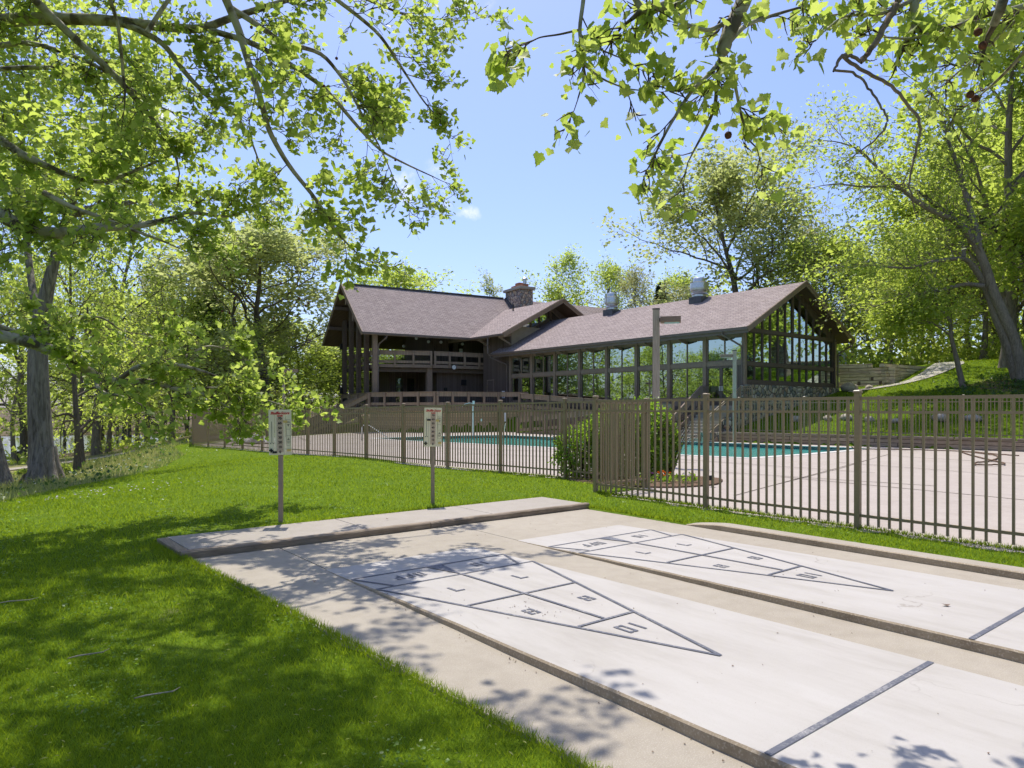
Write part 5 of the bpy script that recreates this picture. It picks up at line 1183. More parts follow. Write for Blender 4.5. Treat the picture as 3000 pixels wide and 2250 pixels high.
class Grow:
    def __init__(s, seed): s.r = np.random.default_rng(seed); s.br = []; s.spots = []
    def walk(s, p, d, L, r0, r1, wob, trop, n):
        P = [np.array(p, float)]; d = unit(np.array(d, float))
        for i in range(n):
            d = unit(d + s.r.normal(0, wob, 3) + np.array([0,0,trop])); P.append(P[-1]+d*L/n)
        return np.array(P), np.linspace(r0, r1, n+1)
    def side(s, d, ang):
        a = unit(np.cross(d, s.r.normal(0,1,3))); return unit(d*math.cos(ang)+a*math.sin(ang))
    def branch(s, p, d, L, r, lvl, maxl, nch, ang=(.55,1.0), ratio=(.5,.72), wob=.16, trop=.05, start=.3, sides=None, leafd=1.0):
        n = max(3, min(9, int(L/.55)+2)) if lvl < maxl else 3
        P, rr = s.walk(p, d, L, r, r*(.35 if lvl < maxl else .4), wob, trop, n)
        s.br.append((P, rr, 3 if r < .035 else (5 if r < .12 else 8)))
        if lvl >= maxl: s.spots.append(P); return
        k = max(2, int(round(nch[lvl]*s.r.uniform(.75,1.25))))
        for i in range(k):
            t = start+(1-start)*(i+s.r.uniform(0,.9))/k; t = min(t, .985); x = t*n; j = min(int(x), n-1); f = x-j
            q = P[j]*(1-f)+P[j+1]*f; dd = unit(P[j+1]-P[j]); rad = (rr[j]*(1-f)+rr[j+1]*f)
            nd = s.side(dd, s.r.uniform(*ang)); nd = unit(nd+np.array([0,0,trop*1.5]))
            s.branch(q, nd, L*s.r.uniform(*ratio)*(1.15-.45*t), max(.006, rad*.62), lvl+1, maxl, nch, ang, ratio, wob*1.1, trop, .25)
        s.branch(P[-1], unit(P[-1]-P[-2]), L*.5, rr[-1], lvl+1, maxl, nch, ang, ratio, wob, trop, .2)
    def leaves(s, name, per, size, T, F, mat, spread=.18, up=.9, along=.15, droop=0.0, sizej=.35):
        C = []; D = []
        for P in s.spots:
            k = s.r.poisson(per) if per < 40 else int(per)
            if not k: continue
            t = s.r.uniform(along, 1.0, k)*(len(P)-1); j = np.minimum(t.astype(int), len(P)-2); f = (t-j)[:,None]
            q = P[j]*(1-f)+P[j+1]*f; o = s.r.normal(0, spread, (k,3)); C.append(q+o); D.append(unit(o+unit(P[j+1]-P[j])*spread*.8))
        C = np.concatenate(C); D = np.concatenate(D); N = len(C)
        nrm = unit(np.array([0,0,up])+s.r.normal(0,.55,(N,3))); D = unit(D + np.array([0,0,-droop]) + s.r.normal(0,.35,(N,3)))
        D = unit(D - nrm*(D*nrm).sum(-1, keepdims=True)*.8)
        return leaf_mesh(name, C, D, nrm, size*s.r.uniform(1-sizej, 1+sizej, N), T, F, mat)
KIDS = {}
def tree_proto(key, seed, h, r, base, n_limb, limbL, barkm, leafm, per, lsize, ang=(.75,1.25), lean=0.0, maxl=3, nch=(0,5,4,3), trop=.06, wob=.14, fork=None, spread=.3, shape='round', T=TUFT_T, F=TUFT_F, up=.9):
    g = Grow(seed); n = 12; P = [np.array([0,0,-.4])]; d = np.array([lean,0,1.0])
    for i in range(n):
        d = unit(d+g.r.normal(0,.05,3)+np.array([0,0,.06])); P.append(P[-1]+d*(h*.86+.4)/n)
    P = np.array(P); z = np.linspace(0,1,n+1); rr = r*(1-.82*z**.9); rr[0] *= 1.55; rr[1] *= 1.08
    g.br.append((P, rr, 10))
    for i in range(n_limb):
        t = base+(1-base)*(i+g.r.uniform(0,.8))/n_limb; x = min(t, .985)*n; j = int(x); f = x-j; q = P[j]*(1-f)+P[j+1]*f
        k = (t-base)/(1-base)
        prof = {'round': .55+.75*math.sin(math.pi*min(1,.18+.75*k))-.35*k, 'cone': 1.25-1.05*k, 'vase': .55+.7*k*(1.25-k), 'wood': .6+.5*math.sin(math.pi*min(1,.15+.8*k))}[shape]
        az = i*2.399+g.r.uniform(-.5,.5); el = g.r.uniform(*ang)*(1.0-.45*k)
        dd = np.array([math.cos(az)*math.sin(el), math.sin(az)*math.sin(el), math.cos(el)])
        g.branch(q, dd, limbL*prof*g.r.uniform(.8,1.2), max(.02, (rr[j]*(1-f)+rr[j+1]*f)*.55), 1, maxl, nch, wob=wob, trop=trop)
    g.branch(P[-1], d, h*.16, rr[-1], 2, maxl, nch, trop=.1)
    KIDS[key] = (tubes_mesh(key+'_wood', g.br, M[barkm]), g.leaves(key+'_leaves', per, lsize, T, F, M[leafm], spread=spread, up=up))
def plant_tree(name, key, x, y, label, group=None, s=1.0, sz=None, rz=None, z=None, cat='tree', kids=None):
    o = empty(name, (x, y, (gz(x, y) if z is None else z)-.05), label, cat, group, random.uniform(0, 6.28) if rz is None else rz)
    o.scale = (s, s, sz if sz else s)
    for nm, me in zip(('trunk', 'crown'), KIDS[key] if kids is None else kids):
        c = bpy.data.objects.new(nm, me); COL.objects.link(c); c.parent = o
    return o
def hit(px, py, lo=6, hi=140):
    ys = np.linspace(lo, hi, 1400); xs = (px-1500)/2000*ys; d = HC+(1198-py)/2000*ys-ground(xs, ys)
    k = np.where(d < 0)[0]
    if not len(k): return xs[-1], ys[-1]
    return float(xs[k[0]]), float(ys[k[0]])
def P3(px, py, Y): return np.array([(px-1500)/2000*Y, Y, HC+(1198-py)/2000*Y])

# ------------------------------------------------------------------ kinds of tree
tree_proto('oak', 11, 18, .42, .30, 13, 6.2, 'barkd', 'oakl', 34, .38, nch=(0,5,4,3), spread=.46, wob=.2)
tree_proto('maple', 12, 18, .34, .22, 17, 5.2, 'barkm', 'mapl', 13, .34, spread=.40, shape='round')
tree_proto('maple_b', 13, 17, .30, .26, 15, 4.8, 'barkd', 'mapl', 13, .34, spread=.42, shape='vase')
tree_proto('wood', 14, 18, .26, .20, 15, 4.2, 'barkm', 'mapl', 10, .30, spread=.36, shape='wood', trop=.0)
tree_proto('wood_b', 15, 17, .24, .16, 14, 4.4, 'barkd', 'mapl', 9, .29, spread=.36, shape='wood', trop=-.02, lean=.06)
tree_proto('bud', 16, 16, .26, .25, 14, 4.4, 'barkm', 'budl', 13, .30, spread=.30, shape='vase', trop=.1)
tree_proto('slim', 17, 15, .16, .3, 13, 2.1, 'barkm', 'oakl', 8, .26, spread=.22, shape='vase', trop=.12)
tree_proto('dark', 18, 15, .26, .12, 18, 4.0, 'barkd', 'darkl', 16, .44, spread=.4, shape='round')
g = Grow(19); n = 34
g.br.append((np.array([(0,0,-.3),(0,0,5),(0,0,13)]), np.array([.2,.14,.02]), 6))
for i in range(n*5):
    t = (i/5)/n; z = 1.0+11.8*t; az = i*2.399; L = 2.7*(1-t)**.85+.15
    P = np.array([(0,0,z),(math.cos(az)*L*.6,math.sin(az)*L*.6,z-.12*L),(math.cos(az)*L,math.sin(az)*L,z-.30*L)]); g.br.append((P, np.array([.03,.02,.01]), 3)); g.spots.append(P)
KIDS['spruce'] = (tubes_mesh('spruce_wood', g.br, M['barkd']), g.leaves('spruce_leaves', 26, .42, RH_T, RH_F, M['spruce'], .12, up=.8, droop=.25, along=.05))

# ------------------------------------------------------------------ trees behind the lodge
BL = 'trees rising behind the lodge'
def back(key, px, top, Y, wpx, label, hk, wk, name='leafy_tree', group=BL, rz=None):
    x = (px-1500)/2000*Y; z0 = gz(x, Y); zt = HC+(1198-top)/2000*Y; sz = (zt-z0)/hk; s = wpx/2000*Y/wk
    return plant_tree(name, key, x, Y, label, group, s, sz, rz)
back('oak', 2180, 488, 62, 400, 'tall open-crowned oak with dark limbs, standing over the roof of the glazed wing', 18.5, 10.5, 'oak_tree', rz=.4)
back('oak', 785, 690, 60, 470, 'broad spreading oak beside the open gable of the hall', 18.5, 10.5, 'oak_tree', rz=2.5)
back('maple', 1215, 772, 86, 330, 'full green tree showing above the ridge of the hall', 18.5, 10.5)
back('slim', 1462, 790, 82, 110, 'slender sparse tree just left of the stone chimney', 15.5, 5.0)
back('maple_b', 1660, 748, 86, 215, 'rounded green tree right of the stone chimney', 17.5, 9.5)
back('maple', 1765, 772, 90, 190, 'pale green tree behind the nearer roof fan', 18.5, 10.5)
back('bud', 1885, 785, 80, 160, 'yellowish budding tree between the two roof fans', 16.5, 9)
back('spruce', 1935, 830, 74, 115, 'small dark spruce between the two roof fans', 13, 5.4, 'spruce_tree')
back('bud', 2045, 850, 76, 230, 'low budding tree behind the larger roof fan', 16.5, 9)
back('bud', 2345, 660, 70, 230, 'thin yellow-tinged tree right of the tall open oak', 16.5, 9)
back('maple', 2010, 800, 84, 180, 'green tree half hidden behind the budding trees and the larger roof fan', 18.5, 10.5)
back('maple_b', 2270, 760, 64, 300, 'bushy green tree below the tall oak, touching the wing roof', 17.5, 9.5)
back('maple', 2440, 690, 58, 330, 'bushy green tree rising just behind the ridge end of the glazed gable', 18.5, 10.5)
back('bud', 505, 770, 78, 190, 'pale wispy tree left of the broad spreading oak', 16.5, 9)
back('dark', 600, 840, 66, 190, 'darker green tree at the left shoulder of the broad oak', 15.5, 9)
back('maple_b', 905, 960, 68, 260, 'low leafy tree filling the gap beside the dark posts of the hall', 17.5, 9.5)
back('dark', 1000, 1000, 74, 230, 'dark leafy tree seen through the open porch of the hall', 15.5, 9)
back('maple', 1110, 980, 80, 300, 'leafy tree behind the porch, seen between its posts', 18.5, 10.5)
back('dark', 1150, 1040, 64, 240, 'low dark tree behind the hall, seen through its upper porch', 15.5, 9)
back('maple_b', 1060, 1050, 62, 200, 'low leafy tree close behind the porch posts of the hall', 17.5, 9.5)
back('wood', 700, 930, 52, 250, 'young tree with low sprays of leaves behind the far fence corner', 18.5, 8.5)

# ------------------------------------------------------------------ woods by the lake
WG = 'trees in the lakeside woods'; WL = 'bare-stemmed tree with thin spring leaves among the lakeside woods'
trunks = [(42,1356,15,'wood','slim pale trunk by the water, left of the great trunk'),(72,1351,26,'wood_b','thick dark trunk by the water, just left of the great trunk'),(225,1379,15,'wood_b','front one of two thin trunks right of the great trunk'),(241,1362,16,'wood_b','thicker shaded one of two thin trunks right of the great trunk'),
 (285,1332,27,'wood','stout trunk beside the path with a thinner one close behind'),(300,1318,13,'wood_b','thin trunk pressed close behind the stout one by the path'),(317,1324,16,'wood','straight grey trunk right of the stout one beside the path'),(362,1310,16,'wood_b','leaning trunk in the middle of the lakeside woods'),
 (344,1300,9,'wood','thin straight trunk left of the leaning one'),(380,1292,12,'wood_b','dark trunk right of the leaning one'),(427,1287,13,'wood','pale double-looking trunk deep in the woods'),(437,1286,9,'wood_b','thin trunk beside the pale one deep in the woods'),(503,1289,14,'wood','upright trunk beside the slanting one near the fence corner'),(550,1276,8,'wood_b','thin dark trunk next to the fence corner'),(190,1320,9,'wood_b','short leafy tree on the bank before the water'),(480,1289,7,'wood','thin sapling left of the upright trunk near the fence corner'),(592,1268,10,'wood','dark trunk standing just behind the fence corner')]
for px, py, wpx, key, lb in trunks:
    x, y = hit(px, py); r_ = wpx/4000*y; s = max(.62, min(1.45, r_/(.26 if key == 'wood' else .24)*.92)); plant_tree('woodland_tree', key, x, y, lb, WG, s, max(.8, s))
for i in range(44):
    x = random.uniform(-95,-24); y = random.uniform(52, 112)
    if gz(x, y) < -2.45 or x > -.25*y-6: continue
    plant_tree('woodland_tree', random.choice(['wood','wood_b','maple_b','dark','maple']), x, y, WL, WG, random.uniform(.75,1.15))
for x, y, k in ((-52,20,'maple'),(-46,34,'wood'),(-60,30,'maple_b'),(-58,42,'maple'),(-66,12,'dark'),(-44,10,'wood_b'),(-70,48,'maple'),(-38,4,'maple_b'),(-50,-8,'maple'),(-36,14,'dark'),(-40,22,'maple'),(-46,26,'maple_b'),(-54,34,'dark'),(-50,12,'maple'),(-62,20,'maple_b'),(-58,4,'maple'),(-44,-2,'dark'),(-66,36,'maple'),(-34,-14,'maple')):
    plant_tree('woodland_tree', k, x, y, WL, WG, random.uniform(.55,.85))
for x, y, k in ((-25,-25,'maple'),(-8,-32,'maple_b'),(12,-30,'maple'),(30,-22,'maple_b'),(48,0,'maple'),(55,-18,'dark')):
    plant_tree('leafy_tree', k, x, y, 'leafy tree on the lawn behind the courts', 'trees behind the courts', random.uniform(.9,1.2))
# leaning thin trunk near the fence corner
def limb_tube(pts, r0, r1, n=10, m_=5, j=0.0):
    P = np.array(pts, float); t = np.linspace(0, len(P)-1, (len(P)-1)*m_+1); Q = np.stack([np.interp(t, range(len(P)), P[:,k]) for k in range(3)], 1)
    for _ in range(3): Q[1:-1] = (Q[:-2]+2*Q[1:-1]+Q[2:])/4
    if j: Q[1:-1] += rng.normal(0, j, Q[1:-1].shape)
    return (Q, np.interp(np.linspace(0,1,len(Q)), np.linspace(0,1,2 if np.isscalar(r1) else len(r1)+1), [r0, r1] if np.isscalar(r1) else [r0]+list(r1)), n)
def limb_tree(name, base, label, limbs, barkm, leafm, twig, group=None, cat='tree', seed=1, per=9, lsize=.3, T=TUFT_T, F=TUFT_F, spread=.3, up=.9, droop=0.0, extra=None, start=.25, trop=.03, lvl=(1,3), nch=(0,4,3,3), ang=(.5,1.1), parts=False, twigmat=None, along=.15, sizej=.35):
    """a tree whose main limbs are drawn one by one; twig = (count per metre, length)"""
    g = Grow(seed); main = []
    for L in limbs:
        pts, r0, r1 = L[:3]; dens = L[3] if len(L) > 3 else 1.0; st = L[4] if len(L) > 4 else start; tw = twig[1]*(L[5] if len(L) > 5 else 1.0)
        Q, rr, n = limb_tube(pts, r0, r1); main.append((Q, rr, n))
        seg = np.linalg.norm(np.diff(Q, axis=0), axis=1); tot = seg.sum(); cum = np.r_[0, np.cumsum(seg)]
        for k in range(int(tot*twig[0]*dens)):
            a = tot*(st+(1-st)*g.r.uniform()); i = min(np.searchsorted(cum, a)-1, len(seg)-1); i = max(i, 0); f = (a-cum[i])/max(seg[i],1e-6)
            q = Q[i]*(1-f)+Q[i+1]*f; dd = unit(Q[i+1]-Q[i]); fr = a/tot
            g.branch(q, unit(g.side(dd, g.r.uniform(*ang))+np.array([0,0,trop])), tw*g.r.uniform(.6,1.3)*(1.1-.4*fr), max(.005, min(rr[i]*.5, tw*.014)), lvl[0], lvl[1], nch, trop=trop, wob=.2)
        if dens > 0: g.branch(Q[-1], unit(Q[-1]-Q[-3]), tw*.9, rr[-1], lvl[0], lvl[1], nch, trop=trop, wob=.2)
    o = empty(name, base, label, cat, group); inv = Matrix.Translation(base)
    def child(nm, me):
        c = bpy.data.objects.new(nm, me); COL.objects.link(c); c.parent = o; c.matrix_parent_inverse = inv.inverted(); WORLD[c.name] = FI.copy(); return c
    if parts:
        for q in main: child('branch' if q[1][0] < .17 else 'trunk', tubes_mesh('branch', [q], M[barkm]))
    else: child('trunk', tubes_mesh('trunk', main+g.br, M[barkm]))
    cm_ = g.leaves('crown', per, lsize, T, F, M[leafm], spread, up, along, droop, sizej)
    if parts: cm_ = joined('crown', [cm_, tubes_mesh('twigs', g.br, M[twigmat or barkm])])
    child('crown', cm_)
    return o, child, g
x, y = hit(553, 1275)
limb_tree('woodland_tree', (x,y,gz(x,y)), 'slanting thin trunk leaning left beside the fence corner', [([(x,y,gz(x,y)-.3), P3(535,1200,y), P3(505,1130,y), P3(490,1080,y), P3(470,950,y), P3(455,800,y)], .28, .10, .8, .55)], 'barkm', 'mapl', (1.3,3.0), WG, seed=31, per=9, lsize=.36)
# the great trunk with its flared foot
x, y = hit(128, 1418); zb = gz(x, y)
def Pd(px, py, dy=0): return P3(px, py, y+dy)
o, child, g = limb_tree('cottonwood_tree', (x,y,zb), 'great grey trunk with ridged bark and flared foot beside the mown lawn',
  [([Pd(128,1432), Pd(124,1380), Pd(120,1300), Pd(114,1180), Pd(110,1060), Pd(118,940), Pd(150,800), Pd(186,660), Pd(240,520), Pd(330,390), Pd(400,250)], .62, [.44,.385,.35,.32,.27,.19,.14,.10,.07,.03], 1.1, .55),
   ([Pd(116,960), Pd(90,820,1), Pd(68,600,2), Pd(62,420,2), Pd(90,230,2), Pd(110,60,2)], .15, [.12,.11,.09,.065,.03], 1.2, .4),
   ([Pd(200,640), Pd(290,600,-1), Pd(400,590,-2)], .10, .04, .9, .3), ([Pd(66,560,2), Pd(0,480,2), Pd(-90,380,3)], .14, .05, .9, .3)], 'bark', 'mapl', (1.1,2.6), seed=32, per=8, lsize=.30)
# root flare as ridged buttresses, part of the trunk
rb = []
for k, (a, L) in enumerate([(-2.6,.95),(-1.9,.8),(-1.1,1.05),(-.4,.9),(.5,.8),(1.6,.8),(2.6,.85),(-1.5,.7)]):
    c_, s_ = math.cos(a), math.sin(a); rb.append((np.array([(x+c_*.17,y+s_*.17,zb+1.3),(x+c_*.28,y+s_*.28,zb+.65),(x+c_*.45,y+s_*.45,zb+.25),(x+c_*L*.78,y+s_*L*.78,gz(x+c_*L*.78,y+s_*L*.78)-.06)]), np.array([.22,.22,.19,.10]), 8))
child('root_flare', tubes_mesh('root_flare', rb, M['bark']))
x, y = hit(6, 1430); zb = gz(x, y)
limb_tree('woodland_tree', (x,y,zb), 'dark trunk leaning out of the picture at its left edge, near the bare soil', [([P3(15,1440,y), P3(0,1380,y), P3(-30,1250,y), P3(-55,1100,y), P3(-70,900,y), P3(-90,600,y), P3(-60,250,y)], .42, [.30,.27,.24,.22,.18,.08], .7, .6)], 'bark', 'mapl', (1.0,2.8), WG, seed=33, per=8, lsize=.32)

# ------------------------------------------------------------------ hillside on the right
HG = 'trees on the hill beyond the glazed wing'; HL = 'tall leafy tree in the crowd of trees on the hill crest'
hs = [(2500,56,'wood',.62),(2560,60,'maple_b',.62),(2610,54,'wood',.60),(2650,64,'wood',.68),(2700,56,'wood_b',.64),(2745,66,'maple_b',.74),(2790,54,'wood_b',.70),(2840,60,'wood',.9),(2880,52,'wood',.9),(2930,62,'maple_b',1.1),(2975,54,'maple',1.1),(3050,50,'wood_b',1.1),(3120,56,'maple',1.2),(3220,52,'maple_b',1.2),(3350,54,'maple',1.2),(2590,74,'maple',.72),(2680,80,'maple_b',.85),(2780,78,'maple',.95),(2900,80,'maple',1.25),(3000,74,'maple_b',1.3)]
hl = ['leafy tree behind the white van, nearest the glazed gable','leafy tree behind the left end of the tall timber wall','straight-stemmed tree behind the corner of the tall timber wall']
for i, (px, Y, k, s) in enumerate(hs):
    plant_tree('hillside_tree', k, (px-1500)/2000*Y, Y, hl[i] if i < 3 else HL, HG, s)
for x, y, k, s in ((29.5,40.5,'maple',1.25),(35,38,'maple_b',1.2),(40,33,'maple',1.2),(44,42,'maple',1.3),(38,26,'maple_b',1.1),(48,30,'maple',1.2),(42,18,'maple_b',1.1),(55,38,'maple',1.2),(58,24,'maple',1.2)):
    plant_tree('hillside_tree', k, x, y, HL, HG, s)
x, y = 23.6, 36.3; zb = gz(x, y)
limb_tree('young_tree', (x,y,zb), 'young tree with one thin curving trunk on the grass bank', [([P3(2822,1138,y), P3(2800,1040,y), P3(2785,985,y), P3(2785,940,y), P3(2760,910,y), P3(2725,870,y), P3(2690,800,y)], .16, [.11,.09,.08,.06,.03], 1.2, .45), ([P3(2788,985,y), P3(2740,950,y), P3(2700,935,y), P3(2640,930,y+1)], .06, .02, 1.2, .2)], 'barkm', 'mapl', (1.6,1.9), HG, seed=34, per=9, lsize=.26)
x, y = 26.3, 35.5; zb = gz(x, y)
def Pr(px, py, dy=0): return P3(px, py, y+dy)
def r3(a, b, dy=0): return Pr(2200+a*.3617, 400+b*.3617, dy)
limb_tree('leaning_tree', (x,y,zb), 'big twin-stemmed tree leaning left over the hillside', [
 ([Pr(2998,1135), r3(2140,1659), r3(2060,1480), r3(1960,1250), r3(1900,1050), r3(1840,900), r3(1740,760), r3(1620,660), r3(1500,620), r3(1330,520), r3(1230,430), r3(1100,330), r3(950,180), r3(800,60)], .33, [.28,.255,.23,.215,.195,.18,.155,.14,.115,.09,.07,.05,.025], 1.0, .42),
 ([r3(1840,900), r3(1830,760,.5), r3(1760,560,.8), r3(1700,300,1), r3(1600,50,1), r3(1540,-200,1.5)], .2, [.18,.15,.12,.09,.04], 1.0, .25),
 ([Pr(2985,1130,.2), r3(2060,1640,.2), r3(1990,1480,.3), r3(1930,1280,.3), r3(1870,1150,.2), r3(1760,1000), r3(1690,985,-.3), r3(1480,1010,-.6), r3(1300,1070,-1), r3(1090,1055,-1.2), r3(950,1040,-1.4)], .27, [.225,.21,.19,.16,.135,.105,.09,.07,.05,.025], .8, .55),
 ([r3(1890,1215), r3(1750,1190,.4), r3(1500,1250,.8), r3(1200,1310,1.2), r3(1000,1380,1.4)], .13, [.11,.09,.06,.03], 1.0, .25),
 ([r3(1720,980), r3(1730,900,.4), r3(1690,850,.8), r3(1500,930,1.2), r3(1350,980,1.5)], .11, [.09,.08,.06,.03], 1.0, .3),
 ([r3(1240,440), r3(1130,400,-.5), r3(900,410,-1), r3(700,380,-1.5), r3(560,400,-2)], .08, [.06,.05,.03,.02], .8, .2),
 ([r3(1000,230), r3(880,100,.5), r3(700,40,.8), r3(540,30,1)], .06, [.05,.03,.02], .8, .2)],
 'barkm', 'mapl', (1.9,2.3), None, seed=35, per=4.5, lsize=.20, spread=.2, sizej=.4)
x2, y2 = 33.5, 38.5
limb_tree('leaning_tree', (x2,y2,gz(x2,y2)), 'dark-limbed tree leaning in from the right behind the twin-stemmed one', [([np.array([x2,y2,gz(x2,y2)-.3]), P3(3150,960,38), P3(3000,732,38), P3(2923,671,38), P3(2869,638,38), P3(2779,631,38), P3(2690,560,38.5)], .45, [.38,.30,.26,.22,.14,.06], .9, .35), ([P3(3150,960,38), P3(3180,700,38.5), P3(3120,400,39), P3(3020,150,39)], .3, [.24,.16,.08], 1.0, .3)], 'barkd', 'mapl', (1.3,2.8), HG, seed=36, per=10, lsize=.32)
# far woods closing the view
def mass(name, n, fx, size, mat, seed):
    r = np.random.default_rng(seed); C = fx(r, n); N = len(C)
    nrm = unit(np.array([0,0,.7])+r.normal(0,.6,(N,3))); D = unit(r.normal(0,1,(N,3)))
    return tag(link(name, leaf_mesh(name, C, D, nrm, size*r.uniform(.6,1.4,N), TUFT_T, TUFT_F, mat)), kind='stuff')
def far(r, n):
    a = r.uniform(R(-175), R(175), n); rad = 118+r.normal(0,5,n)+8*np.sin(a*9); x = rad*np.sin(a); y = rad*np.cos(a)+15
    top = 15+4*np.sin(a*23)+3*np.sin(a*57+1)+2*np.sin(a*131); z = ground(x, y); return np.c_[x, y, np.maximum(z,-2.6)+top*r.uniform(0,1,n)**.75]
mass('distant_woods', 42000, far, 1.15, M['mapl'], 41)
def under(r, n):
    x = r.uniform(-75,-18,n); y = r.uniform(40,105,n); k = (x < -.22*y-4) & (y > 44-(x+30)*.5*0); x, y = x[k], y[k]; z = ground(x, y); q = (z > -2.55) & (np.sin(x*.7)*np.sin(y*.55+1)+r.normal(0,.25,len(x)) > .25); q &= np.abs(seg_dist(x, y, [(-48,27),(-36,33),(-29.5,38.5),(-29.6,46),(-27.5,51),(-23,56),(-15,57)])) > 1.6
    return np.c_[x, y, z+np.abs(r.normal(0,.55,len(x)))][q]
mass('undergrowth', 26000, under, .34, M['mapl'], 42)
def hillcover(r, n):
    x = r.uniform(20,34,n); y = r.uniform(28,41,n); w_ = np.exp(-(((x-27)/3.6)**2+((y-34)/3.4)**2)); k = (r.uniform(0,1,n) < w_) & (np.sin(x*1.9+y)*np.sin(y*1.7)+r.normal(0,.4,n) > -.05); x, y = x[k], y[k]; return np.c_[x, y, ground(x, y)+np.abs(r.normal(0,.10,len(x)))]
mass('ground_ivy', 30000, hillcover, .16, M['groundcover'], 43)
def crest(r, n):
    x = r.uniform(22,62,n); y = r.uniform(50,68,n)+.0*x; return np.c_[x, y, ground(x, y)+np.abs(r.normal(0,1.1,n))]
mass('hill_undergrowth', 9000, crest, .45, M['mapl'], 44)
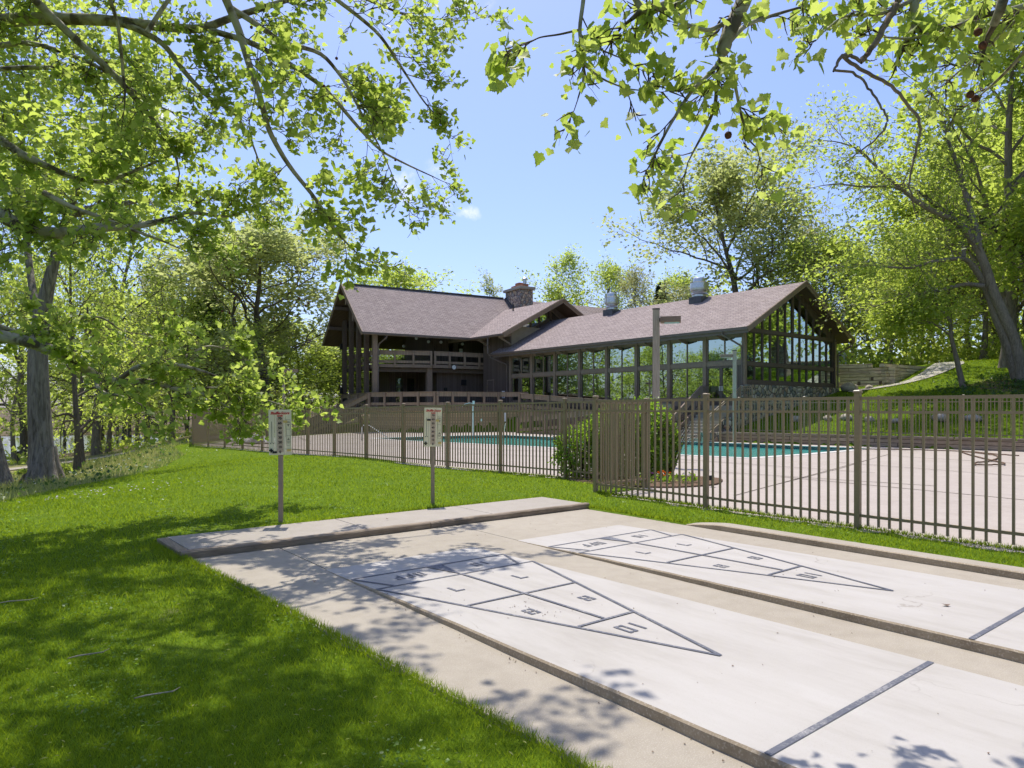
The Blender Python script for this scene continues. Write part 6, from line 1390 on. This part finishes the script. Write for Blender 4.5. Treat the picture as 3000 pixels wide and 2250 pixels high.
# ------------------------------------------------------------------ the sycamore boughs over the camera
def S1(px, py, Y): return P3(px*1.3562, py*1.3562, Y)       # pixel of the 2212-wide view
tb = (-12.2, 8.8, gz(-12.2, 8.8))
def a6(a, b, Y): return P3(a*.422, 900+b*.422, Y)
def a7(a, b, Y): return P3(a*.633, b*.633, Y)
trunk = [np.array([tb[0],tb[1],tb[2]-.4]), np.array([-12.2,8.8,2]), np.array([-12.1,8.8,5]), np.array([-12.0,8.7,8.5]), np.array([-11.6,8.5,11.5])]
T_ = lambda z: np.array([-12.15+.06*z*.3, 8.8, z])
SL1 = [
 (trunk, .46, [.36,.32,.27,.2], .35, .7),
 ([T_(6.4), a7(-150,150,9.6), a7(0,95,9.6), a7(230,85,9.7), a7(480,92,9.8), a7(700,118,9.9), a7(930,140,10), a7(1060,85,10), a7(1300,10,10.2), a7(1500,-60,10.4)], .13, [.11,.095,.085,.078,.07,.06,.05,.04,.03], .9, .15),
 ([a7(120,-40,9.2), a7(330,165,9.4), a7(480,300,9.6), a7(560,380,9.7), a7(640,470,9.8), a7(730,580,10), a7(810,705,10.2), a7(830,800,10.4)], .055, [.05,.045,.042,.038,.03,.022,.012], 1.0, .1),
 ([a7(480,92,9.8), a7(620,125,9.8), a7(760,200,9.9), a7(850,330,10), a7(970,460,10.1), a7(1080,510,10.2), a7(1160,640,10.4), a7(1210,780,10.6)], .05, [.045,.04,.036,.03,.025,.018,.010], 1.0, .15),
 ([a7(1020,-60,7.0), a7(1060,30,7.1), a7(1110,150,7.2), a7(1150,290,7.3), a7(1205,450,7.4), a7(1240,600,7.6), a7(1330,760,7.8), a7(1470,930,8.0), a7(1560,1080,8.2), a7(1660,1180,8.4)], .045, [.042,.040,.036,.033,.03,.026,.022,.015,.007], 1.2, .02, .85),
 ([a7(970,140,10), a7(1150,190,10), a7(1300,270,10.1), a7(1500,400,10.2), a7(1650,580,10.4), a7(1760,700,10.6), a7(1900,770,10.8), a7(2010,820,11)], .045, [.042,.038,.032,.026,.02,.014,.008], 1.0, .15),
 ([a7(1060,30,7.4), a7(1200,120,7.5), a7(1310,200,7.6), a7(1490,240,7.8), a7(1600,380,8), a7(1680,540,8.2), a7(1770,700,8.4), a7(1840,870,8.6)], .032, [.03,.027,.023,.018,.014,.009,.005], 1.1, .15),
 ([T_(3.9), a7(-120,940,9), a7(0,995,9), a7(100,1050,9), a7(230,1082,9.1), a7(350,1072,9.2), a7(470,1050,9.3), a7(620,1050,9.5), a7(780,1015,9.8), a7(900,980,10), a7(1050,1010,10.4), a7(1200,950,10.8)], .115, [.1,.092,.085,.08,.072,.062,.05,.038,.028,.02,.01], 1.0, .2),
 ([T_(4.9), a7(-150,580,9.4), a7(0,645,9.3), a7(100,715,9.3), a7(220,770,9.4), a7(330,820,9.5), a7(480,850,9.7), a7(700,760,10), a7(850,690,10.3)], .075, [.065,.06,.052,.045,.036,.026,.018,.009], 1.0, .2),
 ([a7(200,890,8.6), a7(330,960,8.7), a7(480,1010,8.9), a7(600,1060,9.1), a7(740,1110,9.3), a7(830,1150,9.5)], .035, [.03,.026,.02,.014,.008], 1.0, .1),
 ([T_(3.3), a6(-90,170,9.2), a6(0,200,9.2), a6(200,240,9.2), a6(400,310,9.3), a6(560,410,9.4), a6(680,480,9.5), a6(780,518,9.6), a6(900,520,9.7), a6(1050,515,9.8), a6(1150,550,9.9), a6(1270,580,10), a6(1450,610,10.2), a6(1560,680,10.3), a6(1650,735,10.4)], .10, [.088,.084,.08,.074,.068,.062,.056,.052,.046,.038,.03,.022,.014,.007], .8, .25, .7),
 ([T_(3.6), a6(-60,110,9.6), a6(0,140,9.6), a6(150,190,9.6), a6(270,240,9.6), a6(380,190,9.7), a6(520,80,10), a6(700,60,10.2), a6(840,160,10.4)], .06, [.05,.045,.04,.034,.028,.022,.015,.008], 1.0, .25),
 ([a6(820,505,9.6), a6(950,412,9.7), a6(1050,386,9.8), a6(1250,400,10), a6(1400,440,10.2), a6(1530,490,10.4), a6(1700,580,10.6), a6(1830,670,10.8)], .038, [.034,.03,.026,.022,.017,.011,.006], 1.1, .1, .75),
 ([a6(660,485,9.4), a6(675,555,9.3), a6(725,602,9.2), a6(830,612,9.1), a6(950,660,9.0), a6(1000,690,8.9)], .028, [.025,.022,.016,.01,.006], .8, .35),
 ([a6(1110,520,9.9), a6(1200,430,10.2), a6(1300,330,10.6), a6(1450,260,11), a6(1600,300,11.4), a6(1750,380,11.6)], .03, [.026,.022,.016,.011,.006], 1.0, .1),
 ([a6(1270,580,10), a6(1400,560,10.2), a6(1550,560,10.4), a6(1720,610,10.6), a6(1900,660,10.8), a6(2020,700,11)], .022, [.019,.016,.013,.01,.005], 1.1, .1),
 ([a7(0,210,10.6), a7(130,195,10.7), a7(300,240,10.8), a7(500,330,11), a7(700,480,11.4), a7(900,560,11.6)], .045, [.04,.034,.027,.02,.01], .9, .1),
 ([a7(0,320,11), a7(150,310,11), a7(380,320,11.2), a7(540,350,11.4), a7(720,420,11.8)], .04, [.036,.03,.022,.012], .9, .1),
 ([a7(1480,-60,8.6), a7(1640,60,8.8), a7(1760,160,9), a7(1870,330,9.2), a7(1960,470,9.4), a7(2040,560,9.6)], .03, [.026,.022,.017,.012,.006], 1.1, .1),
 ([a7(1560,-60,9.6), a7(1750,20,9.8), a7(1900,80,10), a7(2060,90,10.2), a7(2150,95,10.3)], .022, [.019,.015,.01,.006], 1.0, .1),
 ([a7(680,150,9), a7(770,10,9.1), a7(830,-60,9.2)], .03, .025, .2, .3), ([a7(500,-30,8.8), a7(550,120,9), a7(570,350,9.2)], .026, .02, .3, .3),
 # boughs high above the frame that shade the near lawn
 ([T_(7.2), np.array([-9.0,8.0,7.7]), np.array([-6.6,7.3,7.9]), np.array([-4.4,6.8,7.9]), np.array([-2.6,6.5,7.8]), np.array([-1.4,6.3,7.7])], .13, [.1,.08,.06,.035,.012], 1.15, .3, 2.0),
 ([T_(6.8), np.array([-9.6,8.9,7.9]), np.array([-7.4,8.7,8.2]), np.array([-5.2,8.3,8.4]), np.array([-3.2,7.9,8.5]), np.array([-2.0,7.6,8.4])], .12, [.1,.08,.05,.03,.012], 1.15, .3, 2.0),
 ([T_(7.6), np.array([-9.5,10.3,8.6]), np.array([-7.2,10.4,9.0]), np.array([-5.2,10.1,9.2]), np.array([-3.6,9.7,9.3])], .12, [.1,.08,.05,.02], 1.0, .3, 2.0),
 ([np.array([-9.0,8.0,7.7]), np.array([-7.2,6.4,7.3]), np.array([-5.4,5.8,7.1]), np.array([-3.6,5.7,7.0]), np.array([-2.2,5.7,6.9]), np.array([-1.2,5.8,6.8])], .09, [.07,.055,.04,.03,.012], 1.3, .2, 2.0),
]
o, child, g = limb_tree('sycamore_tree', tb, 'sycamore whose mottled boughs reach in over the lawn from the left', SL1, 'sycb', 'syc', (3.6,.56), seed=51, per=3.3, lsize=.067, T=SYC_T, F=SYC_F, spread=.06, up=.55, droop=.2, lvl=(1,3), nch=(0,4,3,2), trop=.03, sizej=.5, parts=True, twigmat='twig', cat='sycamore', along=.05)
def seeds(child, lst, sz=.017):
    for px, py, Y in lst:
        p = P3(px*1.3562, py*1.3562, Y); b = MB(); b.ball((0,0,0), sz, 12, 9, (1,1,1), .07); me = b.mesh('seed_ball', M['seed'], True); me.transform(Matrix.Translation(p)); c = child('seed_ball', me)
        s_ = MB(); s_.tube([p+np.array([0,0,sz*.9]), p+np.array([.01,.005,.07]), p+np.array([.03,0,.14])], .0016, 4); sm = s_.mesh('stem', M['twig']); d = bpy.data.objects.new('stem', sm); COL.objects.link(d); d.parent = c
seeds(child, [(543,59,7.4),(727,126,7.6),(700,186,8),(745,218,8.6),(800,478,8.4),(854,346,10),(864,367,10),(425,437,9.4),(428,482,9.4),(355,310,10),(508,643,9.8),(536,639,9.8),(546,663,9.8),(480,672,9.8),(496,677,9.8),(592,688,10),(646,644,10.4),(660,660,10.4),(666,655,10.4),(607,612,10.4),(530,612,10),(290,616,9.6),(126,509,9.4),(410,1006*.5+20,9.6),(22,57,9.6),(230,137,10)])
# the bough overhead on the right, from a second sycamore standing behind the camera
def a8(a, b, Y): return P3(1400+a*.7233, b*.7233, Y*.76)
tb2 = (5.2, -3.4, gz(5.2,-3.4))
T2 = lambda z: np.array([5.2, -3.4, z])
SL2 = [
 ([T2(-.4), T2(2), np.array([5.15,-3.3,5]), np.array([5.0,-3.1,8])], .46, [.36,.31,.24], .0, .9),
 ([T2(6.0), np.array([3.6,0.5,6.6]), np.array([2.2,3.4,6.1]), a8(1110,-140,5.3), a8(1080,0,5.25), a8(1050,60,5.25), a8(1010,150,5.2), a8(992,208,5.2), a8(988,222,5.2), a8(985,232,5.2)], .10, [.08,.06,.048,.045,.043,.041,.039,.026,.003], .0, .8),
 ([a8(990,215,5.2), a8(980,250,5.2), a8(940,300,5.15), a8(880,350,5.1), a8(830,420,5.05), a8(770,520,5), a8(725,610,5), a8(700,660,5)], .018, [.015,.013,.011,.010,.008,.006,.004], 1.7, .0),
 ([a8(985,225,5.2), a8(970,330,5.25), a8(962,430,5.3), a8(925,520,5.3), a8(880,600,5.3), a8(850,660,5.3)], .016, [.013,.011,.009,.006,.004], 1.9, .0),
 ([a8(1000,190,5.2), a8(1080,100,5.4), a8(1200,60,5.6), a8(1340,20,5.8)], .018, [.014,.010,.006], 1.7, .0),
 ([a8(1050,60,5.25), a8(940,130,5.1), a8(850,100,5), a8(790,80,5)], .014, [.012,.009,.005], 1.9, .0),
 ([a8(985,235,5.2), a8(1040,330,5.3), a8(1060,440,5.4), a8(1090,560,5.5), a8(1130,600,5.5)], .012, [.010,.008,.006,.004], 1.7, .0),
 ([T2(6.4), np.array([2.6,1.5,6.6]), a8(900,-110,5.0), a8(820,0,5), a8(720,35,5), a8(665,40,5), a8(620,80,5)], .06, [.045,.035,.03,.024,.02,.011], .6, .5),
 ([a8(665,40,5), a8(640,0,5), a8(600,-60,5)], .02, .012, .8, .1),
 ([a8(430,-60,5), a8(428,0,5), a8(410,120,5), a8(425,230,5), a8(430,320,5), a8(405,400,5)], .013, [.012,.011,.009,.007,.004], 1.8, .25),
 ([a8(412,120,5), a8(330,140,5), a8(250,150,5), a8(215,170,5)], .007, .003, 2.0, .1), ([a8(415,140,5), a8(470,190,5), a8(530,215,5), a8(590,240,5)], .007, .003, 2.0, .1),
 ([a8(428,260,5), a8(500,320,5.05), a8(600,360,5.1), a8(700,370,5.1)], .007, .003, 1.7, .1),
 ([T2(5.6), np.array([5.0,1.5,6.2]), np.array([4.6,4,5.6]), a8(1900,-90,5.6), a8(1760,0,5.6), a8(1782,80,5.6), a8(1750,150,5.6)], .07, [.06,.045,.035,.03,.026,.02], .25, .6),
 ([np.array([5.0,1.5,6.2]), a8(2330,-40,5.2), a8(2212,30,5.2), a8(2050,60,5.3), a8(1930,110,5.4), a8(1760,160,5.5), a8(1640,150,5.6)], .03, [.022,.018,.015,.012,.009,.005], 1.5, .4),
 ([a8(2140,-60,5.0), a8(2120,30,5.0), a8(2090,100,5.1)], .03, .022, .4, .4), ([a8(2212,60,5.2), a8(2120,130,5.3), a8(2060,200,5.4), a8(1960,280,5.5), a8(1890,340,5.6)], .012, [.010,.008,.006,.003], 1.7, .1),
 ([a8(1760,0,5.6), a8(1640,60,5.5), a8(1480,60,5.5), a8(1400,130,5.5)], .014, [.011,.008,.004], 1.6, .1), ([a8(2260,150,5), a8(2180,250,5.2), a8(2100,330,5.4), a8(2030,390,5.5)], .012, [.010,.008,.004], 1.5, .1),
]
o, child, g = limb_tree('sycamore_tree', tb2, 'sycamore bough with large bright leaves hanging overhead in the open sky', SL2, 'sycb', 'syc', (4.8,.21), seed=52, per=2.9, lsize=.053, T=SYC_T, F=SYC_F, spread=.05, up=.35, droop=.45, lvl=(2,3), nch=(0,4,4,3), trop=-.03, sizej=.5, parts=True, twigmat='twig', cat='sycamore', along=.1)
dead = [([a8(1720,-40,5.5), a8(1690,30,5.5), a8(1640,120,5.45), a8(1580,220,5.4), a8(1550,252,5.4)], .036, [.034,.031,.027,.024]),
 ([a8(1552,250,5.4), a8(1510,225,5.4), a8(1470,222,5.4), a8(1440,290,5.35)], .016, [.017,.018,.010]), ([a8(1445,285,5.35), a8(1540,297,5.3), a8(1590,370,5.25), a8(1640,440,5.2), a8(1668,500,5.2), a8(1600,575,5.15), a8(1485,660,5.1)], .012, [.012,.011,.010,.010,.008,.004]),
 ([a8(1480,228,5.4), a8(1560,290,5.4), a8(1660,332,5.4), a8(1735,415,5.4), a8(1798,500,5.4), a8(1770,620,5.4), a8(1745,740,5.4), a8(1760,830,5.4), a8(1785,895,5.4)], .018, [.017,.016,.015,.014,.011,.009,.006,.003]), ([a8(1566,245,5.4), a8(1600,245,5.4), a8(1618,238,5.4)], .006, .003)]
child('dead_branch', tubes_mesh('dead_branch', [limb_tube(p, r0*.62, [q*.62 for q in r1] if not np.isscalar(r1) else r1*.62, 8, 5, .004) for p, r0, r1 in dead], M['deadwood']))
seeds(child, [(1573,292,4.0),(2113,69,3.8),(2123,98,3.8),(2096,204,4.0),(2107,213,4.1)], .022)
# shrub by the fence corner and flowers
sb = empty('green_shrub', (3.0,16.6,0), 'dense bright green shrub growing inside the fence corner', 'shrub'); g = Grow(61); gb = []
for cx, cy, h, rr, k in ((1.55,16.4,1.25,.72,26),(2.35,16.6,1.75,.85,34),(3.2,16.9,1.85,.8,34),(3.9,17.0,1.7,.72,30)):
    for i in range(k):
        a = g.r.uniform(0,6.28); rad = rr*g.r.uniform(.2,1)**.6; P = np.array([(cx+.1*math.cos(a),cy+.1*math.sin(a),0),(cx+rad*.55*math.cos(a),cy+rad*.55*math.sin(a),h*.5),(cx+rad*math.cos(a),cy+rad*math.sin(a),h*g.r.uniform(.72,1.05)*(1-.25*(rad/rr)**2))])
        gb.append((P, np.array([.018,.012,.006]), 4))
        for q in range(7):
            t = g.r.uniform(.15,1)**.7; p = P[0]*(1-t)**2+2*P[1]*t*(1-t)+P[2]*t*t; d = unit(np.array([math.cos(a+g.r.normal(0,.9)), math.sin(a+g.r.normal(0,.9)), g.r.uniform(-.1,1.0)])); e = p+d*g.r.uniform(.2,.42); gb.append((np.array([p,(p+e)/2+g.r.normal(0,.02,3),e]), np.array([.006,.004,.002]), 3)); g.spots.append(gb[-1][0])
        if i % 2: g.spots.append(P)
g.spots += [q[0] for q in gb if len(q[0]) == 3][::5]
EL = [(1.62,16.25,.55,.60,.55,.62),(2.05,16.5,.75,.62,.6,.72),(2.55,16.6,.95,.72,.7,.86),(3.1,16.8,1.0,.72,.7,.88),(3.5,16.95,.92,.58,.62,.86),(3.72,17.0,.70,.42,.5,.66),(2.8,16.4,.55,.9,.6,.55)]
C = []; D = []
for cx, cy, cz, rx, ry, rz_ in EL:
    n = 2600; d = unit(g.r.normal(0,1,(n,3))); lump = 1+.13*np.sin(d[:,0]*7+cx*5)*np.sin(d[:,2]*8+cy)+.08*np.sin(d[:,1]*15+d[:,0]*11); k = g.r.uniform(.55,1.0,n)**.5*lump+np.maximum(0, g.r.normal(0,.05,n))
    q = np.c_[cx+d[:,0]*rx*k, cy+d[:,1]*ry*k, cz+d[:,2]*rz_*k]; m_ = q[:,2] > .05; C.append(q[m_]); D.append(d[m_])
C = np.concatenate(C); D = np.concatenate(D); n = len(C); nr = unit(D*.6+np.array([0,0,.5])+g.r.normal(0,.5,(n,3))); D = unit(D+g.r.normal(0,.6,(n,3)))
kd = [tubes_mesh('shrub_wood', gb, M['twig']), leaf_mesh('shrub_leaves', C, D, nr, g.r.uniform(.045,.095,n), RH_T, RH_F, M['bushl'])]
for nm, me in zip(('stems','foliage'), kd): link(nm, me, FI, sb)
bed = MB(); bp = []
for k in range(28):
    a = 2*math.pi*k/28; bp.append((3.05+1.75*math.cos(a)*(1+.05*math.sin(5*a)), 15.55+1.35*math.sin(a)*(1+.06*math.sin(4*a+1))))
bed.prism(bp, -.06, .015); tag(bed.build('mulch_bed', M['mulch']), kind='structure')
mr = np.random.default_rng(63)
FLW = [(3.35,14.75,'orange','clump of orange flowers nearest the fence post'),(3.0,14.9,'violet','low violet flower beside the shrub'),(3.55,15.05,'crimson','dark red spike flower in the mulch bed'),(3.28,15.15,'orange','orange flowers behind the nearest clump'),(3.95,14.95,'crimson','small red flower near the spotlight'),(3.75,14.75,'lilac','leafy plant with faint pale buds in the mulch bed'),(2.75,14.6,'crimson','small red flower at the foot of the shrub')]
for x, y, c, lb in FLW:
    o = empty('flower_plant', (x,y,.01), lb, 'flower', 'flowers in the mulch bed by the shrub'); n = 36; P = mr.normal(0,.07,(n,3))*np.array([1,1,.0])+np.array([x,y,0]); P[:,2] = .03+np.abs(mr.normal(0,.07,n))
    link('leaves', leaf_mesh('leaves', P, unit(mr.normal(0,1,(n,3))+np.array([0,0,.8])), unit(mr.normal(0,.5,(n,3))+np.array([0,0,1])), mr.uniform(.05,.11,n), RH_T, RH_F, M['bushl']), FI, o)
    k = 5 if c == 'orange' else 3; hd = []
    for q in range(k):
        hx, hy, hz = x+mr.normal(0,.05), y+mr.normal(0,.05), mr.uniform(.14,.24); m_ = 14; pp = np.tile([[hx,hy,hz]], (m_,1)); a = np.arange(m_)*2.4; dd = np.c_[np.cos(a), np.sin(a), np.linspace(.1,1.2,m_)]; hd.append((pp, unit(dd)))
    pp = np.concatenate([h[0] for h in hd]); dd = np.concatenate([h[1] for h in hd]); link('petals', leaf_mesh('petals', pp, dd, unit(np.cross(dd, mr.normal(0,1,dd.shape))), np.full(len(pp), .035), RH_T, RH_F, M['fl_'+c]), FI, o)

# ------------------------------------------------------------------ grass
def blades(name, X, Y, Z, h, wd, lean, mat, seed):
    r = np.random.default_rng(seed); n = len(X); a = r.uniform(0, 2*np.pi, n); b = r.uniform(0, 2*np.pi, n); L = h*lean*r.uniform(.2,1,n)
    B = np.c_[X, Y, Z]; s_ = np.c_[np.cos(a), np.sin(a), np.zeros(n)]*wd[:,None]/2
    tip = B+np.c_[np.cos(b)*L, np.sin(b)*L, h]
    V = np.stack([B-s_, B+s_, tip], 1).reshape(-1,3); return tag(link(name, np_mesh(name, V, np.arange(3*n).reshape(-1,3), [mat])), kind='stuff')
r = np.random.default_rng(71); N = 600000
Yl = np.exp(r.uniform(math.log(1.7), math.log(48), N)); Xl = Yl*r.uniform(-.92,.92,N)
big = np.array(walk_poly)
bad = poly_in(Xl, Yl, walk_poly) | poly_in(Xl, Yl, plat_poly) | poly_in(Xl, Yl, curb_poly) | poly_in(Xl, Yl, deck_poly)
sd = seg_dist(Xl, Yl, MOWN)
bad |= sd > .3
bad |= (Yl > 34) & (Xl > -16) & (Xl < 18)
lawnk = ~bad; Xl, Yl = Xl[lawnk], Yl[lawnk]; Zl = ground(Xl, Yl); dist = np.hypot(Xl, Yl)
thin = (np.sin(Xl*1.7+np.sin(Yl*1.3)*2)*np.sin(Yl*1.9+1.2*np.sin(Xl*.8)) + .5*np.sin(Xl*4.1)*np.sin(Yl*3.7)); keep = r.uniform(0,1,len(Xl)) < np.clip(.95-.5*np.clip(thin-.35,0,1), .25, 1)
Xl, Yl, Zl, dist, thin = Xl[keep], Yl[keep], Zl[keep], dist[keep], thin[keep]
hh = r.uniform(.022,.055,len(Xl))*(1-.25*np.clip(thin,-1,1)); wd = np.clip(.0011*dist, .0032, .024)
blades('lawn_grass', Xl, Yl, Zl-.004, hh, wd, 1.0, M['grassb'], 72)
# shaggy fringe along the slab edges
E_ = []
for (a, b, n) in [(WP(1.79,7.95),WP(2.19,2.2),5200),(WP(2.19,2.2),WP(2.52,-3.2),3500),(WP(1.70,9.05),WP(7.85,9.10),4200),(WP(1.70,9.05),WP(1.73,7.9),900),(WP(8.08,5.95),WP(8.08,-1),5200),(WP(7.82,7.9),WP(7.82,6.0),1500),((1.62,13.2),(6.28,7.43),3600),((2.8,14.2),(-6.5,25),4200),((-6.5,25),(-16.3,34.9),3000)]:
    t = r.uniform(0,1,n); E_.append(np.c_[a[0]+(b[0]-a[0])*t, a[1]+(b[1]-a[1])*t]+r.normal(0,.035,(n,2)))
E_ = np.concatenate(E_); bad = poly_in(E_[:,0],E_[:,1],walk_poly)|poly_in(E_[:,0],E_[:,1],plat_poly)|poly_in(E_[:,0],E_[:,1],curb_poly); E_ = E_[~bad]
blades('edge_grass', E_[:,0], E_[:,1], ground(E_[:,0],E_[:,1])-.01, r.uniform(.025,.075,len(E_)), np.clip(.0012*np.hypot(E_[:,0],E_[:,1]),.004,.02), .9, M['grassb'], 73)
# clover and broad-leaved weeds scattered through the near lawn
N = 26000; Y = np.exp(r.uniform(math.log(2.0), math.log(16), N)); X = Y*r.uniform(-.9,.5,N); cl = np.sin(X*2.3+.7)*np.sin(Y*2.0)+.6*np.sin(X*5.1+Y*3.3)+r.normal(0,.25,N)
k = (cl > .55) & ~(poly_in(X,Y,walk_poly)|poly_in(X,Y,plat_poly)|poly_in(X,Y,curb_poly)|poly_in(X,Y,deck_poly)) & (seg_dist(X,Y,MOWN) < 0); X, Y = X[k], Y[k]; n = len(X)
tag(link('clover', leaf_mesh('clover', np.c_[X, Y, ground(X,Y)+r.uniform(.02,.05,n)], unit(r.normal(0,1,(n,3))*np.array([1,1,.1])), unit(r.normal(0,.3,(n,3))+np.array([0,0,1])), r.uniform(.010,.022,n)*np.clip(Y/4,1,2), RH_T*np.array([1.3,1,1]), RH_F, M['bushl'])), kind='stuff')
N = 2600; Y = np.exp(r.uniform(math.log(2.0), math.log(14), N)); X = Y*r.uniform(-.9,.5,N); k = ~(poly_in(X,Y,walk_poly)|poly_in(X,Y,plat_poly)|poly_in(X,Y,curb_poly)|poly_in(X,Y,deck_poly)) & (seg_dist(X,Y,MOWN) < 0); X, Y = X[k], Y[k]; n = len(X)
tag(link('dry_clippings', leaf_mesh('dry_clippings', np.c_[X, Y, ground(X,Y)+r.uniform(.025,.05,n)], unit(r.normal(0,1,(n,3))*np.array([1,1,.25])), unit(r.normal(0,.4,(n,3))+np.array([0,0,1])), r.uniform(.012,.035,n), RH_T*np.array([.35,1,1.5]), RH_F, M['meadow'])), kind='stuff')
# unmown strip with tall stems and small flowers
N = 90000; X = r.uniform(-34,-9,N); Y = r.uniform(9,52,N); sd = seg_dist(X, Y, MOWN); k = (sd > -.2) & (sd < 9) & (r.uniform(0,1,N) < np.clip(1.15-sd/8,.1,1)) & (np.abs(seg_dist(X, Y, [(-48,27),(-36,33),(-29.5,38.5),(-29.6,46),(-27.5,51)])) > 1.1); X, Y, sd = X[k], Y[k], sd[k]
pt = np.sin(X*1.1+1)*np.sin(Y*.9)+.5*np.sin(X*2.7)*np.sin(Y*2.3)
blades('meadow_grass', X, Y, ground(X,Y)-.02, r.uniform(.06,.26,len(X))*(1+.8*np.clip(pt,0,1)), np.clip(.0011*np.hypot(X,Y),.010,.05), .8, M['meadow'], 74)
k = r.uniform(0,1,len(X)) < .10; x_, y_ = X[k], Y[k]; n = len(x_)
tag(link('meadow_herbs', leaf_mesh('meadow_herbs', np.c_[x_, y_, ground(x_,y_)+np.abs(r.normal(0,.13,n))], unit(r.normal(0,1,(n,3))), unit(r.normal(0,.5,(n,3))+np.array([0,0,1])), r.uniform(.08,.20,n), RH_T, RH_F, M['groundcover'])), kind='stuff')
for nm, mt, n, cx, cy, s1, s2 in (('violet_blossoms','fl_lilac',70,-8.4,14.2,1.0,.6),('yellow_blossoms','fl_buttery',260,-14.5,22.5,1.6,3.2),('white_blossoms','white',140,-13.6,24,1.8,5.5)):
    P = np.c_[r.normal(cx,s1,n), r.normal(cy,s2,n)]; z = ground(P[:,0],P[:,1])+(.04 if nm[0] == 'v' else r.uniform(.1,.3,n)); tag(link(nm, leaf_mesh(nm, np.c_[P, z], unit(r.normal(0,1,(n,3))*np.array([1,1,.2])), unit(r.normal(0,.3,(n,3))+np.array([0,0,1])), r.uniform(.03,.06,n), RH_T, RH_F, M[mt])), kind='stuff')
# grass on the bank behind the back fence
N = 60000; X = r.uniform(11,34,N); Y = r.uniform(18,46,N); k = (~poly_in(X,Y,deck_poly)) & (r.uniform(0,1,N) > .6*np.exp(-(((X-26.5)/3.4)**2+((Y-35)/3.2)**2))); vv = X*CW+Y*SW; uu = -X*SW+Y*CW; k &= ~((vv > 28) & (uu > 20.3)); X, Y = X[k], Y[k]
blades('bank_grass', X, Y, ground(X,Y)-.01, r.uniform(.05,.13,len(X)), np.full(len(X),.04), .9, M['grassb'], 75)
# litter: twigs on the lawn, scraps on the concrete
for x, y, L, a, lb in ((-1.95,3.75,.22,.4,'bent grey twig lying in the shaded grass'),(-4.05,5.6,.26,.3,'straight dry twig in the grass by the platform corner'),(-5.6,5.15,.2,1.0,'pale little twig farthest out in the grass'),(-3.35,4.25,.30,-.15,'long curved twig in the middle of the shaded grass'),(-2.7,4.35,.22,.5,'short thin twig beside the long curved one')):
    z = gz(x, y)+.028; c_, s_ = math.cos(a), math.sin(a); b = MB(); b.tube([(x-L/2*c_,y-L/2*s_,z),(x-.05*c_+.01*s_,y-.05*s_-.015*c_,z+.012),(x+.08*c_,y+.08*s_,z+.008),(x+L/2*c_-.02*s_,y+L/2*s_+.03*c_,z+.016)], [.004,.005,.0045,.002], 5); tag(b.build('fallen_twig', M['pole'], FI, None, True), lb, 'twig', 'twigs on the lawn')
LR = random.Random(5); pts = []
for k in range(260):
    v, u = LR.uniform(2.3,8), LR.uniform(.2,7.8)
    if k < 60: v, u = LR.gauss(2.72,.02), LR.uniform(1,6.2)
    if k > 220: v, u = LR.gauss(3.45,.12), LR.gauss(4.15,.22)
    z = 0 if not (2.78 < v < 4.6 or 5.25 < v < 7.07) else zs(u); pts.append((*WP(v, u), z+.004))
pts = np.array([(p[0], p[1], p[3]) for p in pts]); n = len(pts); sz = np.array([LR.uniform(.005,.017) for _ in range(n)])
tag(link('dry_litter', leaf_mesh('dry_litter', pts, unit(r.normal(0,1,(n,3))*np.array([1,1,.1])), unit(r.normal(0,.35,(n,3))+np.array([0,0,1])), sz, RH_T*np.array([1,1,2.5]), RH_F, M['mulch'])), kind='stuff')
for v, u, s_, lb in ((6.0,2.1,.07,'curled brown leaf on the farther court'),(2.5,6.15,.05,'dry brown leaf on the walkway near the platform'),(4.5,8.5,.05,'small dry leaf on the platform')):
    x, y, _ = WP(v, u); z = zs(u)+.006 if v > 5.3 else (.096 if u > 8 else .006); b = MB(); b.add([(x,y-.3*s_,z),(x+.5*s_,y,z+.012),(x+.1*s_,y+.35*s_,z+.004),(x-.5*s_,y+.1*s_,z+.015)], [(0,1,2),(0,2,3)]); tag(b.build('fallen_leaf', M['deadwood']), lb, 'leaf', 'dry leaves on the concrete')
bl = MB(); x, y = hit(55, 1350); bl.box(x-.12,x+.12,y-.12,y+.12,gz(x,y)-.2,gz(x,y)+.75); bl.box(x-.14,x+.14,y-.14,y+.14,gz(x,y)+.75,gz(x,y)+.82); tag(bl.build('bollard', M['black'], FI, None, bevel=.02), 'short black bollard between two trunks by the water', 'bollard')
for px, py, s_, lb in ((185,1385,.55,'low leafy bush right beside the great trunk'),(70,1390,.4,'small bush left of the great trunk by the path')):
    x, y = hit(px, py); n = 900; P = r.normal(0,1,(n,3)); P = unit(P)*r.uniform(.4,1,(n,1))*np.array([1.3,.9,.8])*s_; P[:,2] = np.abs(P[:,2]); P += np.array([x,y,gz(x,y)])
    o = empty('leafy_bush', (x,y,gz(x,y)), lb, 'bush'); link('foliage', leaf_mesh('foliage', P, unit(r.normal(0,1,(n,3))), unit(r.normal(0,.5,(n,3))+np.array([0,0,1])), r.uniform(.06,.14,n), RH_T, RH_F, M['mapl']), FI, o)
    link('stems', tubes_mesh('stems', [(np.array([(x,y,gz(x,y)-.1),(x+dx*.5,y+dy*.4,gz(x,y)+s_*.6)]), np.array([.015,.006]), 4) for dx, dy in ((.3,.2),(-.4,.3),(.1,-.4),(-.2,-.2))], M['twig']), FI, o)
